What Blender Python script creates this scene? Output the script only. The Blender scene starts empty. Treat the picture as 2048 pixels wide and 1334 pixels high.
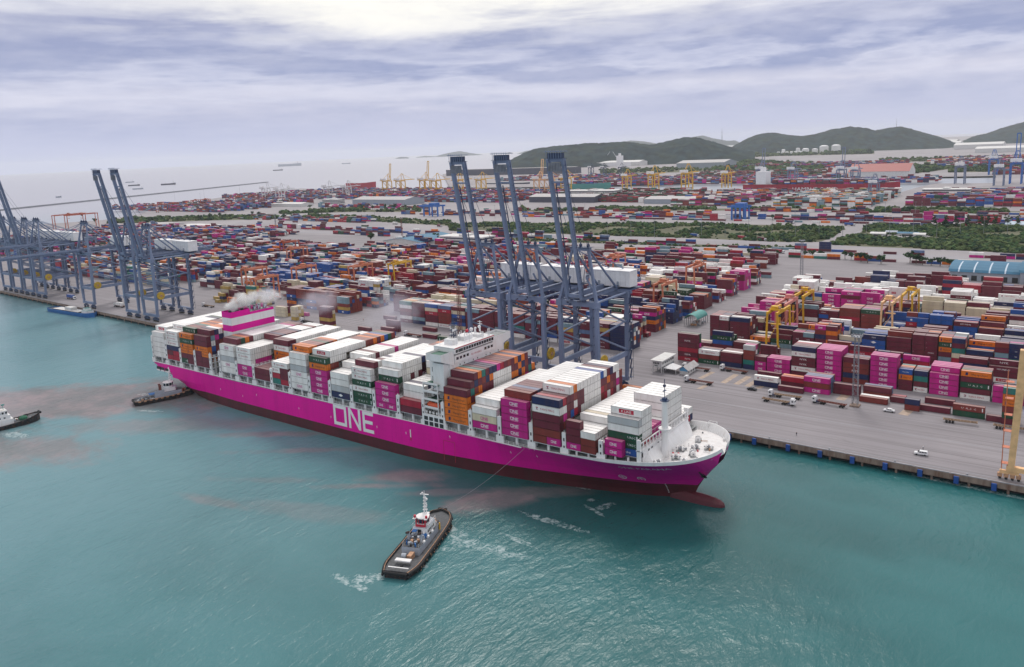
import bpy, math, random
import numpy as np
from mathutils import Vector
from mathutils.geometry import tessellate_polygon
RNG = random.Random(7)
S = bpy.context.scene
COL = S.collection
def R(d): return math.radians(d)

# ------------------------------------------------------------------ camera
# world frame: X along the quay, Y inland, Z up; quay surface at z = 0, sea at z = -4
WL = -4.0
F, PITCH, ROLL, YAW, CX, CY, CAMZ = 1563.04, R(9.3925), R(-2.4534), R(-36.75), 1024.0, 556.26, 124.0
_L = np.array([math.cos(YAW), math.sin(YAW), 0]); _P = np.array([-math.sin(YAW), math.cos(YAW), 0])
_M = np.array([_L, _P, [0, 0, 1.0]])
_w = np.array([0, math.cos(PITCH), -math.sin(PITCH)]); _u = np.array([0, math.sin(PITCH), math.cos(PITCH)]); _r = np.array([1.0, 0, 0])
_r2 = math.cos(ROLL) * _r + math.sin(ROLL) * _u; _u2 = -math.sin(ROLL) * _r + math.cos(ROLL) * _u
CW, CR, CU = _M @ _w, _M @ _r2, _M @ _u2
def un(x, y, z=0.0):
    """photograph pixel (2048 wide) -> point on the level z"""
    d = (x - CX) / F * CR + (CY - y) / F * CU + CW
    t = (z - CAMZ) / d[2]
    return d[0] * t, d[1] * t
def pdist(x, y, dist):
    d = (x - CX) / F * CR + (CY - y) / F * CU + CW
    t = dist / math.hypot(d[0], d[1])
    return d[0] * t, d[1] * t, CAMZ + d[2] * t
cam = bpy.data.cameras.new('camera'); co = bpy.data.objects.new('camera', cam); COL.objects.link(co)
from mathutils import Matrix
m = Matrix.Identity(4)
for i in range(3):
    m[i][0] = CR[i]; m[i][1] = CU[i]; m[i][2] = -CW[i]
m[2][3] = CAMZ
co.matrix_world = m
cam.sensor_width = 36; cam.lens = F / 2048 * 36; cam.shift_x = 0; cam.shift_y = -(667 - CY) / 2048
cam.clip_start = 1; cam.clip_end = 90000
S.camera = co
# ------------------------------------------------------------------ light
SUN_EL, SUN_AZ = R(52), R(118)      # azimuth of the sun seen from the scene, counter-clockwise from +X
S.view_settings.view_transform = 'Standard'; S.view_settings.look = 'None'
S.view_settings.exposure = 0.10; S.view_settings.gamma = 1; S.view_settings.use_curve_mapping = False
S.cycles.use_denoising = True
S.cycles.max_bounces = 6; S.cycles.diffuse_bounces = 2; S.cycles.glossy_bounces = 2; S.cycles.volume_bounces = 2
S.cycles.transparent_max_bounces = 4
S.cycles.caustics_reflective = False; S.cycles.caustics_refractive = False
def sun_setup():
    l = bpy.data.lights.new('sun', 'SUN'); l.energy = 1.5; l.angle = R(16); l.color = (1, .95, .88)
    o = bpy.data.objects.new('sun', l); COL.objects.link(o)
    d = Vector((math.cos(SUN_AZ) * math.cos(SUN_EL), math.sin(SUN_AZ) * math.cos(SUN_EL), math.sin(SUN_EL)))
    o.rotation_euler = d.to_track_quat('Z', 'Y').to_euler()
    w = bpy.data.worlds.new('World'); S.world = w; w.use_nodes = True
    nt = w.node_tree; N = nt.nodes; N.clear(); K = nt.links.new
    def nd(t, **k):
        n = N.new(t)
        for a, b in k.items():
            setattr(n, a, b)
        return n
    def mth(op, a, b=None, c=None, clamp=False):
        n = nd('ShaderNodeMath', operation=op); n.use_clamp = clamp
        for i, v in enumerate((a, b, c)):
            if v is None: continue
            if isinstance(v, (int, float)): n.inputs[i].default_value = v
            else: K(v, n.inputs[i])
        return n.outputs[0]
    def mix(f, a, b):
        n = nd('ShaderNodeMix', data_type='RGBA')
        for s, v in ((0, f), (6, a), (7, b)):
            if isinstance(v, (int, float)): n.inputs[s].default_value = v
            elif isinstance(v, tuple): n.inputs[s].default_value = (*v, 1)
            else: K(v, n.inputs[s])
        return n.outputs[2]
    def ramp(v, pts):
        n = nd('ShaderNodeValToRGB'); r = n.color_ramp
        while len(r.elements) < len(pts): r.elements.new(.5)
        for e, (p, c) in zip(r.elements, pts):
            e.position = p; e.color = (*c, 1) if isinstance(c, tuple) else (c, c, c, 1)
        K(v, n.inputs[0]); return n.outputs[0]
    sky = nd('ShaderNodeTexSky', sky_type='NISHITA', sun_disc=False)
    sky.sun_elevation = SUN_EL; sky.sun_rotation = math.pi / 2 - SUN_AZ; sky.air_density = 1; sky.dust_density = 2
    tc = nd('ShaderNodeTexCoord'); sp = nd('ShaderNodeSeparateXYZ'); K(tc.outputs['Generated'], sp.inputs[0])
    z = mth('MAXIMUM', sp.outputs[2], 0.0)
    den = mth('ADD', z, .055)
    # turn the axes so that the first one runs across the view, the cloud streets lie across it
    c, s_ = math.cos(YAW), math.sin(YAW)
    ax = mth('ADD', mth('MULTIPLY', sp.outputs[0], c), mth('MULTIPLY', sp.outputs[1], s_))
    ay = mth('ADD', mth('MULTIPLY', sp.outputs[0], -s_), mth('MULTIPLY', sp.outputs[1], c))
    px_, py_ = mth('DIVIDE', ax, den), mth('DIVIDE', ay, den)
    def noise(sx, sy, off, detail=6, rough=.55, dist=0.0):
        cb = nd('ShaderNodeCombineXYZ'); K(mth('MULTIPLY_ADD', px_, sx, off), cb.inputs[0]); K(mth('MULTIPLY_ADD', py_, sy, off * .7), cb.inputs[1]); cb.inputs[2].default_value = off
        n = nd('ShaderNodeTexNoise'); n.inputs['Scale'].default_value = 1; n.inputs['Detail'].default_value = detail
        n.inputs['Roughness'].default_value = rough; n.inputs['Distortion'].default_value = dist
        K(cb.outputs[0], n.inputs['Vector']); return n.outputs['Fac']
    big = noise(.16, .62, 3.1, 6, .5, .3)
    mid = noise(.55, 1.1, 9.4, 8, .6, .2)
    fine = noise(1.6, 2.6, 5.2, 9, .62, .3)
    def dnoise(fx, fz, off, detail, rough, dist=0.0):
        q = nd('ShaderNodeCombineXYZ'); K(mth('MULTIPLY_ADD', ax, fx, off), q.inputs[0]); K(mth('MULTIPLY', z, fz), q.inputs[1]); K(mth('MULTIPLY', ay, fx), q.inputs[2])
        n = nd('ShaderNodeTexNoise'); n.inputs['Scale'].default_value = 1; n.inputs['Detail'].default_value = detail; n.inputs['Roughness'].default_value = rough; n.inputs['Distortion'].default_value = dist
        K(q.outputs[0], n.inputs['Vector']); return n.outputs['Fac']
    bn = dnoise(2.6, 18, 1.7, 8, .55, .3); bn2 = dnoise(4.5, 34, 4.2, 9, .58, .5)
    # cloud layers stacked one behind the other towards the horizon, their edges torn
    zw = mth('ADD', z, mth('ADD', mth('MULTIPLY', mth('SUBTRACT', bn, .5), .075), mth('MULTIPLY', mth('SUBTRACT', bn2, .5), .030)))
    lay = ramp(zw, [(0.0, .50), (.038, .36), (.056, .40), (.070, .70), (.080, .50), (.090, .12), (.132, .0), (.150, .24), (.165, .66), (.22, .62), (.5, .85)])
    k = mth('ADD', lay, mth('ADD', mth('MULTIPLY', mth('SUBTRACT', bn2, .5), 1.0), mth('MULTIPLY', mth('SUBTRACT', dnoise(17, 48, 8.3, 9, .6, .3), .5), .6)), clamp=True)
    # cumulus rows low in the sky: noise on direction itself, rounder heads
    cb = nd('ShaderNodeCombineXYZ'); K(mth('MULTIPLY', ax, 9), cb.inputs[0]); K(mth('MULTIPLY', z, 30), cb.inputs[1]); K(mth('MULTIPLY', ay, 4), cb.inputs[2])
    cn = nd('ShaderNodeTexNoise'); cn.inputs['Scale'].default_value = 1; cn.inputs['Detail'].default_value = 9; cn.inputs['Roughness'].default_value = .55
    K(cb.outputs[0], cn.inputs['Vector'])
    cum = ramp(cn.outputs['Fac'], [(.46, 0.0), (.56, .8), (.68, .1)])
    lowband = ramp(z, [(0.0, 0.0), (.04, .25), (.09, 1.0), (.17, 0.0)])
    high = ramp(z, [(0.0, 0.0), (.10, .25), (.20, 1.0), (1, 1.0)])
    darkc = mix(high, (.265, .32, .54), (.33, .345, .50))
    litc = mix(high, (.66, .65, .78), (.84, .84, .85))
    cl = mix(k, darkc, litc)
    cl = mix(mth('MULTIPLY', mth('MULTIPLY', cum, lowband), .8), cl, (.68, .69, .82))
    # the thin place in the cloud through which the sun lights the upper sky
    gx, gy, gz, _t = 0, 0, 0, 0
    g = (880 - CX) / F * CR + (CY + 10) / F * CU + CW; g /= np.linalg.norm(g)
    vd = nd('ShaderNodeVectorMath', operation='DOT_PRODUCT'); K(tc.outputs['Generated'], vd.inputs[0]); vd.inputs[1].default_value = tuple(g)
    glow = ramp(vd.outputs['Value'], [(.92, 0.0), (.965, .5), (.992, 1.0)])
    gl = mth('MULTIPLY', mth('MULTIPLY', glow, ramp(z, [(.11, 0.0), (.165, 1.0)])), mth('ADD', mth('MULTIPLY', k, 1.1), .05), clamp=True)
    cl = mix(gl, cl, (1.0, .97, .88))
    hz = ramp(z, [(0.0, 1.0), (.02, .8), (.05, .2), (.08, 0.0)])
    cl = mix(hz, cl, (.50, .54, .74))
    # overhead sky, out of view, set bright and neutral so whites light neutral
    top = ramp(z, [(.25, 0.0), (.6, 1.0)])
    cl = mix(top, cl, (.86, .84, .84))
    n2 = nd('ShaderNodeMix', data_type='RGBA', blend_type='ADD'); n2.inputs[0].default_value = 1
    m2 = nd('ShaderNodeMix', data_type='RGBA', blend_type='MULTIPLY'); m2.inputs[0].default_value = 1
    K(sky.outputs[0], m2.inputs[6]); m2.inputs[7].default_value = (.006, .006, .006, 1)
    K(cl, n2.inputs[6]); K(m2.outputs[2], n2.inputs[7])
    bg = nd('ShaderNodeBackground'); K(n2.outputs[2], bg.inputs[0]); bg.inputs[1].default_value = 1.0
    out = nd('ShaderNodeOutputWorld'); K(bg.outputs[0], out.inputs[0])
sun_setup()

# ------------------------------------------------------------------ materials
MATS = {}
def mat(name, col, rough=.6, metal=0.0, var=.12, vs=.5, streak=0.0, spec=.5, dirt=None, dirt_amt=0.0, dscale=.25):
    """painted / weathered surface: base colour, soft mottling, vertical streaks, dirt patches"""
    if name in MATS: return MATS[name]
    m = bpy.data.materials.new(name); m.use_nodes = True; nt = m.node_tree; N = nt.nodes; K = nt.links.new
    b = N['Principled BSDF']; b.inputs['Roughness'].default_value = rough; b.inputs['Metallic'].default_value = metal
    b.inputs['Specular IOR Level'].default_value = spec
    ge = N.new('ShaderNodeNewGeometry')
    n = N.new('ShaderNodeTexNoise'); n.inputs['Scale'].default_value = vs; n.inputs['Detail'].default_value = 5
    mp = N.new('ShaderNodeMapping'); K(ge.outputs['Position'], mp.inputs[0]); K(mp.outputs[0], n.inputs['Vector'])
    if streak: mp.inputs['Scale'].default_value = (1, 1, .12)
    r = N.new('ShaderNodeMapRange'); r.inputs[1].default_value = .3; r.inputs[2].default_value = .7
    r.inputs[3].default_value = 1 - var; r.inputs[4].default_value = 1 + var; K(n.outputs['Fac'], r.inputs[0])
    x = N.new('ShaderNodeMix'); x.data_type = 'RGBA'; x.blend_type = 'MULTIPLY'; x.inputs[0].default_value = 1
    x.inputs[6].default_value = (*col, 1); K(r.outputs[0], x.inputs[7]); last = x.outputs[2]
    if dirt:
        n2 = N.new('ShaderNodeTexNoise'); n2.inputs['Scale'].default_value = dscale; n2.inputs['Detail'].default_value = 7; n2.inputs['Roughness'].default_value = .65
        mp2 = N.new('ShaderNodeMapping'); mp2.inputs['Location'].default_value = (7, 3, 1)
        if streak: mp2.inputs['Scale'].default_value = (1, 1, .2)
        K(ge.outputs['Position'], mp2.inputs[0]); K(mp2.outputs[0], n2.inputs['Vector'])
        r2 = N.new('ShaderNodeMapRange'); r2.inputs[1].default_value = .48; r2.inputs[2].default_value = .72
        r2.inputs[3].default_value = 0; r2.inputs[4].default_value = dirt_amt; K(n2.outputs['Fac'], r2.inputs[0])
        y = N.new('ShaderNodeMix'); y.data_type = 'RGBA'; K(r2.outputs[0], y.inputs[0]); K(last, y.inputs[6]); y.inputs[7].default_value = (*dirt, 1)
        last = y.outputs[2]
    K(last, b.inputs['Base Color'])
    MATS[name] = m; return m
RUST = (.16, .055, .025)
PAL = {'white': (.80, .79, .775), 'grey': (.45, .47, .49), 'magenta': (.50, .004, .22), 'maroon': (.125, .009, .028), 'orange': (.68, .16, .008), 'green': (.004, .062, .030),
       'navy': (.006, .016, .085), 'blue': (.008, .08, .33), 'teal': (.010, .17, .15), 'red': (.36, .008, .035), 'brown': (.20, .026, .022), 'yellow': (.46, .31, .07),
       'greyblue': (.17, .28, .34), 'cream': (.62, .55, .40), 'darkmaroon': (.085, .005, .018), 'steelblue': (.10, .16, .30)}
DUST_SKY = (.58, .50, .47)
for c, v in PAL.items():
    wh = c in ('white', 'cream', 'grey')
    mat('paint_' + c, v, .5, var=.10 if wh else .2, vs=.35, streak=1, dirt=RUST if not wh else (.42, .36, .30), dirt_amt=.22 if not wh else .35, dscale=.35)
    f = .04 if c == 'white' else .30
    rc = tuple(a * (1 - f) + b * f for a, b in zip(v, DUST_SKY))  # roof colour paled by dust and by sky reflection painted in
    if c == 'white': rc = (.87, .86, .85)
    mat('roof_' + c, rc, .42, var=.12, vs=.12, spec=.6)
    mat('rail_' + c, tuple(a * .60 + (.03 if wh else 0) for a in v), .6, var=.3, vs=1.3, dirt=RUST, dirt_amt=.5 if wh else .3, dscale=1.5)  # frame tone darkened for grime, rust and the shade of gaps between boxes
mat('seam', (.05, .045, .045), .8)
mat('lettering_white', (.8, .8, .8), .5, var=.06)
mat('lettering_navy', (.012, .018, .10), .5)
mat('lettering_red', (.42, .012, .04), .5)
mat('lettering_magenta', (.50, .01, .22), .5)
mat('lettering_black', (.02, .02, .025), .5)
mat('hull_magenta', (.74, .001, .32), .45, spec=.25, var=.07, vs=.05, streak=1, dirt=(.42, .003, .18), dirt_amt=.35, dscale=.09)
mat('hull_red', (.085, .010, .018), .55, var=.3, vs=.12, streak=1, dirt=(.035, .02, .02), dirt_amt=.7, dscale=.2)
mat('bulb_red', (.095, .012, .022), .5, var=.15)
mat('ship_white', (.78, .78, .79), .45, var=.05, vs=.3, streak=1, dirt=(.45, .33, .25), dirt_amt=.22, dscale=.5)
mat('ship_deck', (.30, .32, .33), .7, var=.2, vs=.8, dirt=RUST, dirt_amt=.3)
mat('bow_deck', (.70, .69, .70), .6, var=.08, vs=.6, dirt=(.48, .38, .34), dirt_amt=.4, dscale=.6)
mat('deck_green', (.05, .14, .10), .6)
mat('dark_opening', (.018, .02, .026), .5)
mat('window_glass', (.02, .026, .035), .08, spec=.8)
mat('chrome', (.5, .52, .55), .2, 1.0)
mat('crane_blue', (.160, .205, .325), .55, var=.14, vs=.25, streak=1, dirt=(.16, .17, .22), dirt_amt=.35, dscale=.3)
mat('crane_navy', (.022, .045, .11), .5, var=.2, dirt=RUST, dirt_amt=.2)
mat('crane_yellow', (.70, .40, .015), .45, var=.12, dirt=(.25, .12, .03), dirt_amt=.3, dscale=.5)
mat('crane_pale_yellow', (.82, .50, .25), .5, var=.12, dirt=(.3, .15, .06), dirt_amt=.35)
mat('crane_salmon', (.60, .19, .10), .5, var=.12, dirt=(.3, .10, .05), dirt_amt=.35)
mat('crane_pink', (.66, .24, .21), .5, var=.12, dirt=(.3, .12, .1), dirt_amt=.3)
mat('crane_orange', (.42, .075, .03), .5, var=.15)
mat('crane_white', (.62, .62, .64), .5)
mat('crane_azure', (.02, .13, .45), .5)
mat('reel_yellow', (.50, .33, .03), .5, var=.3, vs=2)
mat('house_white', (.78, .78, .80), .5, var=.06, dirt=(.5, .45, .4), dirt_amt=.2)
mat('black_rubber', (.014, .014, .016), .8, var=.3, vs=2)
mat('tug_black', (.018, .018, .024), .5, var=.3, dirt=(.18, .07, .03), dirt_amt=.6, dscale=.8)
mat('tug_deck', (.075, .08, .09), .7, var=.3, vs=1.2)
mat('tug_grey', (.36, .40, .46), .5, var=.12, dirt=(.2, .12, .1), dirt_amt=.3, dscale=1)
mat('tug_red', (.50, .02, .045), .45)
mat('rust_rail', (.44, .25, .15), .7, var=.35, vs=1.2)
mat('blue_sheet', (.015, .12, .36), .6)
mat('sky_blue_wall', (.10, .36, .62), .6)
mat('lifeboat_orange', (.66, .09, .025), .4, var=.12)
mat('net_green', (.01, .11, .06), .8, var=.4, vs=2)
mat('vehicle_white', (.72, .73, .75), .3)
mat('vehicle_dark', (.03, .035, .045), .3)
mat('chassis_rust', (.16, .045, .035), .7, var=.35, vs=1.5)
mat('chassis_brown', (.26, .17, .11), .7, var=.35, vs=1.5)
mat('hall_roof_grey', (.42, .41, .42), .7, var=.14, vs=.3, dirt=(.30, .25, .22), dirt_amt=.4)
mat('roof_pale', (.62, .62, .62), .7, var=.1, vs=.3, dirt=(.45, .36, .3), dirt_amt=.4)
mat('hall_roof_blue', (.035, .145, .25), .6, spec=.25, var=.1, vs=.1, dirt=(.12, .27, .38), dirt_amt=.4, dscale=.05)
mat('roof_light', (.45, .55, .66), .4)
mat('hall_roof_green', (.06, .26, .24), .5, var=.1)
mat('hall_roof_red', (.30, .055, .05), .6, var=.1)
mat('wall_white', (.62, .62, .62), .7, var=.08, vs=.3, dirt=(.4, .36, .33), dirt_amt=.4)
mat('wall_grey', (.30, .34, .40), .7, var=.1)
mat('dark_wall', (.06, .065, .10), .7, var=.2)
mat('steel', (.25, .26, .29), .5, .3, var=.2)
mat('person_dark', (.03, .035, .06), .8); mat('person_skin', (.35, .2, .14), .6); mat('person_hi', (.55, .13, .02), .7)
mat('trunk', (.08, .055, .04), .9)
mat('fender_blue', (.015, .07, .30), .5, var=.15)
mat('yellow_paint', (.36, .275, .22), .7, var=.25)

def leafm(name, col):
    return mat(name, col, .9, var=.5, vs=.08, spec=.1, dirt=tuple(a * 1.8 for a in col), dirt_amt=.5, dscale=.4)
leafm('leaf_dark', (.016, .040, .022)); leafm('leaf_mid', (.036, .074, .028)); leafm('leaf_scrub', (.068, .098, .038)); mat('hill_green', (.020, .038, .044), .95, var=.6, vs=.02, spec=.05, dirt=(.055, .075, .040), dirt_amt=.6, dscale=.012)

# ------------------------------------------------------------------ mesh builder
def plating(m, col_in_dark):
    nt = m.node_tree; N = nt.nodes; K = nt.links.new; b = N['Principled BSDF']; src = b.inputs['Base Color'].links[0].from_socket
    ge = N.new('ShaderNodeNewGeometry'); sp = N.new('ShaderNodeSeparateXYZ'); K(ge.outputs['Position'], sp.inputs[0])
    def mth(op, a, b_=None, clamp=False):
        n = N.new('ShaderNodeMath'); n.operation = op; n.use_clamp = clamp
        for i, v in enumerate((a, b_)):
            if v is None: continue
            if isinstance(v, (int, float)): n.inputs[i].default_value = v
            else: K(v, n.inputs[i])
        return n.outputs[0]
    def line(c, per, w): return mth('LESS_THAN', mth('FRACT', mth('DIVIDE', c, per)), w / per)
    ln = mth('MAXIMUM', line(sp.outputs[0], 11.3, .16), line(sp.outputs[2], 2.75, .14))
    def noise(sx, sz, off, det=5):
        cb = N.new('ShaderNodeCombineXYZ'); K(mth('MULTIPLY', sp.outputs[0], sx), cb.inputs[0]); K(mth('MULTIPLY', sp.outputs[2], sz), cb.inputs[2]); cb.inputs[1].default_value = off
        n = N.new('ShaderNodeTexNoise'); n.inputs['Scale'].default_value = 1; n.inputs['Detail'].default_value = det; n.inputs['Roughness'].default_value = .65; K(cb.outputs[0], n.inputs['Vector']); return n.outputs['Fac']
    st = mth('MULTIPLY', mth('MULTIPLY', mth('SUBTRACT', noise(1.1, .07, 2.0), .56), 5, True), .55, True)
    sc = mth('MULTIPLY', mth('MULTIPLY', mth('SUBTRACT', noise(.05, .9, 9.0, 7), .60), 6, True), .4, True)
    f = mth('MAXIMUM', mth('MULTIPLY', ln, .16), mth('MAXIMUM', st, sc))
    x = N.new('ShaderNodeMix'); x.data_type = 'RGBA'; K(f, x.inputs[0]); K(src, x.inputs[6]); x.inputs[7].default_value = (*col_in_dark, 1); K(x.outputs[2], b.inputs['Base Color'])
plating(MATS['hull_magenta'], (.42, .003, .17)); plating(MATS['hull_red'], (.045, .016, .014))
class MB:
    def __init__(s): s.v = []; s.f = []; s.m = []; s.names = []
    def mi(s, n):
        if n not in s.names: s.names.append(n)
        return s.names.index(n)
    def poly(s, pts, m):
        b = len(s.v); s.v += [tuple(p) for p in pts]; s.f.append(tuple(range(b, b + len(pts)))); s.m.append(s.mi(m))
    def box(s, x0, x1, y0, y1, z0, z1, m, top=None):
        b = len(s.v)
        s.v += [(x0, y0, z0), (x1, y0, z0), (x1, y1, z0), (x0, y1, z0), (x0, y0, z1), (x1, y0, z1), (x1, y1, z1), (x0, y1, z1)]
        for q in ((0, 3, 2, 1), (4, 5, 6, 7), (0, 1, 5, 4), (1, 2, 6, 5), (2, 3, 7, 6), (3, 0, 4, 7)):
            s.f.append(tuple(b + i for i in q))
        i = s.mi(m); s.m += [i] * 6
        if top: s.m[-5] = s.mi(top)
        return s
    def cbox(s, c, size, m, yaw=0, top=None):
        a, b, h = size[0] / 2, size[1] / 2, size[2] / 2; k0 = len(s.v)
        s.box(-a, a, -b, b, -h, h, m, top)
        cs, sn = math.cos(yaw), math.sin(yaw)
        for i in range(k0, len(s.v)):
            x, y, z = s.v[i]; s.v[i] = (c[0] + x * cs - y * sn, c[1] + x * sn + y * cs, c[2] + z)
        return s
    def beam(s, p, q, w, h, m, w2=None, h2=None):
        p, q = Vector(p), Vector(q); d = (q - p).normalized()
        up = Vector((0, 0, 1)) if abs(d.z) < .95 else Vector((0, 1, 0))
        a = d.cross(up).normalized(); b = a.cross(d).normalized(); k = len(s.v)
        w2 = w if w2 is None else w2; h2 = h if h2 is None else h2
        for c, ww, hh in ((p, w, h), (q, w2, h2)):
            for i, j in ((-1, -1), (1, -1), (1, 1), (-1, 1)): s.v.append(tuple(c + a * i * ww / 2 + b * j * hh / 2))
        for f in ((0, 1, 2, 3), (7, 6, 5, 4), (0, 4, 5, 1), (1, 5, 6, 2), (2, 6, 7, 3), (3, 7, 4, 0)): s.f.append(tuple(k + i for i in f))
        s.m += [s.mi(m)] * 6; return s
    def tube(s, p, q, r, m, n=8, r2=None, cap=True):
        p, q = Vector(p), Vector(q); d = (q - p).normalized(); r2 = r if r2 is None else r2
        up = Vector((0, 0, 1)) if abs(d.z) < .95 else Vector((0, 1, 0))
        a = d.cross(up).normalized(); b = a.cross(d).normalized(); k = len(s.v)
        for c, rr in ((p, r), (q, r2)):
            for i in range(n):
                t = 2 * math.pi * i / n; s.v.append(tuple(c + a * math.cos(t) * rr + b * math.sin(t) * rr))
        i0 = s.mi(m)
        for i in range(n):
            j = (i + 1) % n; s.f.append((k + i, k + n + i, k + n + j, k + j)); s.m.append(i0)
        if cap:
            s.f.append(tuple(k + i for i in range(n))); s.f.append(tuple(k + n + i for i in reversed(range(n)))); s.m += [i0, i0]
        return s
    def prism(s, pts, z0, z1, m, top=None):
        """vertical prism over a counter-clockwise outline"""
        n = len(pts); k = len(s.v)
        s.v += [(x, y, z0) for x, y in pts] + [(x, y, z1) for x, y in pts]; i0 = s.mi(m)
        for i in range(n):
            j = (i + 1) % n; s.f.append((k + i, k + j, k + n + j, k + n + i)); s.m.append(i0)
        s.f.append(tuple(k + n + i for i in range(n))); s.m.append(s.mi(top or m))
        s.f.append(tuple(k + i for i in reversed(range(n)))); s.m.append(i0); return s
    def ball(s, c, r, m, seg=8, rings=5, sz=1.0):
        k = len(s.v); i0 = s.mi(m)
        for a in range(1, rings):
            t = math.pi * a / rings
            for b in range(seg):
                p = 2 * math.pi * b / seg; s.v.append((c[0] + r * math.sin(t) * math.cos(p), c[1] + r * math.sin(t) * math.sin(p), c[2] + r * sz * math.cos(t)))
        s.v += [(c[0], c[1], c[2] + r * sz), (c[0], c[1], c[2] - r * sz)]; T, B = len(s.v) - 2, len(s.v) - 1
        for a in range(rings - 2):
            for b in range(seg):
                d = (b + 1) % seg; s.f.append((k + a * seg + b, k + (a + 1) * seg + b, k + (a + 1) * seg + d, k + a * seg + d)); s.m.append(i0)
        for b in range(seg):
            d = (b + 1) % seg; s.f.append((T, k + b, k + d)); s.f.append((B, k + (rings - 2) * seg + d, k + (rings - 2) * seg + b)); s.m += [i0, i0]
        return s
    def build(s, name, parent=None, org=(0, 0, 0), smooth=False):
        me = bpy.data.meshes.new(name)
        o = org
        me.from_pydata([(x - o[0], y - o[1], z - o[2]) for x, y, z in s.v], [], s.f)
        for n in s.names: me.materials.append(MATS[n])
        me.polygons.foreach_set('material_index', s.m)
        if smooth: me.polygons.foreach_set('use_smooth', [True] * len(s.f))
        me.update()
        ob = bpy.data.objects.new(name, me); COL.objects.link(ob)
        if parent is not None: ob.parent = parent
        else: ob.location = o
        return ob
def tag(o, label=None, cat=None, group=None, kind=None):
    if label: o['label'] = label
    if cat: o['category'] = cat
    if group: o['group'] = group
    if kind: o['kind'] = kind
    return o
def empty(name, loc, label, cat, group=None, rz=0):
    o = bpy.data.objects.new(name, None); COL.objects.link(o); o.location = loc; o.rotation_euler = (0, 0, rz)
    o.empty_display_size = .5
    return tag(o, label, cat, group)
def kids(o): return [c for c in bpy.data.objects if c.parent == o]
def copy_tree(o, loc=None, rz=None, label=None, parent=None):
    c = o.copy(); COL.objects.link(c); c.parent = parent
    if loc is not None: c.location = loc
    if rz is not None: c.rotation_euler = (0, 0, rz)
    if label: c['label'] = label
    for k in list(o.children): copy_tree(k, parent=c)
    return c
NUM = ['one', 'two', 'three', 'four', 'five', 'six', 'seven', 'eight', 'nine', 'ten', 'eleven', 'twelve', 'thirteen', 'fourteen', 'fifteen', 'sixteen', 'seventeen', 'eighteen', 'nineteen', 'twenty']
NUM += ['twenty-' + n for n in NUM[:9]] + ['thirty'] + ['thirty-' + n for n in NUM[:9]] + ['forty'] + ['forty-' + n for n in NUM[:9]] + ['fifty'] + ['fifty-' + n for n in NUM[:9]]
ORD = ['first', 'second', 'third', 'fourth', 'fifth', 'sixth', 'seventh', 'eighth', 'ninth', 'tenth', 'eleventh', 'twelfth', 'thirteenth', 'fourteenth', 'fifteenth', 'sixteenth', 'seventeenth', 'eighteenth', 'nineteenth', 'twentieth']

# ------------------------------------------------------------------ lettering (flat meshes, unit height, from x = 0)
_TX = {}
def text2d(word):
    if word in _TX: return _TX[word]
    if word == 'ONE':
        quads = [(0, 0, .16, 1), (.16, .84, .95, 1), (.79, 0, .95, .84), (.16, 0, .79, .16)]          # square O
        quads += [(1.10, 0, 1.26, 1), (1.80, 0, 1.96, 1)]
        quads += [(2.11, 0, 2.27, 1), (2.27, .84, 2.86, 1), (2.27, .42, 2.80, .58), (2.27, 0, 2.86, .16)]
        v, f = [], []
        for a, b, c, d in quads:
            k = len(v); v += [(a, b), (c, b), (c, d), (a, d)]; f.append((k, k + 1, k + 2, k + 3))
        k = len(v); v += [(1.26, 1), (1.26, .74), (1.80, 0), (1.80, .26)]; f.append((k, k + 1, k + 2, k + 3))
        _TX[word] = (v, f, 2.86); return _TX[word]
    cu = bpy.data.curves.new('t', 'FONT'); cu.body = word; cu.resolution_u = 1; cu.size = 1.38
    if word.startswith('U A'): cu.space_character = 1.0
    ob = bpy.data.objects.new('t', cu); COL.objects.link(ob)
    me = ob.to_mesh(); v = [(p.co.x, p.co.y) for p in me.vertices]; f = [tuple(q.vertices) for q in me.polygons]
    ob.to_mesh_clear(); bpy.data.objects.remove(ob); bpy.data.curves.remove(cu)
    x0 = min(a for a, b in v); x1 = max(a for a, b in v); v = [(a - x0, b) for a, b in v]
    _TX[word] = (v, f, x1 - x0); return _TX[word]
def put_text(mb, word, x, y, z, h, m, stretch=1.0, ysurf=None, center=True):
    """letters on a wall facing -Y; x is the centre, z the base line"""
    v, f, w = text2d(word); k = len(mb.v); x0 = x - (w * h * stretch / 2 if center else 0)
    for a, b in v:
        xx, zz = x0 + a * h * stretch, z + b * h
        mb.v.append((xx, y if ysurf is None else ysurf(xx, zz), zz))
    i0 = mb.mi(m)
    for q in f: mb.f.append(tuple(k + i for i in q)); mb.m.append(i0)
    return w * h * stretch
# brand marks as the photograph shows them: word, letter colour, height, stretch, x-offset
MARK = {'one': [('ONE', None, 1.15, 1.15, 0)], 'uasc': [('U  A_S  C', 'lettering_white', .8, 1.25, 0)], 'uascr': [('UASC', 'lettering_white', .85, 1.1, 3.2)],
        'hl': [('Hapag-Lloyd', 'lettering_black', 1.0, .92, 1.4)], 'ym': [('YANG MING', 'lettering_red', .85, .95, .6)], 'kl': [('K LINE', 'lettering_white', .9, 1.1, 0)],
        'hy': [('HYUNDAI', 'lettering_white', .8, 1.1, 0)], 'hyb': [('HYUNDAI', 'lettering_black', .8, 1.1, 0)], 'nyk': [('NYK', 'lettering_white', 1.0, 1.3, 0)],
        'mol': [('MOL Dubai', 'lettering_white', .85, 1.0, 0)], 'tex': [('TEX', 'lettering_white', .7, 1.3, 0)], 'cos': [],
        'code': [('MGTU', 'lettering_white', .32, 1, -4.6)], 'sn': [('MGTU', 'lettering_black', .32, 1, -4.6)]}
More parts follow.
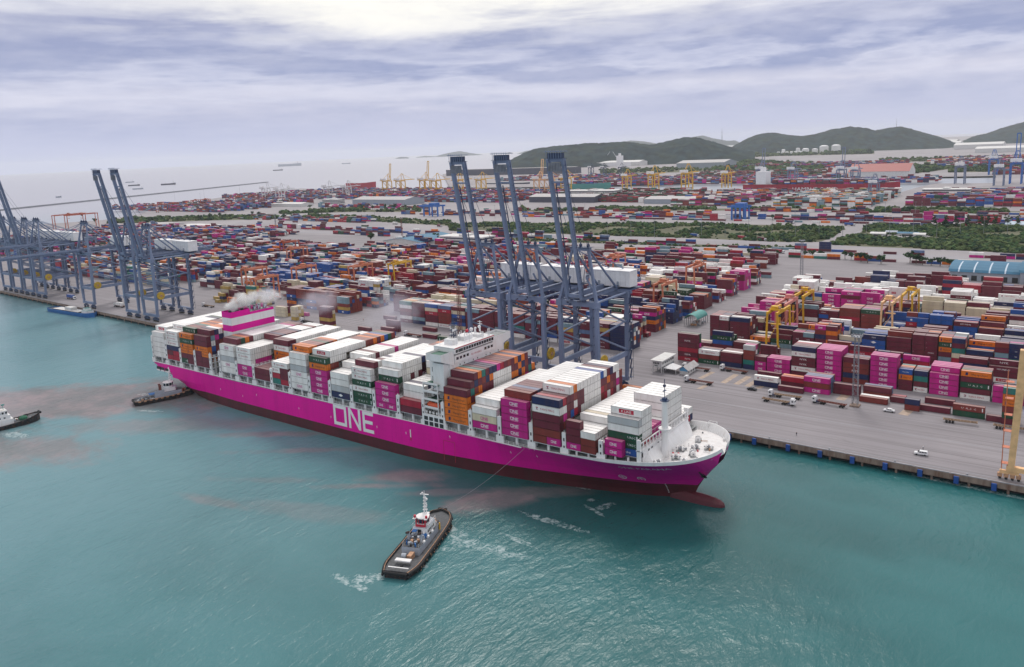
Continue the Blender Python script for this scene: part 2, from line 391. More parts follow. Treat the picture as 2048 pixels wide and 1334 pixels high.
def draw_mark(mb, mark, colr, cx, y, zc, L):
    k = L / 12.19
    for word, m, h, st, dx in MARK[mark]:
        if mark == 'one':
            m = 'lettering_white' if colr in ('magenta', 'darkmaroon') else 'lettering_magenta'
            if k < .6: h *= .85
            st *= min(1, k * 1.5)
        else: st *= max(k, .62); dx *= k; h *= (.8 if k < .6 else 1)
        if mark == 'kl' and colr == 'white':
            mb.poly([(cx - 2.9 * k, y + .01, zc - .75), (cx + 2.9 * k, y + .01, zc - .75), (cx + 2.9 * k, y + .01, zc + .75), (cx - 2.9 * k, y + .01, zc + .75)], 'lettering_red')
        put_text(mb, word, cx + dx, y, zc - h / 2, h, m, st)
    if mark == 'cos': mb.poly([(cx - 1.5 * k, y, zc), (cx, y, zc - .7), (cx + 1.5 * k, y, zc), (cx, y, zc + .7)], 'lettering_white')
    if mark == 'hl':
        x = cx - 3.7 * k; mb.poly([(x - .62 * k, y, zc - .7), (x + .42 * k, y, zc - .7), (x + .62 * k, y, zc + .7), (x - .42 * k, y, zc + .7)], 'lettering_navy')
    if mark == 'ym':
        x = cx - 3.9 * k
        mb.poly([(x - .5, y, zc + .2), (x + .5, y, zc + .2), (x + .5, y, zc + .5), (x - .5, y, zc + .5)], 'lettering_red')
        mb.poly([(x - .15, y, zc - .5), (x + .15, y, zc - .5), (x + .15, y, zc + .2), (x - .15, y, zc + .2)], 'lettering_navy')
        mb.poly([(x - .5, y, zc - .5), (x - .15, y, zc - .5), (x - .15, y, zc - .3), (x - .5, y, zc - .3)], 'lettering_red')
        mb.poly([(x + .15, y, zc - .5), (x + .5, y, zc - .5), (x + .5, y, zc - .3), (x + .15, y, zc - .3)], 'lettering_red')
    if mark in ('uasc', 'uascr'):
        x = cx + (5.3 * k if mark == 'uascr' else 5.2 * k); mb.poly([(x - .2, y, zc - .75), (x + .2, y, zc - .75), (x + .2, y, zc + .75), (x - .2, y, zc + .75)], 'lettering_white')
    if mark in ('one',) and k > .6:
        mb.poly([(cx - 1.6, y, zc - .86), (cx + 1.7, y, zc - .86), (cx + 1.7, y, zc - .78), (cx - 1.6, y, zc - .78)], 'lettering_white' if colr == 'magenta' else 'lettering_magenta')

# ------------------------------------------------------------------ sea and land
def sea_material():
    m = bpy.data.materials.new('sea_water'); m.use_nodes = True; nt = m.node_tree; N = nt.nodes; K = nt.links.new
    b = N['Principled BSDF']
    ge = N.new('ShaderNodeNewGeometry'); sp = N.new('ShaderNodeSeparateXYZ'); K(ge.outputs['Position'], sp.inputs[0])
    def mth(op, a, b_=None, c=None, clamp=False):
        n = N.new('ShaderNodeMath'); n.operation = op; n.use_clamp = clamp
        for i, v in enumerate((a, b_, c)):
            if v is None: continue
            if isinstance(v, (int, float)): n.inputs[i].default_value = v
            else: K(v, n.inputs[i])
        return n.outputs[0]
    def noise(scale, rot=0.0, sx=1.0, sy=1.0, detail=5, rough=.55, dist=0.0, loc=(0, 0, 0)):
        mp = N.new('ShaderNodeMapping'); mp.inputs['Rotation'].default_value = (0, 0, rot); mp.inputs['Scale'].default_value = (sx, sy, 1); mp.inputs['Location'].default_value = loc
        K(ge.outputs['Position'], mp.inputs[0])
        n = N.new('ShaderNodeTexNoise'); n.inputs['Scale'].default_value = scale; n.inputs['Detail'].default_value = detail
        n.inputs['Roughness'].default_value = rough; n.inputs['Distortion'].default_value = dist; K(mp.outputs[0], n.inputs['Vector']); return n.outputs['Fac']
    def mapr(v, a, b_, c, d):
        n = N.new('ShaderNodeMapRange'); n.interpolation_type = 'SMOOTHSTEP'
        for i, x in enumerate((a, b_, c, d)): n.inputs[i + 1].default_value = x
        K(v, n.inputs[0]); return n.outputs[0]
    def mix(f, a, b_):
        n = N.new('ShaderNodeMix'); n.data_type = 'RGBA'
        if isinstance(f, float): n.inputs[0].default_value = f
        else: K(f, n.inputs[0])
        for s, v in ((6, a), (7, b_)):
            if isinstance(v, tuple): n.inputs[s].default_value = (*v, 1)
            else: K(v, n.inputs[s])
        return n.outputs[2]
    X, Y = sp.outputs[0], sp.outputs[1]
    wob = noise(.018, detail=6, rough=.6, dist=1.2)
    wob2 = noise(.05, detail=5, rough=.6, loc=(50, 9, 0))
    wob3 = noise(.16, rot=.5, sx=.5, sy=1.4, detail=6, rough=.65, dist=.5)
    def blob(cx, cy, ax, ay, rot=0.0, edge=.62, amp=1.15):
        """an irregular patch of stirred-up mud"""
        dx, dy = mth('SUBTRACT', X, cx), mth('SUBTRACT', Y, cy)
        c, s = math.cos(rot), math.sin(rot)
        u = mth('DIVIDE', mth('ADD', mth('MULTIPLY', dx, c), mth('MULTIPLY', dy, s)), ax)
        v = mth('DIVIDE', mth('ADD', mth('MULTIPLY', dx, -s), mth('MULTIPLY', dy, c)), ay)
        r = mth('SQRT', mth('ADD', mth('MULTIPLY', u, u), mth('MULTIPLY', v, v)))
        r = mth('ADD', r, mth('MULTIPLY', mth('SUBTRACT', mth('ADD', wob, mth('ADD', mth('MULTIPLY', wob2, .6), mth('MULTIPLY', wob3, .35))), .975), amp * 1.7))
        return mapr(r, 1 - edge, 1 + edge * .4, 1, 0)
    # clean water: bands of clearer and milkier green
    band = noise(.006, rot=.5, sx=1, sy=2.2, detail=4)
    clean = mix(mapr(band, .35, .65, 0, 1), (.010, .090, .098), (.026, .145, .155))
    west_pale = mapr(mth('ADD', X, mth('MULTIPLY', wob, 120)), 20, -330, 0, 1)
    clean = mix(west_pale, clean, (.115, .245, .28))  # water colour paler toward the west
    fr = mapr(mth('SQRT', mth('ADD', mth('MULTIPLY', X, X), mth('MULTIPLY', Y, Y))), 500, 3000, 0, 1); clean = mix(fr, clean, (.36, .36, .42))  # far water paled: sky reflection put into its body colour
    # deeper green next to the hull and off the bow
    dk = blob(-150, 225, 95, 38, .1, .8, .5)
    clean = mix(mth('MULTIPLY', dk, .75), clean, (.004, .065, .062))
    mud = (.27, .205, .215)
    # mud clouds, positions measured from the photograph
    P = []
    for (px, py, ax, ay, rot, amt) in ((150, 800, 150, 34, .35, .95), (20, 900, 60, 22, .2, .8), (330, 850, 70, 14, .3, .5), (560, 868, 36, 4.5, .25, .6), (640, 900, 34, 4, .3, .45), (790, 955, 20, 7, .3, .85), (735, 972, 26, 4, .25, .6),
                                       (430, 1003, 20, 4, -.1, .45), (600, 1020, 34, 6, 0, .28), (985, 1000, 20, 8, .5, .75), (1060, 985, 22, 6, .3, .5), (560, 960, 30, 4, .2, .3), (880, 985, 22, 3.4, .3, .4)):
        wx, wy = un(px, py, WL); P.append(mth('MULTIPLY', blob(wx, wy, ax, ay, rot + .3), amt))
    a = P[0]
    for q in P[1:]: a = mth('MAXIMUM', a, q)
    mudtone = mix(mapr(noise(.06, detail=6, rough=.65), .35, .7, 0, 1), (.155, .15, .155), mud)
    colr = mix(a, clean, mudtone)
    # foam streaks
    fo = noise(.35, rot=.6, sx=.35, sy=1.5, detail=8, rough=.72, dist=.6)
    fm = noise(.012, detail=2, loc=(20, 5, 0))
    foam = mth('MULTIPLY', mapr(fo, .70, .76, 0, 1), mapr(fm, .54, .62, 0, 1))
    F_ = [foam]
    for (px, py, ax, ay, rot, t0) in ((1212, 1012, 3.0, 7.5, -.3, .50), (1190, 1022, 9, 1.6, -.35, .50), (1180, 1000, 3, 2, .5, .53), (915, 1072, 6, 5, .8, .42), (935, 1086, 11, 5, .3, .50), (985, 1098, 22, 5, .1, .60), (900, 1060, 4, 4, .8, .46), (752, 1153, 4.5, 3.5, 0, .38), (728, 1158, 7, 3, 0, .52), (880, 1100, 14, 1.6, .9, .56), (840, 1135, 14, 1.4, .9, .56),
                                      (1040, 1082, 14, 2.2, -.1, .62), (1110, 1045, 24, 3, 0, .60), (700, 1165, 14, 3, 0, .60), (840, 1130, 6, 2, .6, .55), (1165, 975, 6, 2, 0, .56),
                                      (1900, 965, 22, 2.2, -.05, .53), (1990, 985, 22, 2.2, -.05, .52), (30, 870, 14, 5, .2, .52), (300, 790, 14, 4, .3, .55), (300, 822, 12, 2.2, .4, .50)):
        wx, wy = un(px, py, WL)
        dx, dy = mth('SUBTRACT', X, wx), mth('SUBTRACT', Y, wy); c, s = math.cos(rot), math.sin(rot)
        u = mth('DIVIDE', mth('ADD', mth('MULTIPLY', dx, c), mth('MULTIPLY', dy, s)), ax); v = mth('DIVIDE', mth('ADD', mth('MULTIPLY', dx, -s), mth('MULTIPLY', dy, c)), ay)
        r = mapr(mth('ADD', mth('MULTIPLY', u, u), mth('MULTIPLY', v, v)), .1, 1.3, 1, 0)
        F_.append(mth('MULTIPLY', r, t0)); F_[-1] = (F_[-1], t0)
    fn = noise(.55, detail=7, rough=.7, dist=.8)
    fa = foam
    for q, t0 in F_[1:]:
        fa = mth('MAXIMUM', fa, mapr(mth('ADD', fn, q), t0 + .42, t0 + .64, 0, 1))
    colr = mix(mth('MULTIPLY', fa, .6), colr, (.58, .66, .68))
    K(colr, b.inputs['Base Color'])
    b.inputs['IOR'].default_value = 1.33; b.inputs['Specular IOR Level'].default_value = .5
    far = mapr(mth('SQRT', mth('ADD', mth('MULTIPLY', X, X), mth('MULTIPLY', Y, Y))), 350, 2600, 0, 1)
    K(mth('ADD', mth('MULTIPLY', far, .06), mth('ADD', mth('MULTIPLY', fa, .45), .25)), b.inputs['Roughness'])
    # waves: swell, wind chop and ripples, each with its own direction
    w1 = noise(.055, rot=.9, sx=1.0, sy=.45, detail=2, rough=.5)
    w2 = noise(.26, rot=.55, sx=1.0, sy=.42, detail=4, rough=.6, dist=.4)
    w3 = noise(.85, rot=.25, sx=1, sy=.55, detail=4, rough=.65)
    gust = mapr(noise(.010, detail=3, loc=(3, 70, 0)), .38, .62, .45, 1.25)
    h = mth('ADD', mth('MULTIPLY', w1, .9), mth('MULTIPLY', mth('ADD', mth('MULTIPLY', w2, 1.3), mth('MULTIPLY', w3, .42)), gust))
    bp = N.new('ShaderNodeBump'); bp.inputs['Distance'].default_value = 1.0
    K(h, bp.inputs['Height']); K(mth('SUBTRACT', .46, mth('MULTIPLY', far, .445)), bp.inputs['Strength']); K(bp.outputs[0], b.inputs['Normal'])
    MATS['sea_water'] = m
sea_material()
mb = MB(); Rr = 26000
mb.poly([(-Rr, -2300, WL), (Rr, -2300, WL), (Rr, Rr, WL), (-Rr, Rr, WL)], 'sea_water')
tag(mb.build('sea'), kind='structure')

def ground_material(name, c1, c2, c3, scale=.02, stripes=True, paint=True):
    m = bpy.data.materials.new(name); m.use_nodes = True; nt = m.node_tree; N = nt.nodes; K = nt.links.new
    b = N['Principled BSDF']; b.inputs['Roughness'].default_value = .85; b.inputs['Specular IOR Level'].default_value = .3
    ge = N.new('ShaderNodeNewGeometry')
    def noise(scale, sx=1.0, sy=1.0, detail=6, rough=.6, loc=(0, 0, 0), dist=0.0):
        mp = N.new('ShaderNodeMapping'); mp.inputs['Scale'].default_value = (sx, sy, 1); mp.inputs['Location'].default_value = loc; K(ge.outputs['Position'], mp.inputs[0])
        n = N.new('ShaderNodeTexNoise'); n.inputs['Scale'].default_value = scale; n.inputs['Detail'].default_value = detail; n.inputs['Roughness'].default_value = rough
        n.inputs['Distortion'].default_value = dist; K(mp.outputs[0], n.inputs['Vector']); return n.outputs['Fac']
    def mapr(v, a, b_, c=0, d=1):
        n = N.new('ShaderNodeMapRange')
        for i, x in enumerate((a, b_, c, d)): n.inputs[i + 1].default_value = x
        K(v, n.inputs[0]); return n.outputs[0]
    def mix(f, a, b_):
        n = N.new('ShaderNodeMix'); n.data_type = 'RGBA'; K(f, n.inputs[0])
        for s, v in ((6, a), (7, b_)):
            if isinstance(v, tuple): n.inputs[s].default_value = (*v, 1)
            else: K(v, n.inputs[s])
        return n.outputs[2]
    c = mix(mapr(noise(scale), .3, .7), c1, c2)
    if stripes:   # tyre-polished lanes and slab joints run along the quay
        c = mix(mapr(noise(.35, .018, 1.0, 5, .7), .45, .68, 0, .8), c, c3)
        c = mix(mapr(noise(.9, .01, 1.0, 3, .6, (3, 8, 0)), .56, .66, 0, .35), c, tuple(v * .55 for v in c3))
        c = mix(mapr(noise(.05, .3, 1.0, 7, .72, (9, 1, 0), .5), .6, .72, 0, .55), c, tuple(v * .5 for v in c3))
    c = mix(mapr(noise(.22, detail=8, rough=.75, loc=(4, 4, 0)), .62, .74, 0, .5), c, tuple(v * .6 for v in c1))
    K(c, b.inputs['Base Color']); MATS[name] = m
ground_material('yard_ground', (.228, .213, .232), (.292, .272, .292), (.175, .160, .172))
ground_material('road_surface', (.27, .26, .285), (.33, .315, .34), (.22, .21, .23), .01, False)
ground_material('far_ground', (.24, .225, .245), (.34, .32, .335), (.20, .19, .21), .006, False)
mat('quay_concrete', (.25, .18, .145), .85, var=.25, vs=.6, streak=1, dirt=(.14, .06, .035), dirt_amt=.85, dscale=.5)
mat('quay_cope', (.34, .33, .35), .8, var=.15, vs=.6)
mat('scrub_soil', (.105, .105, .060), .95, var=.3, vs=.03, dirt=(.07, .09, .04), dirt_amt=.8, dscale=.02)
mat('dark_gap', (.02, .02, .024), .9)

def qy(x):   # quay edge
    pts = [(-1150, 340), (-900, 327.5), (-600, 315.5), (-120, 310.5), (400, 308.5)]
    for (a, b), (c, d) in zip(pts, pts[1:]):
        if x <= c: return b + (d - b) * (x - a) / (c - a)
    return pts[-1][1]
quay_line = [(400, 308.5), (-120, 310.5), (-600, 315.5), (-900, 327.5), (-1150, 340)]
outline = [(x, y) for x, y in quay_line] + [(-2050, 680), (-1914, 796), (-1861, 900), (-1950, 1039), (-2157, 1210), (-2391, 1521), (-2590, 1840)]
outline += [un(x, y) for x, y in ((600, 377), (640, 378), (690, 396), (880, 399), (1080, 387), (1215, 384), (1330, 380), (1480, 383), (1500, 392), (1790, 388), (1830, 376), (1870, 367), (1990, 366), (1992, 352), (1800, 355), (1500, 362), (1350, 367), (1215, 371), (1085, 374), (900, 376), (885, 348), (1005, 336), (1035, 327))]
outline += [un(1060, 312), un(1250, 303), un(1460, 292)]
outline += [(-5000, 15500), (3000, 18000), (6000, 9000), (1500, 2000), (400, 900)]
tris = tessellate_polygon([[Vector((x, y, 0)) for x, y in outline]])
me = bpy.data.meshes.new('ground'); me.from_pydata([(x, y, 0) for x, y in outline], [], [tuple(t) for t in tris]); me.materials.append(MATS['far_ground'])
me.update(); g = bpy.data.objects.new('ground', me); COL.objects.link(g); tag(g, kind='structure')
def flip_up(ob):
    me = ob.data
    for p in me.polygons:
        if p.normal.z < 0: p.flip()
    me.update()
flip_up(g)
def sheet(name, pts, z, m, kind='structure'):
    t = tessellate_polygon([[Vector((x, y, 0)) for x, y in pts]])
    b = MB()
    for q in t: b.poly([(pts[i][0], pts[i][1], z) for i in q], m)
    o = b.build(name); flip_up(o); tag(o, kind=kind); return o
YARD = [(x, y + .02) for x, y in quay_line] + [(-1700, 560), (-1650, 720), (-1200, 800), (-800, 845), (60, 815), (400, 805)]
sheet('container_yard_pavement', YARD, .02, 'yard_ground')
# roads behind the yard
ROAD1 = [(-1250, 858), (-800, 885), (-300, 890), (60, 872), (400, 860), (400, 826), (60, 838), (-300, 852), (-800, 856), (-1200, 825)]
sheet('port_road', ROAD1, .04, 'road_surface')
ROAD2 = [(-1400, 950), (-800, 940), (-300, 938), (60, 922), (400, 910), (400, 897), (60, 905), (-300, 921), (-800, 922), (-1390, 930)]
sheet('port_road', ROAD2, .045, 'road_surface')
def rp(l, z=0): return [un(x, y, z) for x, y in l]
sheet('access_road', rp([(1652, 487), (1690, 476), (1716, 462), (1748, 460), (1720, 476), (1672, 490)]), .05, 'road_surface')
# quay wall: cope, rusty fascia, dark undercroft with piles, fenders
mb = MB()
ql = sorted(quay_line)
seg = []
for (a, b), (c, d) in zip(ql, ql[1:]):
    n = max(1, int((c - a) / 12)); seg += [(a + (c - a) * i / n, b + (d - b) * i / n) for i in range(n)]
seg.append(ql[-1])
for (a, b), (c, d) in zip(seg, seg[1:]):
    mb.poly([(a, b, 0), (a, b, -2.2), (c, d, -2.2), (c, d, 0)][::1], 'quay_concrete')
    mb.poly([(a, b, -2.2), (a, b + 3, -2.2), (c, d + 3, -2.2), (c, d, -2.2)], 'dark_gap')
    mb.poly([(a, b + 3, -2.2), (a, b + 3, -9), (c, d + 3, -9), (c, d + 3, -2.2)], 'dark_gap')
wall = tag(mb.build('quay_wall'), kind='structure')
mb = MB()
for (a, b), (c, d) in zip(seg, seg[1:]):
    mb.beam((a + .3, b + .35, .16), (c - .3, d + .35, .16), .5, .32, 'quay_cope')
    mb.tube(((a + c) / 2, (b + d) / 2 + .9, -2.2), ((a + c) / 2, (b + d) / 2 + .9, -9), .45, 'quay_concrete', 6)
tag(mb.build('kerb', wall), kind='structure')
mb = MB()
for (a, b), (c, d) in zip(seg, seg[1:]):
    mb.box(a + 1, a + 3.4, b - .35, b - .01, -1.9, -.25, 'quay_concrete')
mb.build('rust_ledge', wall)
FX = []
for px in (1405, 1455, 1505, 1573, 1637, 1702, 1768, 1838, 1911, 1987):
    x, y = un(px, 870 + (px - 1440) * .19, -1); FX.append(x)
FX += [-130 - 14 * i for i in range(1, 3)]
for i, x in enumerate(sorted(FX)):
    y = qy(x); b = MB()
    b.box(x - .8, x + .8, y - 1.1, y - .45, -3.1, -.4, 'fender_blue'); b.box(x - 1.0, x - .5, y - .45, y - .02, -2.6, -.8, 'black_rubber'); b.box(x + .5, x + 1.0, y - .45, y - .02, -2.6, -.8, 'black_rubber')
    o = b.build('quay_fender', None, (x, y, -1.5))
    tag(o, 'blue fender panel on the quay wall, %s counted from the ship bow' % ORD[i], 'fender', 'blue fenders along the quay wall')
for i in range(26):
    x = -30 - i * 24.0; y = qy(x) + .95; b = MB()
    b.tube((x, y, .02), (x, y, .55), .28, 'steel', 8, .22); b.tube((x, y, .55), (x, y, .75), .42, 'steel', 8)
    o = b.build('mooring_bollard', None, (x, y, 0)); tag(o, 'dark steel mooring bollard on the quay edge, number %s counted from the east' % NUM[i], 'bollard', 'mooring bollards along the quay edge')
# crane rails and painted pads on the apron
mb = MB()
for off in (3.6, 33.6):
    for (a, b), (c, d) in zip(ql, ql[1:]):
        mb.poly([(a, b + off, .03), (c, d + off, .03), (c, d + off + .35, .03), (a, b + off + .35, .03)], 'steel')
tag(mb.build('crane_rail'), kind='structure')
mb = MB()
for (px, py, qx, qy_, w) in ((1400, 757, 1426, 744, 1.3), (1446, 766, 1473, 749, 1.5), (1472, 769, 1498, 753, 1.5), (1494, 773, 1512, 762, 1.5), (1515, 777, 1530, 770, 1.2), (1680, 800, 1696, 787, 2.0), (1806, 830, 1818, 820, 2.0), (1398, 778, 1412, 771, 1.3)):
    a, b = un(px, py), un(qx, qy_); dx, dy = b[0] - a[0], b[1] - a[1]; l = math.hypot(dx, dy); nx, ny = -dy / l * w, dx / l * w
    mb.poly([(a[0] + nx, a[1] + ny, .035), (a[0] - nx, a[1] - ny, .035), (b[0] - nx, b[1] - ny, .035), (b[0] + nx, b[1] + ny, .035)], 'cream_pad' if 'cream_pad' in MATS else 'yellow_paint')
for i in range(34):      # slot pads in front of the second row of the middle yard
    x = -455 + i * 6.4
    mb.poly([(x, 384, .032), (x + .7, 384, .032), (x + .7, 402, .032), (x, 402, .032)], 'road_surface')
tag(mb.build('ground_marking'), kind='structure')

# ------------------------------------------------------------------ container records
RECS = []
W = 2.44
class Rec: pass
def rec(x0, y0, z0, L, H, color, mark=None, label=None, group=None, pri=1.0, yaw=0):
    r = Rec(); r.x0, r.y0, r.z0, r.L, r.H, r.c, r.mark, r.label, r.group, r.pri = x0, y0, z0, L, H, color, mark, label, group, pri
    r.top = r.side = r.end = r.back = r.aft = False; RECS.append(r); return r
CNAME = {'navy': 'navy blue', 'greyblue': 'grey blue', 'cream': 'cream', 'steelblue': 'steel blue', 'darkmaroon': 'dark maroon', 'yellow': 'mustard yellow', 'magenta': 'magenta'}
def cname(c): return CNAME.get(c, c)
def expose(grid, key, r, n):
    """grid: (slot,row)->tiers; marks which faces are open"""
# palettes with weights
def pick(p):
    t = RNG.random() * sum(w for c, w in p)
    for c, w in p:
        t -= w
        if t <= 0: return c
    return p[-1][0]
P_MIX = [('maroon', 27), ('brown', 7), ('white', 9), ('navy', 12), ('magenta', 6), ('orange', 8), ('red', 8), ('green', 5), ('greyblue', 4), ('blue', 4), ('teal', 1.5), ('cream', 3)]
P_WHITE = [('white', 20), ('maroon', 3), ('cream', 1), ('grey', 3), ('navy', 1)]
P_LEFT = [('maroon', 20), ('blue', 15), ('navy', 11), ('white', 12), ('greyblue', 10), ('yellow', 4), ('teal', 5), ('red', 5), ('orange', 4), ('brown', 8), ('cream', 5), ('steelblue', 5), ('darkmaroon', 5)]
P_YEL = [('yellow', 16), ('maroon', 5), ('orange', 4), ('navy', 3), ('cream', 4), ('teal', 2)]
P_ORSH = [('maroon', 11), ('orange', 6), ('brown', 3), ('blue', 2), ('navy', 3), ('magenta', 2), ('green', 2)]
P_BLUE = [('blue', 8), ('navy', 8), ('maroon', 6), ('white', 3), ('greyblue', 3)]
P_WARM = [('red', 9), ('maroon', 22), ('blue', 11), ('navy', 9), ('orange', 3), ('white', 6), ('brown', 3), ('steelblue', 8), ('magenta', 5), ('greyblue', 6), ('darkmaroon', 6), ('green', 2)]
P_GREEN = [('maroon', 12), ('green', 10), ('red', 6), ('brown', 6), ('white', 4), ('navy', 3), ('teal', 3)]
def mark_for(c, L):
    u = RNG.random()
    t = {'magenta': ('one', .95), 'green': ('uasc', .85), 'orange': ('hl', .85), 'red': (RNG.choice(['hy', 'kl', 'nyk']), .55), 'maroon': (RNG.choice(['nyk', 'hy', 'code']), .25), 'navy': ('tex', .4),
         'greyblue': ('sn', .3), 'blue': ('cos', .3), 'white': (RNG.choice(['ym', 'sn', 'kl', 'ym']), .35), 'brown': ('code', .3)}.get(c)
    if t and u < t[1]: return t[0]
    return None

# ---------------- cargo on the ship
BAYX = [-427.5, -413.2, -399.0, -384.8, -361.4, -347.0, -332.7, -318.3, -304.0, -289.5, -275.1, -260.5, -246.0, -231.3, -206.0, -191.6, -177.0, -162.4, -147.7, -131.8]
BAYH = [2.89, 2.76, 2.80, 2.88, 2.98, 2.98, 2.98, 2.80, 2.95, 2.95, 3.0, 2.72, 2.86, 3.0, 2.90, 3.0, 2.90, 2.95, 2.62, 2.70]
BAYZ = [15.6, 15.5, 15.4, 15.3, 15.4, 15.6, 15.6, 15.4, 15.3, 15.2, 15.3, 15.2, 15.2, 15.7, 16.0, 16.0, 15.8, 15.8, 15.9, 17.2]
RP = 2.49; Y0S = 226.4
BAYNAME = ['sternmost ship bay', 'second ship bay from the stern', 'third ship bay from the stern', 'ship bay just behind the funnel'] + \
          ['ship bay just ahead of the funnel'] + ['%s bay ahead of funnel' % ORD[i] for i in range(1, 9)] + ['bay just behind bridge house'] + \
          ['bay just ahead of bridge house'] + ['%s bay ahead of bridge house' % ORD[i] for i in range(1, 5)] + ['foremost ship bay behind the breakwater']
w = 'white'; mr = 'maroon'
def h20(a, b): return ('20', a, b)
ROW0 = [
 [(w, None)] * 5,
 [h20(('red', None), ('red', None)), h20(('maroon', None), ('red', None)), ('navy', None), (w, 'ym'), (w, 'ym'), (w, 'ym')],
 [h20(('green', 'uascr'), (mr, None)), h20((mr, None), (mr, None)), h20(('orange', 'hl'), ('orange', 'hl')), ('orange', 'hl'), ('green', 'uasc'), ('orange', 'hl')],
 [h20((mr, None), (mr, None)), h20((mr, None), (mr, None)), h20((mr, None), ('orange', 'hl')), ('orange', 'hl'), (mr, None), (mr, None)],
 [(w, None), (w, 'one'), ('grey', None), (w, None), (w, 'one')],
 [('magenta', 'one'), ('magenta', 'one'), (w, None), (w, 'ym'), (w, 'ym')],
 [(mr, None), (mr, None)],
 [h20(('teal', None), ('red', None)), h20(('red', None), (mr, None)), h20((w, 'ym'), (mr, None)), (w, 'ym')],
 [(w, 'one'), (w, None), (w, 'one'), ('grey', None), (w, None), (w, None)],
 [('magenta', 'one')] * 4 + [('orange', 'hl'), ('green', 'uasc')],
 [('navy', 'cos'), ('grey', None), (w, None), (w, None)],
 [('green', 'uasc'), ('green', 'uasc'), (w, 'ym'), ('green', 'uasc'), (w, 'ym'), (w, 'ym')],
 [h20(('magenta', 'one'), ('magenta', 'one'))] + [('magenta', 'one')] * 3,
 [(mr, None), ('red', None)],
 [('orange', 'hl')] * 4 + [(mr, None)],
 [('magenta', 'one'), ('cream', 'one'), (w, None)],
 [('magenta', 'one')] * 5,
 [h20(('brown', None), ('magenta', 'one')), ('brown', None), (mr, None), (mr, None), (w, 'ym'), ('navy', None)],
 None, None]
def prof(*segs):
    out = []
    for n, k in segs: out += [n] * k
    assert len(out) == 19, (segs, len(out)); return out
PROF = [prof((5, 1), (6, 18)), prof((6, 1), (6, 1), (7, 17)), prof((6, 1), (7, 18)), prof((6, 1), (7, 7), (6, 11)), prof((5, 1), (6, 17), (5, 1)), prof((5, 7), (6, 12)),
        prof((2, 5), (6, 14)), prof((4, 5), (6, 14)), prof((6, 1), (7, 13), (6, 5)), prof((6, 1), (7, 17), (6, 1)), prof((4, 3), (5, 2), (6, 14)), prof((6, 1), (7, 2), (6, 16)),
        prof((4, 1), (6, 1), (7, 17)), prof((2, 1), (4, 6), (6, 12)), prof((5, 1), (6, 1), (7, 15), (6, 1), (5, 1)), prof((3, 1), (4, 18)), prof((5, 1), (6, 18)),
        prof((6, 3), (7, 15), (6, 1)), prof((3, 4), (4, 15)), prof((0, 1), (5, 1), (6, 3), (3, 3), (3, 1), (6, 6), (2, 4))]
TOPC = [   # colours of the upper layers by row (others are drawn at random)
 {}, {}, {1: 'green', 2: 'brown', 3: 'maroon', 4: 'teal', 5: 'orange', 6: 'brown', 7: 'orange', 8: 'brown'}, {1: mr, 2: 'navy', 3: w, 4: 'orange', 5: 'orange'},
 {1: mr, 2: 'green', 3: 'orange', 4: mr, 16: 'brown', 17: mr, 18: 'orange'}, {7: mr, 8: 'navy', 9: mr, 10: mr, 11: mr, 12: 'navy'}, {0: mr, 1: mr, 2: mr, 3: mr, 4: 'brown', 5: mr, 6: mr, 7: w, 8: w, 9: w},
 {0: w, 1: w, 2: w, 3: w, 4: w, 5: 'navy', 6: 'navy'}, {1: 'orange', 2: 'orange', 3: 'brown', 4: 'brown', 5: 'green', 6: 'brown', 7: 'orange'}, {10: 'brown', 11: 'brown', 12: 'orange', 13: mr, 14: 'orange', 15: 'blue', 16: 'green', 17: 'brown', 18: mr},
 {}, {1: mr, 2: w, 5: mr, 6: mr}, {14: 'brown', 15: 'brown', 16: 'orange', 17: mr}, {}, {1: mr, 2: mr, 3: 'orange', 4: 'teal', 5: mr, 6: 'navy', 12: mr, 13: 'orange', 14: 'navy', 15: 'orange', 16: mr, 17: 'navy', 18: 'orange'},
 {}, {1: 'brown', 2: mr, 3: 'steelblue', 4: mr, 5: mr, 6: mr}, {0: 'navy', 1: 'red', 2: mr, 3: w, 4: 'orange', 5: w, 6: w, 12: 'blue', 13: w, 14: mr, 15: 'navy', 16: w, 17: w, 18: 'brown'}, {5: 'cream'}, {}]
def ship_col(b, r, t, n):
    """colour for a container below the roof layer, following the photograph's large areas"""
    d = n - t   # 1 = top
    if b in (0,): return w
    if b in (1,): return w if d <= 3 else pick(P_MIX)
    if b in (4,) and r < 17: return w if t > 1 else mr
    if b == 5 and r < 7: return w if t > 2 else 'magenta'
    if b == 7 and r < 5: return mr
    if b in (9, 8) and r < 10: return w if d <= 2 else 'brown'
    if b == 12: return w if d <= 2 else pick(P_MIX)
    if b in (10, 11, 13): return w if d <= 2 else pick(P_MIX)
    if b == 14 and 7 <= r <= 11: return w
    if b == 17 and 7 <= r <= 11: return w
    if b == 17: return pick([(w, 4), (mr, 12), ('red', 3), ('brown', 4), ('orange', 1), ('blue', 1), ('magenta', 1)])
    if b == 14: return pick([(mr, 10), ('orange', 9), ('navy', 3), ('brown', 2), ('teal', 1), ('magenta', 1)])
    if b in (15, 16): return w if r > 6 else pick([(mr, 5), ('brown', 4), (w, 2)])
    if b == 18: return w if d <= 1 else 'brown'
    return pick(P_MIX)
GS = 'containers stacked on the ship'
def slabel(c, t, r, b, half=''):
    c = cname(c)
    if r == 0: s = '%s%s container, tier %s, waterside row, %s' % (half, c, NUM[t], BAYNAME[b])
    else: s = '%s%s container, tier %s, row %s from water, %s' % (half, c, NUM[t], NUM[r], BAYNAME[b])
    return s
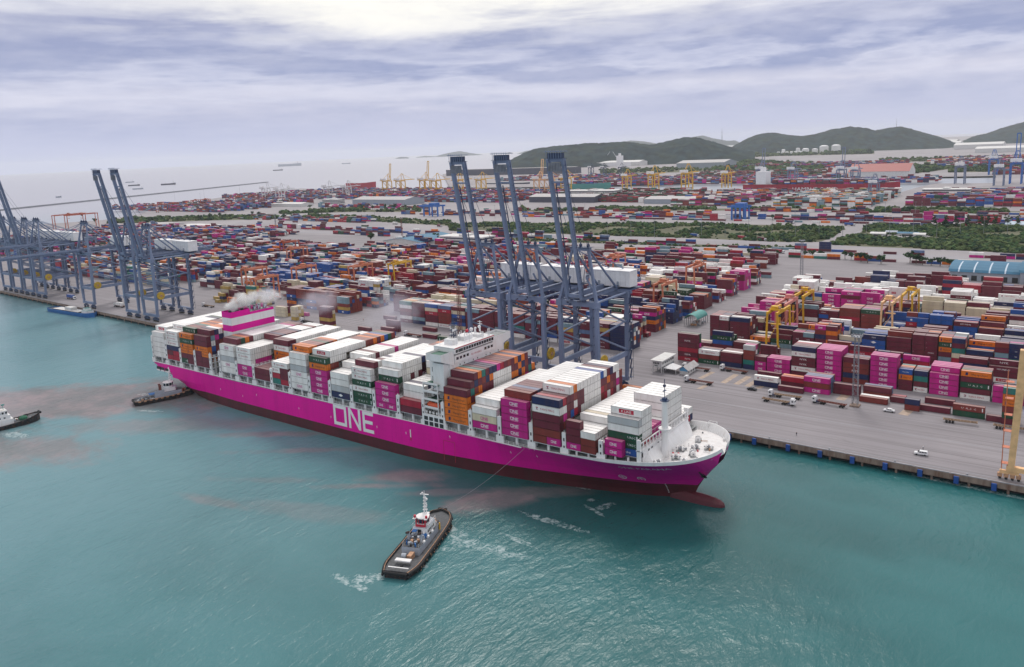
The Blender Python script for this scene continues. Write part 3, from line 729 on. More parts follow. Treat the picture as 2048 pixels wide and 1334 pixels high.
for b, x0 in enumerate(BAYX):
    H, z0 = BAYH[b], BAYZ[b]
    P = PROF[b]
    nextp = PROF[b + 1] if b + 1 < 20 and b not in (3, 13) else None
    for r in range(19):
        n = P[r]; y = Y0S + r * RP
        front = P[r - 1] if r else 0
        for t in range(n):
            halves = None; mark = None
            if b == 18 and r == 0:
                halves = h20((['magenta', mr, mr, mr][t], 'one' if t == 0 else None), (['brown', 'brown', w][t], None)) if t < 3 else None
                c = mr
            elif r == 0 and ROW0[b] and t < len(ROW0[b]):
                q = ROW0[b][t]
                if q[0] == '20': halves = q; c = 'maroon'
                else: c, mark = q
            else:
                if t == n - 1: c = TOPC[b].get(r) or (w if (b not in (2, 14) and RNG.random() < .93) else pick(P_MIX))
                else: c = ship_col(b, r, t, n)
                if b == 19:
                    if r == 1: c, mark = [('blue', 'mol'), ('green', 'uascr'), ('green', 'uascr'), (w, None), ('grey', None)][t]
                    elif r < 5: c, mark = (w, 'kl') if t == 5 and r == 2 else (('green' if t == 0 else w) if t != 1 else 'red', None)
                    elif r in (5, 6, 7): c = ['green', 'magenta', 'magenta'][t]
                    elif r < 15: c = 'orange' if t == 0 else w
                if t >= front:
                    m_ = {'green': 'uasc', 'orange': 'hl', 'magenta': 'one'}.get(c)
                    if mark is None and (t > front or True): mark = m_
                    if b == 17 and r == 3 and t == 6: mark = 'ym'
                    if b in (0,) and r == 1 and t == 5: mark = 'kl'
                    if b == 1 and r == 2: mark = 'ym'
                    if b == 9 and r == 1 and t == 6: c, mark = w, 'kl'
                    if b == 12 and r == 1 and t == 4: c, mark = 'green', 'uasc'
                    if b == 6 and r == 5 and t == 4: c, mark = w, 'ym'
                    if b == 13 and r == 7 and t == 4: c, mark = 'cream', 'hyb'
            items = [(0, 12.19, c, mark, '')]
            if halves: items = [(0, 6.06, halves[1][0], halves[1][1], 'short '), (6.13, 6.06, halves[2][0], halves[2][1], 'short forward ')]
            for off, L, c_, m_, hf in items:
                if b == 18 and r == 0 and hf == 'short ': zz, hh = z0 + t * 2.72, 2.72
                else: zz, hh = z0 + t * H, H
                q = rec(x0 + off, y, zz, L, hh - .06, c_, m_, slabel(c_, t, r, b, hf), GS)
                q.top = t == n - 1; q.side = t >= front; q.end = True if nextp is None or b == 19 else z0 + (t + 1) * H > BAYZ[b + 1] + nextp[r] * BAYH[b + 1] + .3; q.aft = b == 0 or b == 14 or b == 4
                q.back = r == 18 or t >= P[r + 1]
                if hf == 'short ': q.end = False
    if b == 18:
        q = rec(x0, Y0S, z0 + 3 * 2.72, 6.06, 2.66, mr, None, slabel(mr, 3, 0, b, 'short '), GS); q.top = q.side = q.end = q.aft = True
    if b == 19:
        for t in range(2):
            q = rec(x0, Y0S, z0 + t * 2.85 - .2, 6.9, 2.79, 'magenta', 'one', slabel('magenta', t, 0, b, 'short '), GS); q.side = q.end = True; q.top = t == 1

# ---------------- cargo in the yard
GY = 'containers stacked in the yard'
TH = 2.66
def stack(x, y, tiers, rows=1, L=12.19, desc='', pri=1.0, depthc=None, hs=None, th=TH):
    """tiers: list of (colour, mark) from the ground up; rows > 1 repeats inland with the same or random colours"""
    for r in range(rows):
        n = len(tiers) if hs is None or r >= len(hs) else hs[r]
        for t in range(n):
            if r == 0: c, mk = tiers[t]
            else: c, mk = (tiers[min(t, len(tiers) - 1)][0] if depthc == 'same' else pick(depthc or P_MIX)), None
            lab = '%s container, tier %s, %s' % (cname(c), NUM[t], desc) if r == 0 else '%s container, tier %s, row %s behind, %s' % (cname(c), NUM[t], NUM[r], desc)
            q = rec(x, y + r * 2.62, t * th + .05, L, th - .06, c, mk, lab, GY, pri)
            q.top = t == n - 1; q.side = r == 0 or t >= len(tiers); q.end = True; q.aft = True; q.back = r == rows - 1
A = lambda s: [(a.split(':')[0], (a.split(':') + [None])[1]) for a in s.split()]
# front row of the yard beside the guard building, west to east
R1 = [(-186.0, 12.19, 'red:nyk maroon:nyk red maroon maroon:nyk maroon', 2), (-173.4, 12.19, 'green:uasc brown white:ym', 3), (-160.6, 12.19, 'navy maroon maroon', 4), (-147.6, 6.06, 'navy teal brown brown grey:sn', 4), (-141.2, 6.06, 'magenta:one magenta:one maroon', 2),
      (-134.6, 12.19, 'magenta:one magenta:one magenta:one', 3), (-121.7, 12.19, 'maroon white:ym maroon:nyk maroon:nyk white:ym navy', 5), (-108.9, 12.19, 'magenta:one magenta:one magenta:one magenta:one magenta:one magenta:one', 5),
      (-96.0, 12.19, 'brown navy brown:nyk brown:nyk maroon', 3), (-83.2, 12.19, 'magenta:one magenta:one magenta:one magenta:one magenta:one magenta:one', 3), (-70.2, 6.06, 'maroon maroon orange:hl blue:mol', 4), (-63.6, 6.06, 'white:ym maroon teal navy', 4),
      (-56.8, 12.19, 'magenta:one magenta:one magenta:one magenta:one', 1), (-43.9, 12.19, 'white:ym maroon green:uasc maroon orange:hl', 4), (-30.9, 12.19, 'magenta:one magenta:one magenta:one', 2), (-18.0, 12.19, 'maroon maroon orange:hl', 3), (-5.0, 12.19, 'maroon navy', 3), (8, 12.19, 'maroon white orange', 3), (21, 12.19, 'maroon white', 3)]
for i, (x, L, s, rows) in enumerate(R1):
    same = 'magenta' in s.split()[-1] and rows >= 3
    stack(x, 405.3, A(s), rows, L, 'stack %s of the front yard row beside the guard building' % ORD[i] if False else 'front row stack %s east of guard building' % NUM[i], 1.0, 'same' if same else None)
stack(-56.8, 408.0, A('maroon magenta:one magenta:one magenta:one magenta:one'), 4, 12.19, 'tall block behind stack twelve', 1.0, 'same')
# loose low boxes on the apron in front of it
LOW = [(-132.6, 379.5, 12.19, 'navy white:ym', 1, None), (-136.5, 396, 12.19, 'maroon', 1, None), (-119.5, 376.5, 12.19, 'maroon', 1, None), (-120.5, 384.5, 12.19, 'maroon red', 2, [('orange', 1)]), (-108.2, 380.6, 12.19, 'magenta:one brown magenta:one', 4, [('brown', 1), ('steelblue', 1)]),
       (-95.3, 384.6, 12.19, 'maroon maroon', 1, None), (-82.0, 378.2, 12.19, 'brown', 2, [('white', 1)]), (-82.2, 387.0, 12.19, 'brown maroon', 2, [('steelblue', 1)]), (-69.6, 384.0, 6.06, 'maroon', 2, [('red', 1)]), (-62.2, 375.6, 6.06, 'brown navy', 1, None),
       (-56.5, 378.2, 12.19, 'maroon', 1, None), (-56.2, 390.0, 12.19, 'maroon', 1, None), (-43.4, 378.0, 12.19, 'green brown:uasc', 1, None), (-30.6, 377.0, 6.06, 'maroon', 1, None), (-24.9, 376.0, 6.06, 'maroon green:uascr brown orange:hl orange:hl teal', 2, [('orange', 2), ('grey', 1)])]
for i, (x, y, L, s, rows, dc) in enumerate(LOW):
    stack(x, y, A(s), rows, L, 'low pile %s on the open apron' % NUM[i], 1.3, dc)
# single boxes on the apron behind the ship
for i, (px, py, L, s, rows) in enumerate(((716, 660, 12.19, 'maroon', 1), (762, 668, 12.19, 'blue maroon', 1), (773, 661, 12.19, 'maroon maroon maroon', 1), (845, 661, 12.19, 'maroon', 1), (845, 675, 12.19, 'maroon', 2), (767, 638, 12.19, 'maroon', 1), (875, 680, 12.19, 'green', 1), (1278, 673, 6.06, 'maroon', 2),
                                          (1245, 780, 12.19, 'orange', 1), (440, 604, 6.06, 'yellow navy yellow', 2), (430, 605, 6.06, 'yellow', 1), (455, 606, 12.19, 'orange:hl orange:hl', 1), (640, 655, 12.19, 'yellow maroon yellow maroon maroon maroon', 2), (595, 630, 12.19, 'magenta', 1), (552, 632, 12.19, 'cream cream cream', 2), (583, 640, 6.06, 'yellow cream cream cream', 3))):
    x, y = un(px, py)
    stack(x, y, A(s), rows, L, 'loose pile %s on the apron behind the ship' % NUM[i], .5, [('maroon', 1), ('yellow', 1), ('cream', 1)] if i > 8 else None)
def block(name, x0, x1, y0, rows, pal, hmean, hvar=1.2, gap=.06, y_step=2.62, pitch=12.75, front=None, seed=0, pri=1.0, short=.15, hmax=6, det=None):
    rg = random.Random(seed * 7919 + 13)
    n = int((x1 - x0) / pitch); hs = {}
    base = [hmean + rg.gauss(0, hvar) for _ in range(n + 2)]
    for i in range(n):
        for r in range(rows):
            h = int(round(base[i] + .75 + rg.gauss(0, .7)))
            if rg.random() < gap * .5: h = 0
            hs[i, r] = max(0, min(hmax, h))
    dom = None
    for i in range(n):
        is20 = rg.random() < short; x = x0 + i * pitch
        if rg.random() < .35:
            dom = pick(pal)
            if dom in ('teal', 'greyblue', 'orange'): dom = 'maroon'
        elif rg.random() < .25: dom = None
        for r in range(rows):
            y = y0 + r * y_step; nh = hs[i, r]
            fr = hs.get((i, r - 1), 0); en = hs.get((i + 1, r), 0); bk = hs.get((i, r + 1), 0); af = hs.get((i - 1, r), 0)
            for t in range(nh):
                top = t == nh - 1; side = t >= fr; end = t >= en; back = t >= bk; aft = t >= af
                if not (top or side or end or back or aft): continue
                for off, L in (((0, 6.06), (6.15, 6.06)) if is20 else ((0, 12.19),)):
                    c = dom if dom and rg.random() < .7 else pick(pal)
                    lab = '%s container, tier %s, stack %s, row %s, %s' % (cname(c) if not is20 else 'short ' + ('' if off == 0 else 'east ') + cname(c), NUM[t], NUM[i], NUM[r], name)
                    q = rec(x + off, y, t * TH + .05, L, TH - .06, c, mark_for(c, L) if side else None, lab, GY, pri)
                    q.top, q.side, q.end, q.back, q.aft = top, side, end, back, aft
# eastern blocks, row by row inland
EB = [(430, 3, P_MIX, 2.3), (457.5, 6, P_MIX, 4.0), (484, 5, P_MIX, 2.6), (512, 6, P_MIX, 4.3), (541, 5, P_MIX, 3.3), (568, 6, P_MIX, 3.6), (596, 6, P_WHITE, 3.0), (626, 5, P_WHITE, 2.6), (655, 5, P_MIX, 2.6)]
for k, (y, rows, pal, hm) in enumerate(EB):
    block('%s eastern yard block inland' % ORD[k + 1], -188, 70, y, rows, pal, hm, seed=20 + k, pri=.8 - .04 * k, gap=.08, hmax=6)
block('sparse inland rows by the blue hall', -150, -60, 690, 5, [('white', 4), ('maroon', 5), ('navy', 3), ('orange', 2)], 2.2, seed=40, gap=.25, pri=.4)
MBK = [(407.5, 6, P_LEFT, 5.0), (434, 5, P_MIX, 4.4), (460, 6, P_ORSH, 4.6), (487, 6, P_BLUE, 4.6), (514, 5, P_MIX, 4.2), (541, 6, P_MIX, 4.0), (568, 6, P_MIX, 3.6), (596, 5, P_MIX, 3.4), (624, 6, P_MIX, 3.2), (652, 5, P_MIX, 2.8), (680, 5, P_MIX, 2.4)]
for k, (y, rows, pal, hm) in enumerate(MBK):
    x0 = -410 if k == 0 else -443
    block('%s middle block behind the raised cranes' % ORD[k], x0, -218, y, rows, pal, hm, seed=60 + k, pri=.55, gap=.04)
LB = [(409, 6, P_LEFT, 5.4), (437, 5, P_LEFT, 3.6), (464, 6, P_LEFT, 4.6), (492, 5, P_LEFT, 3.4), (520, 6, P_LEFT, 4.0), (548, 6, P_LEFT, 3.8), (576, 5, P_LEFT, 3.6), (604, 6, P_MIX, 3.4), (632, 5, P_MIX, 3.4), (660, 6, P_MIX, 3.0)]
for k, (y, rows, pal, hm) in enumerate(LB):
    block('%s west block behind the funnel' % ORD[k], -720 if k else -545, -459, y, rows, pal, hm, seed=90 + k, pri=.5, gap=.06)
block('yellow corner block west of the funnel', -640, -560, 400, 4, P_YEL, 2.6, seed=130, pri=.5)
FAR = []   # blocks seen only as texture of boxes: (x0,x1,y0,rows,pal,h)
for k in range(9): FAR.append((-1010, -740, 420 + 30 * k, 6, P_LEFT if k < 4 else P_WARM, 3.8))
for k in range(7): FAR.append((-1500, -1030, 470 + 42 * k, 6, P_WARM, 3.6))
FAR += [(-760, -480, 696 + 27 * k, 5, P_WARM, 2.8) for k in range(4) if k != 1] + [(-440, -240, 712 + 27 * k, 4, P_MIX, 2.4) for k in range(3)]
FAR += [(-1500, -1040, 770 + 22 * k, 4, P_WARM, 2.4) for k in range(3)]
# long line of boxes on the railway siding
FAR += [(-480, 60, 874, 1, P_WARM, 1.1), (-1250, -490, 885, 2, P_WARM, 1.8)]
# logistics yard beyond the scrub
FAR += [(-1150, -60, 1166, 1, P_WARM, .9), (-1100, 60, 1202, 2, P_WARM, 1.2), (-1050, 80, 1240, 1, P_MIX, .7), (-330, 100, 1216, 3, [('maroon', 5), ('magenta', 3), ('navy', 3), ('red', 3)], 2.0)]
# the second terminal
for k in range(11):
    y = 1500 + 30 * k
    FAR.append((-2350 + 18 * k, -1480, y + 40, 5, P_WARM, 3.6)); FAR.append((-1460, -1090, y - 30, 5, P_WARM, 3.4))
for k in range(8): FAR.append((-1060, -700, 1500 + 34 * k, 5, P_GREEN, 3.4))
for k in range(9): FAR.append((-670, -505, 1432 + 34 * k, 5, P_MIX, 4.0)); FAR.append((-470, -290, 1440 + 32 * k, 5, [('white', 6), ('greyblue', 5), ('maroon', 4), ('green', 2), ('orange', 2), ('yellow', 1)], 4.6))
for k in range(8): FAR.append((-255, 120, 1470 + 34 * k, 5, P_WARM, 4.0))
for k in range(7): FAR.append((-2250 + 40 * k, -1700, 1120 + 45 * k, 5, P_WARM, 3.8))
for k in range(6): FAR.append((-950, -560, 2160 + 45 * k, 5, P_WARM, 3.6))
for k in range(5): FAR.append((-420, 100, 2950 + 60 * k, 6, P_GREEN if k % 2 else P_WARM, 4.2)); FAR.append((-220, 120, 2480 + 60 * k, 5, P_WARM, 2.4))

FAR += [(-1400 + 20 * k, -980, 2120 + 42 * k, 6, P_WARM, 3.8) for k in range(7)] + [(-540, -300, 2140 + 50 * k, 5, P_WARM, 2.8) for k in range(3)] + [(-1900, -1300, 2480 + 70 * k, 5, P_WARM, 3) for k in range(4)]
FAR += [(-1150, -700, 2500 + 70 * k, 6, P_GREEN, 3.2) for k in range(5)] + [(-520, 150, 3400 + 90 * k, 6, P_MIX, 4.0) for k in range(5)] + [(-1250, -600, 3200 + 110 * k, 6, P_WARM, 3.4) for k in range(4)]
FAR += [(-1480, -1080, 1000 + 26 * k, 3, P_WARM, 1.4) for k in range(2)] + [(-1560, -1180, 1290, 3, P_WARM, 2.0), (-1030, -520, 1290, 1, P_MIX, .8), (-520, 40, 1330, 2, P_MIX, 1.0)] + [(-1000, -620, 842, 1, P_WARM, 1.2), (-380, 20, 820, 1, P_MIX, .8)]
def boxface(v, f, mi, q, m): k = len(v); v += q; f.append((k, k + 1, k + 2, k + 3)); mi.append(m)
def container_geo(mb, x0, y0, z0, L, H, c, detail, faces='TSEBA'):
    """detail 2: frame, recessed panels, door leaves; 1: framed faces; 0: plain"""
    x1, y1, z1 = x0 + L, y0 + W, z0 + H
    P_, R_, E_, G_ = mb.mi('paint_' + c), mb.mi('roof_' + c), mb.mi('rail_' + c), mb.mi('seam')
    V, Fc, M_ = mb.v, mb.f, mb.m
    def face(o, u, v_, nrm, m, b=.16, bz=.16, door=False):
        # o corner, u/v edge vectors
        o, u, v_, nrm = map(lambda a: np.array(a, float), (o, u, v_, nrm))
        lu, lv = np.linalg.norm(u), np.linalg.norm(v_)
        a1, a2 = b / lu, bz / lv
        def pt(a, c_, d=0): return tuple(o + u * a + v_ * c_ - nrm * d)
        k = len(V); dep = .06 if detail == 2 else .0
        V.extend([pt(0, 0), pt(1, 0), pt(1, 1), pt(0, 1), pt(a1, a2), pt(1 - a1, a2), pt(1 - a1, 1 - a2), pt(a1, 1 - a2)])
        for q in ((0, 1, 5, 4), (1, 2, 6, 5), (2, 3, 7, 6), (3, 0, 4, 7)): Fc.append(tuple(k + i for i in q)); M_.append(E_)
        if dep:
            V.extend([pt(a1, a2, dep), pt(1 - a1, a2, dep), pt(1 - a1, 1 - a2, dep), pt(a1, 1 - a2, dep)])
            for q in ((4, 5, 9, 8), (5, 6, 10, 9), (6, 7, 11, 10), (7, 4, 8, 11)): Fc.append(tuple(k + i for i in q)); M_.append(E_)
            j = (8, 9, 10, 11)
        else: j = (4, 5, 6, 7)
        Fc.append(tuple(k + i for i in j)); M_.append(m)
        if door:
            for s in (.27, .5, .73):
                k = len(V); hw = (.045 if s == .5 else .03) / lu; d = dep - .015
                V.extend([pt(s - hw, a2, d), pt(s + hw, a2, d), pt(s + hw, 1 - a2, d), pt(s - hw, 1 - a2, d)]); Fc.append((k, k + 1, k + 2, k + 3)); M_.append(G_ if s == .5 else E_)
    if detail == 0:
        k = len(V)
        V.extend([(x0, y0, z0), (x1, y0, z0), (x1, y1, z0), (x0, y1, z0), (x0, y0, z1), (x1, y0, z1), (x1, y1, z1), (x0, y1, z1)])
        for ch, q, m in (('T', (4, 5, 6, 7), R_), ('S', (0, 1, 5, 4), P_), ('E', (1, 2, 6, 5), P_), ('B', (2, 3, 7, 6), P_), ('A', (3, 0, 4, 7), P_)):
            if ch in faces: Fc.append(tuple(k + i for i in q)); M_.append(m)
        return
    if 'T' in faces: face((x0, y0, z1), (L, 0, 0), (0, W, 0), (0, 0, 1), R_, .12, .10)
    if 'S' in faces: face((x0, y0, z0), (L, 0, 0), (0, 0, H), (0, -1, 0), P_, .16, .14)
    if 'E' in faces: face((x1, y0, z0), (0, W, 0), (0, 0, H), (1, 0, 0), P_, .13, .14, True)
    if 'B' in faces: face((x1, y1, z0), (-L, 0, 0), (0, 0, H), (0, 1, 0), P_, .16, .14)
    if 'A' in faces: face((x0, y1, z0), (0, -W, 0), (0, 0, H), (-1, 0, 0), P_, .13, .14, True)
    if detail == 2:
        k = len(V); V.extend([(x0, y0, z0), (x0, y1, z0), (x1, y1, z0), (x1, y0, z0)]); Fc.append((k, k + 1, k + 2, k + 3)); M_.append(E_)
CAMP = np.array([0, 0, CAMZ])
def view_area(r):
    """rough size in the picture of the faces that can be seen"""
    c = np.array([r.x0 + r.L / 2, r.y0 + W / 2, r.z0 + r.H / 2]); d = c - CAMP; z = d @ CW
    if z < 10: return 0
    u = CX + F * (d @ CR) / z; v = CY - F * (d @ CU) / z
    if u < -20 or u > 2068 or v < 0 or v > 1334: return 0
    dist = np.linalg.norm(d); k = (F / dist) ** 2; n = -d / dist
    a = 0
    if r.top: a += r.L * W * max(0, n[2])
    if r.side: a += r.L * r.H * max(0, -n[1])
    if r.end: a += W * r.H * max(0, n[0])
    return a * k * r.pri
scored = sorted(RECS, key=lambda r: -view_area(r))
INDIV = set(id(r) for r in scored[:300])
_cm = {}
seen_labels = set()
def indiv(r):
    key = (round(r.L, 2), round(r.H, 2), r.c)
    if key not in _cm:
        b = MB(); container_geo(b, -r.L / 2, -W / 2, 0, r.L, r.H, r.c, 2)
        o = b.build('shipping_container'); _cm[key] = o.data; bpy.data.objects.remove(o)
    o = bpy.data.objects.new('shipping_container', _cm[key]); COL.objects.link(o); o.location = (r.x0 + r.L / 2, r.y0 + W / 2, r.z0)
    lab = r.label
    if len(lab.split()) > 16: print('LONG', lab)
    if lab in seen_labels: lab = lab + ' again'
    seen_labels.add(lab); tag(o, lab, 'container', r.group)
    if r.mark and r.side:
        key = ('mark', r.mark, round(r.L, 2), round(r.H, 2), r.c in ('magenta', 'darkmaroon'), r.c == 'white')
        if key not in _cm:
            b = MB(); draw_mark(b, r.mark, r.c, 0, -W / 2 + .035, r.H / 2, r.L); q = b.build('lettering'); _cm[key] = q.data; bpy.data.objects.remove(q)
        q = bpy.data.objects.new('lettering', _cm[key]); COL.objects.link(q); q.parent = o
stuff = MB()
for r in RECS:
    if id(r) in INDIV: indiv(r)
    else:
        if not (r.top or r.side or r.end or r.back or r.aft): continue
        near = r.y0 < 560
        container_geo(stuff, r.x0, r.y0, r.z0, r.L, r.H, r.c, 1 if near else 0, ''.join(ch for ch, on in zip('TSEBA', (r.top, r.side, r.end, r.back, r.aft)) if on or near))
        if r.mark and r.side and r.y0 < 640: draw_mark(stuff, r.mark, r.c, r.x0 + r.L / 2, r.y0 - .02, r.z0 + r.H / 2, r.L)
for k, (x0, x1, y0, rows, pal, hm) in enumerate(FAR):
    rg = random.Random(500 + k); n = int((x1 - x0) / 12.9)
    for i in range(n):
        base = hm * 1.25 + rg.gauss(0, 1.0); dom = pick(pal) if rg.random() < .5 else None; hh = []
        for r_ in range(rows + 1): hh.append(0 if rg.random() < .08 or r_ == rows else max(0, min(6, int(round(base + rg.gauss(0, .6))))))
        for r_ in range(rows):
            for t in range(hh[r_]):
                if t < hh[r_ - 1] - (0 if r_ else 99) and r_ and t < hh[r_] - 1: continue
                c = dom if dom and rg.random() < .6 else pick(pal)
                container_geo(stuff, x0 + i * 12.9, y0 + r_ * 2.7, t * 2.65 + .03, 12.19, 2.6, c, 0)
tag(stuff.build('container_stacks'), 'rest of the stacked shipping containers in many colours', None, None, 'stuff')

# ------------------------------------------------------------------ the container ship
SHIP = empty('container_ship', (-260, 250, WL), 'huge magenta container ship with white lettering, loaded and leaving the quay', 'container ship')
SO = (-260, 250, WL)
CYS = 250.0
def lerp(pts, x):
    if x <= pts[0][0]: return pts[0][1]
    for (a, b), (c, d) in zip(pts, pts[1:]):
        if x <= c: return b + (d - b) * (x - a) / (c - a)
    return pts[-1][1]
def deck_z(x): return lerp([(-430, 12.2), (-345, 11.6), (-270, 11.9), (-168, 12.5), (-136, 13.8), (-130, 14.2), (-110, 16.5), (-97, 17.3)], x)
def hw_deck(x):
    if x < -418: return lerp([(-430.5, 22.6), (-418, 23.9)], x)
    if x < -124: return 23.9
    t = min(1, (x + 124) / (124 - 97.4)); return 23.9 * (1 - t ** 2.45) ** .5 if t < 1 else 0
def stem_x(z): return lerp([(-9, -112), (-4, -110), (0, -107.5), (2.3, -107), (8, -102.8), (12.8, -98.8), (17.3, -97.4)], z)
def hw_wl(x):
    if x < -235: return lerp([(-412, 3), (-405, 12), (-395, 19), (-380, 22), (-350, 23.7), (-235, 23.9)], x)
    t = (x + 235) / (235 - 109.5)
    return 23.9 * max(0, (1 - t ** 1.9)) if t < 1 else 0
def stern_z(x):  # keel line rising towards the stern
    return lerp([(-430.5, 6.2), (-428, 4.5), (-420, 2.2), (-413, .2), (-405, -3.0), (-398, -9)], x)
def hull_hw(x, z):
    """half breadth of the hull at station x, height z"""
    top = deck_z(x); a = hw_deck(x)
    if x > -235:
        xs = stem_x(z)
        if x >= xs: return 0.0
        # shift the station so that every waterline closes on the stem
        k = max(0.0, min(1.0, (z + 4) / (top + 4)))
        wl_ = hw_wl(min(x + (-109.5 - stem_x(-4)) * 0, -109.6)); close = min(1.0, ((xs - x) / 14.0)) ** .62
        b = wl_ + (a - wl_) * k ** 1.55
        return max(.12, b) * close ** (1 - k)
    b = hw_wl(x); kz = stern_z(x)
    k = max(0.0, min(1.0, (z - max(-4, kz)) / (top - max(-4, kz) + .01)))
    if x < -380: return b + (a - b) * min(1, k * 2.2) ** .7
    return b + (a - b) * k
zs = [-9, -6, -4, -2, 0, 2.3, 5, 8, 10.5, None]
xsn = [-430.5, -429, -427, -424, -420, -415, -410, -405, -400, -395, -388, -380, -365, -350, -320, -290, -260, -235, -222, -210, -200, -190, -180, -172, -164, -156, -149, -143, -137, -132, -127, -123, -119, -116, -113, -110.5, -108.5, -107.2, -105.5, -104, -102.5, -101, -99.8, -98.8, -98, -97.5]
mag, red = MB(), MB()
grid = []
for x in xsn:
    col_ = []
    for z in zs:
        zt = deck_z(x) if z is None else (lerp([(-430, .9), (-210, .9), (-128, 2.3)], x) if z == 2.3 else z)
        zt = max(zt, stern_z(x)) if x < -398 else zt
        if x > -112:   # raise lower levels to the stem line
            zl = lerp([(-112, -9), (-110, -4), (-107.5, 0), (-107, 2.3), (-102.8, 8), (-98.8, 12.8), (-97.4, 17.3)], x); zt = max(zt, zl)
        zt = min(zt, deck_z(x))
        col_.append((x, hull_hw(min(x, stem_x(zt) - .02), zt) if x > -235 else hull_hw(x, zt), zt))
    grid.append(col_)
for i in range(len(xsn) - 1):
    for j in range(len(zs) - 1):
        A_, B_, C_, D_ = grid[i][j], grid[i + 1][j], grid[i + 1][j + 1], grid[i][j + 1]
        if abs(A_[2] - D_[2]) < .01 and abs(B_[2] - C_[2]) < .01: continue
        m_ = red if j < 5 else mag; nm = 'hull_red' if j < 5 else 'hull_magenta'
        zt = (A_[2] + D_[2]) / 2
        m_.poly([(A_[0], CYS - A_[1], A_[2]), (B_[0], CYS - B_[1], B_[2]), (C_[0], CYS - C_[1], C_[2]), (D_[0], CYS - D_[1], D_[2])], nm)
        m_.poly([(D_[0], CYS + D_[1], D_[2]), (C_[0], CYS + C_[1], C_[2]), (B_[0], CYS + B_[1], B_[2]), (A_[0], CYS + A_[1], A_[2])], nm)
g0 = grid[0]
mag.poly([(p[0], CYS - p[1], p[2]) for p in g0 if p[2] >= 6] + [(p[0], CYS + p[1], p[2]) for p in reversed(g0) if p[2] >= 6], 'hull_magenta')
h_ = mag.build('hull', SHIP, SO, True); h2 = red.build('boot_top', SHIP, SO, True)
for q in (h_, h2):
    try: q.data.set_sharp_from_angle(angle=R(35))
    except Exception: pass
# bulb
b = MB(); n = 12; rings = [(-117, 2.2, 3.9, -4.4), (-112, 2.3, 3.9, -4.2), (-107.5, 2.3, 3.7, -4.1), (-104, 2.2, 3.4, -4.0), (-101, 1.95, 2.9, -3.9), (-99, 1.5, 2.2, -3.8), (-97.8, .85, 1.3, -3.7), (-97.3, .1, .2, -3.7)]
rr = [[(x, CYS + a * math.cos(2 * math.pi * i / n) * 1.1, c + h * math.sin(2 * math.pi * i / n) * .9) for i in range(n)] for x, a, h, c in rings]
for p, q in zip(rr, rr[1:]):
    for i in range(n): b.poly([p[i], p[(i + 1) % n], q[(i + 1) % n], q[i]], 'bulb_red')
b.build('bulbous_bow', SHIP, SO, True)
# decks
b = MB(); dk = [x for x in xsn if x <= -117] + [-117]
for x0, x1 in zip(dk, dk[1:]):
    b.poly([(x0, CYS - hw_deck(x0) + .1, deck_z(x0) - .05), (x1, CYS - hw_deck(x1) + .1, deck_z(x1) - .05), (x1, CYS + hw_deck(x1) - .1, deck_z(x1) - .05), (x0, CYS + hw_deck(x0) - .1, deck_z(x0) - .05)], 'ship_deck')
b.build('main_deck', SHIP, SO)
# white bulwark and deck of the bow
def ih(x): return max(0.0, hull_hw(x, deck_z(x) - 1.3) - .35)
b = MB(); dk = [x for x in xsn if x >= -119]
for x0, x1 in zip(dk, dk[1:]):
    z0, z1 = deck_z(x0) - 1.2, deck_z(x1) - 1.2
    w0, w1 = ih(x0), ih(x1); b.poly([(x0, CYS - w0, z0), (x1, CYS - w1, z1), (x1, CYS + w1, z1), (x0, CYS + w0, z0)], 'bow_deck')
b.build('forecastle_deck', SHIP, SO)
b = MB(); bl = [x for x in xsn if x >= -164]
def blh(x): return lerp([(-164, .15), (-150, .5), (-140, .8), (-130, 1.35), (-97, 1.35)], x)
for x0, x1 in zip(bl, bl[1:]):
    for s in (-1, 1):
        y0, y1 = CYS + s * hw_deck(x0), CYS + s * hw_deck(x1); z0, z1 = deck_z(x0), deck_z(x1)
        f0, f1 = s * .25, s * .25
        b.poly([(x0, y0, z0), (x1, y1, z1), (x1, y1 + f1 * (1 if x1 < -98 else 0), z1 + blh(x1)), (x0, y0 + f0, z0 + blh(x0))][::-s], 'ship_white')
        b.poly([(x0, CYS + s * ih(x0), z0 - 1.3), (x1, CYS + s * ih(x1), z1 - 1.3), (x1, y1 - s * .1, z1 + blh(x1)), (x0, y0 - s * .1, z0 + blh(x0))][::s], 'ship_white')
        b.poly([(x0, y0 - s * .1, z0 + blh(x0)), (x1, y1 - s * .1, z1 + blh(x1)), (x1, y1 + f1, z1 + blh(x1)), (x0, y0 + f0, z0 + blh(x0))][::s], 'ship_white')
b.build('bulwark', SHIP, SO)
# rail and edge fittings along the side
b = MB()
for s in (-1, 1):
    y = CYS + s * 23.75
    b.box(-427, -168, y - .12, y + .12, 12.0, 12.45, 'ship_white')
    for z in (13.0, 13.55): b.box(-427, -160, y - .04, y + .04, z, z + .07, 'ship_white')
    x = -426
    while x < -160: b.box(x, x + .09, y - .05, y + .05, 12.2, 13.6, 'ship_white'); x += 2.4
b.build('railing', SHIP, SO)
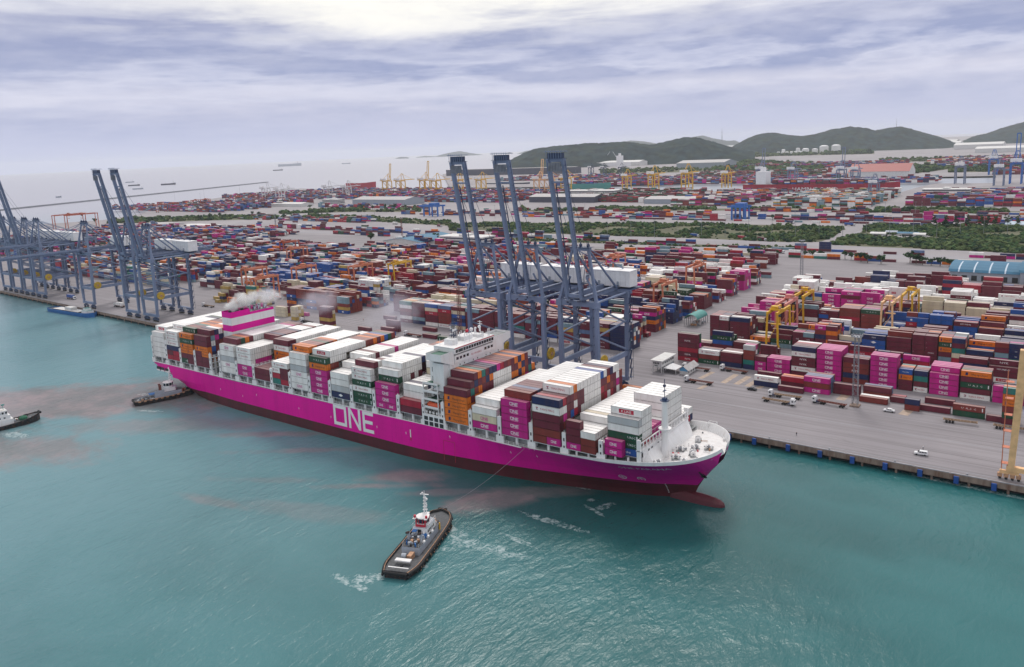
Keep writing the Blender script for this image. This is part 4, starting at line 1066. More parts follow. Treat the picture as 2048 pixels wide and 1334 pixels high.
# hatch coamings and the side passage roof under the boxes
for bi, x0 in enumerate(BAYX):
    b = MB(); zb = BAYZ[bi]
    hwid = 23.6 if bi < 19 else 21
    hc = 20.8 if bi < 17 else 17.5; b.box(x0 - .1, x0 + 12.4, CYS - hc, CYS + hc, 11.8 if bi < 17 else deck_z(x0) - .1, zb - .55, 'ship_deck'); b.box(x0, x0 + 12.3, CYS - hwid + .5, CYS + hwid - .5, zb - .5, zb - .08, 'ship_white')
    for k in range(2):
        for s in (-1, 1): b.tube((x0 + 6.1 + (k - .5) * (.3 if bi < 18 else 5), CYS + s * 22.4, deck_z(x0 + 6)), (x0 + 6.1 + (k - .5) * (.3 if bi < 18 else 5), CYS + s * 22.4, zb - .1), .42, 'ship_white', 8)
    b.build('hatch_cover', SHIP, SO)
# lashing bridges
def lashing(x0, x1, top, hwid=23.75, z0=12.0):
    b = MB(); xm = (x0 + x1) / 2; w = min(.85, (x1 - x0) / 2 - .15)
    levels = []
    z = z0 + 3.4
    while z < top - 1: levels.append(z); z += 2.9
    for s in (-1, 1):
        y = CYS + s * (hwid - .45)
        b.box(xm - w, xm + w, y - .4, y + .4, z0 - .2, top, 'ship_white')
        b.box(xm - w - .9, xm + w + .9, y - .45, y + .45, z0 - .2, z0 + 2.4, 'ship_white')
        for l in levels: b.box(xm - w * .35, xm + w * .35, y + s * .405, y + s * .42, l - 1.4, l - .2, 'dark_opening')
        b.tube((xm, y, top), (xm, y, top + .8), .25, 'ship_white', 6, .08)
    for l in levels:
        b.box(xm - w, xm + w, CYS - hwid + .9, CYS + hwid - .9, l - .15, l + .12, 'ship_white')
        for sx in (-1, 1): b.box(xm + sx * w - .04, xm + sx * w + .04, CYS - hwid + .9, CYS + hwid - .9, l + 1.0, l + 1.1, 'ship_white')
    y = CYS - hwid + 3
    while y < CYS + hwid - 1:
        b.box(xm - w, xm - w + .3, y - .2, y + .2, z0, levels[-1] + 1.1, 'ship_white'); b.box(xm + w - .3, xm + w, y - .2, y + .2, z0, levels[-1] + 1.1, 'ship_white'); y += 2.49 * 1
    b.build('lashing_bridge', SHIP, SO)
ends = [(BAYX[i] + 12.19, BAYX[i + 1]) for i in range(19)]
LT = {1: 23, 2: 23.5, 3: 23, 0: 26}
for i, (a, c) in enumerate(ends):
    if c - a > 6:
        lashing(a + .3, a + 2.0, 23.5); lashing(c - 2.2, c - .3, 23.5 if i == 13 else 26)
    else: lashing(a, c, LT.get(i, 22.6 if i < 17 else 21.5), hwid=23.75 if i < 16 else 23.3, z0=12.0 if i < 15 else deck_z(a + 1) + .1)
lashing(BAYX[0] - 1.9, BAYX[0] - .2, 27)
# stern structure: mooring deck openings, end frame
b = MB()
b.box(-429.6, -428.6, CYS - 22, CYS + 22, 12, 15.2, 'ship_white')
for k in range(3): b.box(-426 + k * 4.4, -422.6 + k * 4.4, CYS - 23.96, CYS - 23.5, 7.6, 9.6, 'dark_opening')
for k in range(3): b.box(-426 + k * 4.4, -422.6 + k * 4.4, CYS - 24.0, CYS - 23.5, 7.3, 8.1, 'ship_white')
b.build('mooring_opening', SHIP, SO)
# hull lettering and marks
b = MB()
hs = lambda x, z: CYS - hull_hw(x, z) - .06
def hullquad(pts, m): b.poly([(x, CYS - hull_hw(x, z) - .06, z) for x, z in pts], m)
sc = 9.6
v, f, w_ = text2d('ONE')
put_text(b, 'ONE', -261.4, 0, 2.35, 9.6, 'lettering_white', 26.2 / (w_ * 9.6), ysurf=lambda x, z: CYS - 23.97)
b.build('hull_lettering', SHIP, SO)
b = MB()
put_text(b, 'ONE PARANA', -119.2, 0, 12.15, 1.35, 'lettering_white', 1.62, ysurf=lambda x, z: CYS - hull_hw(x, z + .12 * (x + 119)) - .12)
for i, (x, y, z) in enumerate(b.v): b.v[i] = (x, CYS - hull_hw(x, z + .12 * (x + 119)) - .15, z + .12 * (x + 119))
b.build('bow_lettering', SHIP, SO)
b = MB()
for px, py in ((1266, 954), (1289, 956)):      # thruster symbols
    x0_, z0_ = -131 + (px - 1266) * .29, 4.6
    for k in range(14):
        a0, a1 = 2 * math.pi * k / 14, 2 * math.pi * (k + 1) / 14
        hullquad([(x0_ + 1.5 * math.cos(a0), z0_ + 1.1 * math.sin(a0)), (x0_ + 1.5 * math.cos(a1), z0_ + 1.1 * math.sin(a1)), (x0_ + 1.2 * math.cos(a1), z0_ + .8 * math.sin(a1)), (x0_ + 1.2 * math.cos(a0), z0_ + .8 * math.sin(a0))], 'ship_white')
    hullquad([(x0_ - 1, z0_ - .12), (x0_ + 1, z0_ - .12), (x0_ + 1, z0_ + .12), (x0_ - 1, z0_ + .12)], 'ship_white'); hullquad([(x0_ - .12, z0_ - .7), (x0_ + .12, z0_ - .7), (x0_ + .12, z0_ + .7), (x0_ - .12, z0_ + .7)], 'ship_white')
for x in (-117.6,):   # draught marks
    for k in range(9): hullquad([(x, -3.6 + k * .7), (x + .35, -3.6 + k * .7), (x + .35, -3.25 + k * .7), (x, -3.25 + k * .7)], 'ship_white')
b.box(-226.2, -225.7, CYS - 23.99, CYS - 23.9, 5.2, 8.6, 'lettering_white'); b.box(-226.2, -225.7, CYS - 23.99, CYS - 23.9, 3.8, 5.2, 'lettering_red')
for x, z in ((-365, 5), (-345, 4.5), (-333, 7), (-300, 5.5), (-277, 5.2), (-246.6, 6), (-229, 6.5), (-204.5, 9.4), (-175, 8.2), (-163, 8.8)):
    hullquad([(x, z), (x + .7, z), (x + .7, z + .18), (x, z + .18)], 'lettering_white'); hullquad([(x + .3, z - .5), (x + .45, z - .5), (x + .45, z + .7), (x + .3, z + .7)], 'lettering_white')
for x in (-207.5, -201.5): b.box(x, x + .12, CYS - 23.99, CYS - 23.9, -1, 7.6, 'lettering_red')
b.box(-207.5, -201.4, CYS - 23.99, CYS - 23.9, 7.5, 7.62, 'lettering_red')
b.build('hull_marking', SHIP, SO)
# anchor in its pocket
b = MB(); xa = -103.9
ya = lambda z: CYS - hull_hw(xa, z) - .5
b.tube((xa, ya(10.2) + .4, 10.4), (xa, ya(7.4) - .3, 7.4), .32, 'black_rubber', 8); b.tube((xa - 1.0, ya(7) - .3, 7.0), (xa + 1.0, ya(7) - .3, 7.0), .35, 'black_rubber', 8)
for s in (-1, 1): b.beam((xa + s * .95, ya(7) - .3, 7.0), (xa + s * .85, ya(9) - .3, 9.6), .5, .3, 'black_rubber', .12, .1)
for k in range(12):
    a0, a1 = 2 * math.pi * k / 12, 2 * math.pi * (k + 1) / 12
    b.poly([(xa, ya(8.8) + .38, 8.8), (xa + 1.6 * math.cos(a0), ya(8.8 + 1.6 * math.sin(a0)) + .38, 8.8 + 1.6 * math.sin(a0)), (xa + 1.6 * math.cos(a1), ya(8.8 + 1.6 * math.sin(a1)) + .38, 8.8 + 1.6 * math.sin(a1))][::-1], 'hull_magenta')
b.build('anchor', SHIP, SO)
# breakwater wall with portholes and sloping plate
b = MB(); xb = -118.2
b.box(xb - .4, xb, CYS - 21.2, CYS + 15.8, 14.2, 20.4, 'ship_white'); b.box(xb - 1.5, xb + .4, CYS - 23.4, CYS + 16, 20.4, 20.7, 'ship_white')
b.box(xb - 1.2, xb + .1, CYS - 23.4, CYS - 22.4, 15.5, 24.4, 'ship_white'); b.box(xb - 1.2, xb + .1, CYS + 15.4, CYS + 16.2, 13.2, 24.4, 'ship_white')
b.box(xb - .4, xb, CYS - 22.9, CYS + 15.8, 22.9, 23.2, 'ship_white')
for k in range(16):
    y = CYS - 21.5 + k * 2.45
    b.box(xb - .3, xb - .1, y - 1.5, y - .95, 20.6, 23.0, 'ship_white')
    b.box(xb - .02, xb + .03, y + .1 - .6, y + .55, 21.2 - 3.4, 22.4 - 3.0, 'dark_opening') if k % 3 != 1 else None
    b.box(xb - 1.3, xb - 1.2, y, y + .1, 23.2, 24.2, 'ship_white'); 
b.box(xb - 1.3, xb - 1.2, CYS - 22.9, CYS + 15.8, 24.15, 24.25, 'ship_white')
b.poly([(xb + .02, CYS - 20.6, 14.5), (xb + 3.4, CYS - 19.0, 14.6), (xb + 3.2, CYS + 14.2, 14.6), (xb + .02, CYS + 15.6, 20.3), (xb + .02, CYS - 17.5, 18.6)], 'ship_white')
b.build('breakwater', SHIP, SO)
# foremast
b = MB(); xm_, ym_ = -115.3, CYS - 10
ym_ = 240.2
b.tube((xm_, ym_, 14.5), (xm_, ym_, 24), 1.35, 'ship_white', 12, 1.2); b.tube((xm_, ym_, 24), (xm_, ym_, 25), 1.2, 'ship_white', 12, 2.3); b.tube((xm_, ym_, 25), (xm_, ym_, 25.3), 2.3, 'ship_white', 12)
b.tube((xm_, ym_, 25.3), (xm_, ym_, 35.2), 1.15, 'ship_white', 12, 1.05); b.tube((xm_, ym_, 35.2), (xm_, ym_, 35.5), 1.6, 'crane_navy', 12)
b.tube((xm_, ym_, 35.5), (xm_, ym_, 43), .14, 'crane_navy', 6); b.box(xm_ - .4, xm_ + .4, ym_ - .4, ym_ + .4, 40.2, 41, 'crane_navy'); b.box(xm_ - .7, xm_ + .7, ym_ - .7, ym_ + .7, 35.5, 36.3, 'crane_navy'); b.box(xm_ - .3, xm_ + .3, ym_ - 1, ym_ + 1, 38.7, 38.9, 'crane_navy')
b.build('foremast', SHIP, SO)
# winches, windlasses, bitts and vents on the forecastle
rg = random.Random(4)
for (x, y, a) in ((-110.5, 238.5, .5), (-106.5, 243.5, 2.2), (-108.2, 249.6, 1.2), (-103.8, 251.4, .3), (-110.6, 257.8, 2.0), (-106.5, 236.3, .4), (-114.2, 231.8, 1.0), (-112.4, 246.6, .2)):
    b = MB(); z = deck_z(x) - 1.2; c, s = math.cos(a), math.sin(a)
    b.cbox((x, y, z + .2), (3.0, 2.0, .4), 'ship_deck', a)
    for k in (-1, 0, 1): b.tube((x + c * k * .9 - c * .25, y + s * k * .9 - s * .25, z + 1.1), (x + c * k * .9 + c * .25, y + s * k * .9 + s * .25, z + 1.1), .95 if k else .75, 'ship_white' if k else 'steel', 10)
    b.tube((x - c * 1.7, y - s * 1.7, z + 1.1), (x + c * 1.7, y + s * 1.7, z + 1.1), .2, 'steel', 6)
    b.build('mooring_winch', SHIP, SO)
b = MB()
for k in range(22):
    x = rg.uniform(-117, -100.5); y = CYS + rg.uniform(-.86, .86) * hw_deck(x); z = deck_z(x) - 1.2
    b.tube((x, y, z), (x, y, z + rg.uniform(.5, 1.3)), rg.uniform(.15, .4), rg.choice(['ship_white', 'ship_white', 'steel', 'rust_rail', 'tug_red']), 7)
for k in range(7):   # chain pipes and hoses
    x = rg.uniform(-112, -103); y = rg.uniform(238, 258); a = rg.uniform(0, 3.1)
    b.tube((x, y, deck_z(x) - .9), (x + 2.6 * math.cos(a), y + 2.6 * math.sin(a), deck_z(x) - .8), .12, rg.choice(['black_rubber', 'ship_white', 'rust_rail']), 5)
b.build('deck_fittings', SHIP, SO)['kind'] = 'stuff'
b = MB()   # bulwark stays and pilot platform frames
for x in np.arange(-121, -99, .95):
    for s in (-1, 1):
        z = deck_z(x) - 1.2
        b.beam((x, CYS + s * (hw_deck(x) - .3), z + 2.3), (x, CYS + s * (ih(x) - .1), z), .12, .2, 'ship_white')
b.build('bulwark_stays', SHIP, SO)['kind'] = 'stuff'
b = MB(); cxp, cyp, czp = -112.2, 271.0, 16.6
for (dx, dy) in ((0, 0), (3, 0), (3, 1.8), (0, 1.8)): b.tube((cxp + dx, cyp + dy, czp), (cxp + dx, cyp + dy, czp + 1.6), .08, 'ship_white', 5)
for z in (0, .8, 1.6):
    for p, q in (((0, 0), (3, 0)), ((3, 0), (3, 1.8)), ((3, 1.8), (0, 1.8)), ((0, 1.8), (0, 0))): b.tube((cxp + p[0], cyp + p[1], czp + z), (cxp + q[0], cyp + q[1], czp + z), .07, 'ship_white', 5)
b.box(cxp, cxp + 3, cyp, cyp + 1.8, czp - .1, czp, 'ship_white'); b.build('side_platform', SHIP, SO)

# funnel
FN = tag(MB().build('funnel', SHIP, SO)) if False else None
b = MB(); fx0, fx1, fy0, fy1 = -372.0, -363.8, 236.4, 263.6
for z0, z1, m_ in ((12, 34.0, 'ship_white'), (34.0, 37.4, 'hull_magenta'), (37.4, 41.4, 'ship_white'), (41.4, 44.6, 'hull_magenta')):
    for q in (((fx0, fy0), (fx1, fy0)), ((fx1, fy0), (fx1, fy1)), ((fx1, fy1), (fx0, fy1)), ((fx0, fy1), (fx0, fy0))):
        zt = z1
        if m_ == 'hull_magenta' and z1 > 44 and q[0] == (fx1, fy0):
            b.poly([(fx1, fy0, z0), (fx1, 248.2, z0), (fx1, 248.2, z1), (fx1, fy0, z1)], m_); b.poly([(fx1, 248.2, z0), (fx1, fy1, z0), (fx1, fy1, z0 + 1.4), (fx1, 248.2, z0 + 1.4)], m_); continue
        if m_ == 'hull_magenta' and z1 > 44 and q[0] == (fx1, fy1): zt = z0 + 1.4
        b.poly([(*q[0], z0), (*q[1], z0), (*q[1], zt), (*q[0], zt)], m_)
b.poly([(fx0, fy0, 43.4), (fx1, fy0, 43.4), (fx1, 248.2, 43.4), (fx0, 248.2, 43.4)], 'dark_opening'); b.poly([(fx0, 248.2, 42.4), (fx1, 248.2, 42.4), (fx1, fy1, 42.4), (fx0, fy1, 42.4)], 'ship_deck')
b.poly([(fx1 - .02, 248.2, 41.4), (fx0, 248.2, 41.4), (fx0, 248.2, 44.6), (fx1 - .02, 248.2, 44.6)], 'hull_magenta')
funnel = b.build('funnel', SHIP, SO)
for i, y in enumerate((250.3, 253.6, 256.9, 260.2)):
    b = MB(); b.tube((-368 + (i % 2) * .8, y, 42.4), (-368 + (i % 2) * .8, y + .3, 44.6), 1.1, 'chrome', 12); b.tube((-368 + (i % 2) * .8, y + .3, 44.6), (-368 + (i % 2) * .8, y + 1.0, 45.2), 1.15, 'steel', 12, .8)
    b.build('exhaust_pipe', funnel)
    for o in [bpy.data.objects[-1]] if False else []: pass
for o in funnel.children:
    o.location = (-SO[0], -SO[1], -SO[2])
b = MB()
for i, y in enumerate((239, 243, 246.5)): b.tube((-368, y, 43.4), (-368, y, 44.9 + .3 * (i % 2)), .9, 'dark_opening', 10)
b.build('exhaust_stack', SHIP, SO)

# bridge house
HX0, HX1 = -217.6, -206.6
b = MB()
b.box(HX0, HX1, 231.6, 268.4, 12, 40.4, 'ship_white')
b.box(HX0 + .6, HX1 + .35, 234.6, 260.2, 37.9, 41.2, 'ship_white'); b.box(HX0 + .4, HX1 + .8, 234.2, 260.4, 41.9, 44.3, 'ship_white')
house = b.build('superstructure', SHIP, SO)
# bridge wings tapering outward, with solid bulwarks
for s, yin, yout, nm in ((-1, 234.4, 218.6 + 7.8, 'port'), (1, 260.2, 270.6 + 2.8, 'starboard')):
    b = MB(); z1 = 41.9
    prof_ = [(yin, 37.0), (yout, 40.4), (yout, 43.4), (yin, 43.4)]
    for x in (HX0 + 3.0, HX1 + .2):
        pts = [(x, y, z) for y, z in prof_]
        b.poly(pts if (x > -210) == (s > 0) else pts[::-1], 'ship_white')
    b.poly([(HX0 + 3, yin, 37.0), (HX1 + .2, yin, 37.0), (HX1 + .2, yout, 40.4), (HX0 + 3, yout, 40.4)], 'ship_white'); b.poly([(HX0 + 3, yout, 40.4), (HX1 + .2, yout, 40.4), (HX1 + .2, yout, 43.4), (HX0 + 3, yout, 43.4)], 'ship_white')
    b.poly([(HX0 + 3, yin, 42.4), (HX1 + .2, yin, 42.4), (HX1 + .2, yout, 42.4), (HX0 + 3, yout, 42.4)], 'deck_green' if s < 0 else 'ship_deck')
    b.build('bridge_wing', SHIP, SO)
b = MB()   # red line and roof edge
b.box(HX1 + .75, HX1 + .95, 234.1, 260.5, 44.1, 44.45, 'tug_red'); b.box(HX0 + .3, HX1 + .9, 234.0, 260.6, 44.3, 44.5, 'ship_white'); b.build('roof_edge', SHIP, SO)
def winmb(y0, y1, z0, z1, x): 
    q = MB(); q.box(x - .05, x + .07, y0, y1, z0, z1, 'window_glass'); q.build('window', SHIP, SO)
y = 234.9
for k in range(14):
    wd = 2.9 if k == 1 else 1.35
    winmb(y, y + wd, 42.35, 43.6, HX1 + .8); y += wd + .36
for k in range(4): winmb(235.6 + k * 2.2, 237.0 + k * 2.2, 39.2, 40.3, HX1 + .37)
for k in range(3): winmb(254.2 + k * 2.2, 255.6 + k * 2.2, 39.2, 40.3, HX1 + .37)
b = MB()
for k in range(11):
    for z in (36.4, 33.2, 30.0):
        if (k * 7 + int(z)) % 3: b.box(HX1 - .05, HX1 + .05, 235 + k * 2.9, 235.45 + k * 2.9, z, z + .6, 'dark_opening')
for lv in range(6):   # port side decks: openings and stairs
    z = 14.5 + lv * 3.9
    b.box(HX0 + 1.2, HX0 + 4.4, 231.5, 231.62, z, z + 2.0, 'dark_opening'); b.box(HX0 + 6.6, HX0 + 7.8, 231.5, 231.62, z, z + 2.0, 'dark_opening')
b.build('porthole', SHIP, SO)
b = MB()
b.box(HX0 + 4.6, HX1 - .4, 228.2, 231.6, 27.5, 39, 'ship_white')
for lv in range(5):
    z = 16.2 + lv * 3.4
    b.box(HX0 - .2, HX1 - 3.0, 226.8, 231.6, z - .1, z + .1, 'ship_white' if lv % 2 else 'deck_green'); b.box(HX0 - .2, HX1 - 3.0, 226.8, 226.9, z, z + 1.0, 'ship_white')
    b.beam((HX0 + .6, 228.0 + 2 * (lv % 2), z - 3.3), (HX1 - 4, 228.0 + 2 * (lv % 2), z), .7, .15, 'ship_white')
for x in (HX0, HX1 - 3.2): b.box(x - .2, x + .2, 226.7, 227.1, 12, 30, 'ship_white')
b.box(HX0 - 1, HX1 + .6, 226.2, 226.9, 12.0, 17.2, 'ship_white')
for k in range(4): b.box(HX0 + .2 + k * 2.8, HX0 + 2.2 + k * 2.8, 226.1, 226.25, 12.5, 14.2, 'dark_opening'); b.box(HX0 + .2 + k * 2.8, HX0 + 2.2 + k * 2.8, 226.1, 226.25, 14.7, 16.3, 'dark_opening')
for k in range(6): b.tube((HX0 + .5 + k * 1.9, 227.6, 17.2), (HX0 + .5 + k * 1.9, 227.6, 18.2), .5, 'ship_white', 8)
b.build('side_deck', SHIP, SO)
put = MB(); v, f, w_ = text2d('NO SMOKING'); k0 = 0
for a, c_ in v: put.v.append((HX1 + .42, 245.2 + a * .8, 39.0 + c_ * .8))
for q in f: put.f.append(tuple(q)); put.m.append(put.mi('lettering_red'))
put.build('wall_lettering', SHIP, SO)
# compass deck clutter, radar mast
b = MB(); rg = random.Random(11)
b.box(HX0 + 3, HX1 - 3.4, 238, 241.5, 44.5, 46.6, 'ship_white'); b.box(HX0 + 2, HX1 - 4, 246, 252, 44.5, 46.2, 'ship_white'); b.box(HX0 + 3, HX1 - 2, 254, 257, 44.5, 45.6, 'ship_white')
for k in range(26):
    x, y = rg.uniform(HX0 + 1.5, HX1 - .3), rg.uniform(235, 259); hgt = rg.uniform(.8, 2.6)
    b.tube((x, y, 44.5), (x, y, 46.4 + hgt * .6), rg.uniform(.07, .3), 'ship_white', 6)
for (y, r_, m_) in ((250.5, .85, 'house_white'), (247.6, .8, 'tug_red'), (256, .75, 'house_white'), (253.4, .5, 'house_white')): b.tube((-210, y, 46.6), (-210, y, 48.0), .2, 'ship_white', 6); b.ball((-210, y, 48.6), r_, m_)
for k in range(2): b.tube((-212, 259 + k * .1, 44.5), (-212, 259, 50.5), .18, 'ship_white', 6); b.box(-213.2, -210.8, 258.9, 259.1, 49.0 + k, 49.15 + k, 'ship_white')
b.build('roof_equipment', SHIP, SO)['kind'] = 'stuff'
b = MB(); x, y = -214, 243.5
for dx, dy in ((-.8, -.8), (.8, -.8), (.8, .8), (-.8, .8)): b.tube((x + dx, y + dy, 44.5), (x + dx * .3, y + dy * .3, 54.5), .13, 'crane_navy', 5)
for z in (47, 49.2, 51.4): b.box(x - 1.6, x + 1.6, y - 1.2, y + 1.2, z, z + .15, 'crane_navy'); b.box(x - .2, x + .2, y - 1.8, y + 1.8, z + 1, z + 1.25, 'ship_white' if z < 50 else 'crane_navy')
b.tube((x, y, 54.5), (x, y, 57.5), .08, 'crane_navy', 5); b.box(x + 1.2, x + 1.5, y - 2.2, y + .3, 49.2, 50.2, 'house_white')
b.build('radar_mast', SHIP, SO)
# lifeboat
b = MB(); L_ = 7.6; sec = [(-.5, .15, .25), (-.46, .7, .6), (-.3, 1.2, .95), (0, 1.35, 1.05), (.3, 1.2, 1.0), (.46, .75, .65), (.5, .2, .3)]; n = 12; c0 = (-213.2, 228.2, 20.9); rr = []
for t, wy, hz in sec: rr.append([(c0[0] + t * L_, c0[1] + wy * math.cos(2 * math.pi * i / n), c0[2] + hz * 1.25 * math.sin(2 * math.pi * i / n) - .12 * abs(t)) for i in range(n)])
for p, q in zip(rr, rr[1:]):
    for i in range(n): b.poly([p[i], q[i], q[(i + 1) % n], p[(i + 1) % n]], 'lifeboat_orange')
b.poly(rr[0][::-1], 'lifeboat_orange'); b.poly(rr[-1], 'lifeboat_orange'); b.box(c0[0] - 2.4, c0[0] - .6, c0[1] - .7, c0[1] + .7, c0[2] + .9, c0[2] + 1.7, 'lifeboat_orange')
lb = b.build('lifeboat', SHIP, SO)
b = MB()
for x in (-216.6, -209.9): b.beam((x, 230.6, 18), (x, 230.2, 23.4), .35, .35, 'ship_white'); b.beam((x, 230.2, 23.4), (x, 227.2, 24.2), .3, .3, 'ship_white')
b.build('lifeboat_davit', SHIP, SO)

# ------------------------------------------------------------------ ship-to-shore cranes
def sts(c, up, label, group='blue ship-to-shore cranes along the quay', tilt=0.0, short=False):
    ys = qy(c) + 4.0; yl = ys + 30.0; O = (c, ys + 15, 0)
    t = empty('quay_crane', O, label, 'crane', group)
    CB, CN = 'crane_blue', 'crane_navy'
    for x in (c - 10.3, c + 10.3):
        for y, land in ((ys, 0), (yl, 1)):
            b = MB(); b.beam((x, y, 6.2), (x, y, 19), 1.5, 1.7, CB, 2.3, 2.1) if 0 else b.beam((x * .93 + c * .07, y, 5.6), (x, y, 19), 1.35, 1.6, CB, 2.1, 2.0)
            b.beam((x, y, 19), (x, y, 47.6), 2.1, 2.0, CB, 1.75, 1.8)
            b.box(x - 1.5, x + 1.5, y - 1.3, y + 1.3, 47.4, 50.6, CB)
            if land:
                for k in range(9): b.box(x + 1.2, x + 2.6, y - 1.2, y + 1.2, 6 + k * 4.8, 6.12 + k * 4.8, CN); b.beam((x + 1.9, y - 1, 6 + k * 4.8), (x + 1.9, y + 1, 6 + k * 4.8 + 4.6), .7, .12, CN)
                for q in (-1.2, 1.2): b.tube((x + 2.6, y + q, 5), (x + 2.6, y + q, 50), .08, CN, 5)
            b.build('leg', t, O)
    for y in (ys, yl):
        b = MB(); b.box(c - 10.6, c + 10.6, y - .9, y + .9, 3.9, 5.9, CB); b.box(c - 2.2, c + 2.2, y - .96, y - .9, 4.2, 5.4, 'ship_white') if y == yl else None; b.build('sill_beam', t, O)
        for s in (-1, 1):
            b = MB(); xb_ = c + s * 6.6
            for k in range(4):
                xx = xb_ + (k - 1.5) * 1.9; b.box(xx - .8, xx + .8, y - .6, y + .6, 1.3, 2.3, CN); b.tube((xx - .45, y - .3, .5), (xx - .45, y + .3, .5), .48, 'black_rubber', 8); b.tube((xx + .45, y - .3, .5), (xx + .45, y + .3, .5), .48, 'black_rubber', 8)
            for k in (-1, 1): b.beam((xb_ + k * 1.9 - 1.5, y, 2.6), (xb_ + k * 1.9 + 1.5, y, 2.6), .9, .8, CN); b.beam((xb_ + k * 1.9, y, 2.9), (xb_, y, 4.2), .7, .7, CN)
            b.build('bogie', t, O)
    for x in (c - 10.3, c + 10.3):
        b = MB(); b.box(x - .75, x + .75, ys + .8, yl - .8, 17.6, 19.9, CB)
        for yy in np.arange(ys + 2, yl - 1, 3.0): b.tube((x - .7, yy, 19.9), (x - .7, yy, 21.0), .05, CN, 4)
        b.tube((x - .7, ys + 1, 21), (x - .7, yl - 1, 21), .05, CN, 4)
        if x > c: put_t = None
        b.build('portal_beam', t, O)
        for p, q, r_ in (((x, ys + .8, 47.2), (x, yl - .8, 34.6), .5), ((x, yl - .8, 34.2), (x, ys + .8, 33.2), .42) if 0 else ((x, ys + .8, 33.8), (x, yl - .8, 34.6), .0), ((x, ys + .8, 33.0), (x, yl - .8, 20.6), .5), ((x, ys + .8, 50), (x, yl - .8, 50), .62)):
            if r_ == 0: continue
            b = MB(); b.tube(p, q, r_, CB, 8); b.build('brace', t, O)
        b = MB(); b.tube((x, ys + .8, 33.4), (x, yl - .8, 35.6), .5, CB, 8); b.build('brace', t, O)
    b = MB(); b.box(c - 9.4, c + 9.4, ys - .9, ys + .9, 47.8, 50.4, CB); b.build('cross_beam', t, O)
    b = MB(); b.box(c - 9.4, c + 9.4, yl - .9, yl + .9, 47.8, 50.4, CB); b.build('cross_beam', t, O)
    b = MB(); b.box(c - 9.4, c + 9.4, ys - .7, ys + .7, 17.0, 19.2, CB); b.build('cross_beam', t, O)
    # trolley girders from the hinge to the back reach
    for s in (-1, 1):
        b = MB(); b.box(c + s * 4 - .6, c + s * 4 + .6, ys - 3, yl + 27, 51.0, 53.2, CB)
        for yy in np.arange(ys, yl + 26, 3.2): b.tube((c + s * 5.4, yy, 53.2), (c + s * 5.4, yy, 54.3), .05, CN, 4)
        b.tube((c + s * 5.4, ys, 54.3), (c + s * 5.4, yl + 26, 54.3), .05, CN, 4); b.box(c + s * 4.6, c + s * 5.5, ys - 2, yl + 26, 53.1, 53.2, CN)
        b.build('girder', t, O)
    b = MB()
    for yy in (yl + 5, yl + 14, yl + 26.5): b.box(c - 4, c + 4, yy - .5, yy + .5, 51.2, 52.6, CB)
    b.box(c - 13, c + 13, yl + .5, yl + 12, 51.0, 51.5, CN)
    b.box(c - 13, c + 13, yl + .4, yl + .8, 49.6, 51.4, CB)
    b.build('platform', t, O)
    b = MB(); b.box(c - 12, c + 11.5, yl + 1.4, yl + 9.6, 52.4, 60.3, 'house_white'); b.box(c - 12.2, c + 11.7, yl + 1.2, yl + 9.8, 60.3, 60.6, 'house_white')
    for k in range(8): b.box(c - 11.4 + k * 2.9, c - 11.2 + k * 2.9, yl + 1.32, yl + 1.4, 52.6, 60.2, 'crane_white')
    for k in (-7, 4): b.box(c + k, c + k + 1.2, yl + 1.3, yl + 1.4, 53, 55, 'wall_grey')
    b.build('machinery_house', t, O)
    # apex frame
    ya_, za = ys + 4.0, 75.5
    for s in (-1, 1):
        b = MB(); b.beam((c + s * 10.3, ys, 50.4), (c + s * 4.4, ya_, za), 1.35, 1.3, CB, 1.0, 1.0); b.build('apex_leg', t, O)
        b = MB(); b.tube((c + s * 4.2, ya_, za - .5), (c + s * 5.2, yl - 1, 52.4), .55, CB, 8); b.build('backstay', t, O)
        b = MB(); b.tube((c + s * 4.2, ya_, za), (c + s * 4.2, yl + 25.5, 53.2), .26, CB, 6); b.build('backstay', t, O)
        b = MB(); b.beam((c + s * 10, ys + 2, 50.4), (c + s * 4.4, ys + 1, 62), .7, .7, CB); b.build('brace', t, O)
    b = MB(); b.box(c - 5.4, c + 5.4, ya_ - 1, ya_ + 1, za - 1.2, za + .4, CB); b.box(c - 6, c + 6, ya_ - 2, ya_ + 2, za + .4, za + .6, CN)
    for k in (-4.2, 0, 4.2): b.tube((c + k - .4, ya_, za + 1.3), (c + k + .4, ya_, za + 1.3), .9, CN, 10); b.box(c + k - .15, c + k + .15, ya_ - .2, ya_ + .2, za, za + 3, CN)
    for k in range(6): b.tube((c - 6 + k * 2.4, ya_ - 2, za + .6), (c - 6 + k * 2.4, ya_ - 2, za + 1.7), .05, CN, 4)
    b.build('apex_platform', t, O)
    # boom
    yh, zh = ys - 2.6, 52.0
    LBm = 68.0; dv = Vector((0, -math.sin(R(11)), math.cos(R(11)))) if up else Vector((0, -1, 0.008))
    nrm = Vector((0, -dv.z, dv.y))   # outer side of the boom
    P0 = Vector((c, yh, zh))
    for s in (-1, 1):
        b = MB(); a = P0 + Vector((s * 4.0, 0, 0)); b.beam(a, a + dv * LBm, 1.25, 2.3, CB) if not up else b.beam(a, a + dv * LBm, 1.35, 2.2, CB)
        for k in range(22):
            q = a + dv * (2 + k * 3.0) + Vector((s * .9, 0, 0)); b.beam(q, q + nrm * 1.2, .14, .14, CN)
        b.beam(a + dv * 1 + Vector((s * 1.0, 0, 0)), a + dv * (LBm - 1) + Vector((s * 1.0, 0, 0)), .5 if s < 0 else .2, .12, CN)
        b.build('boom_girder', t, O)
    b = MB()
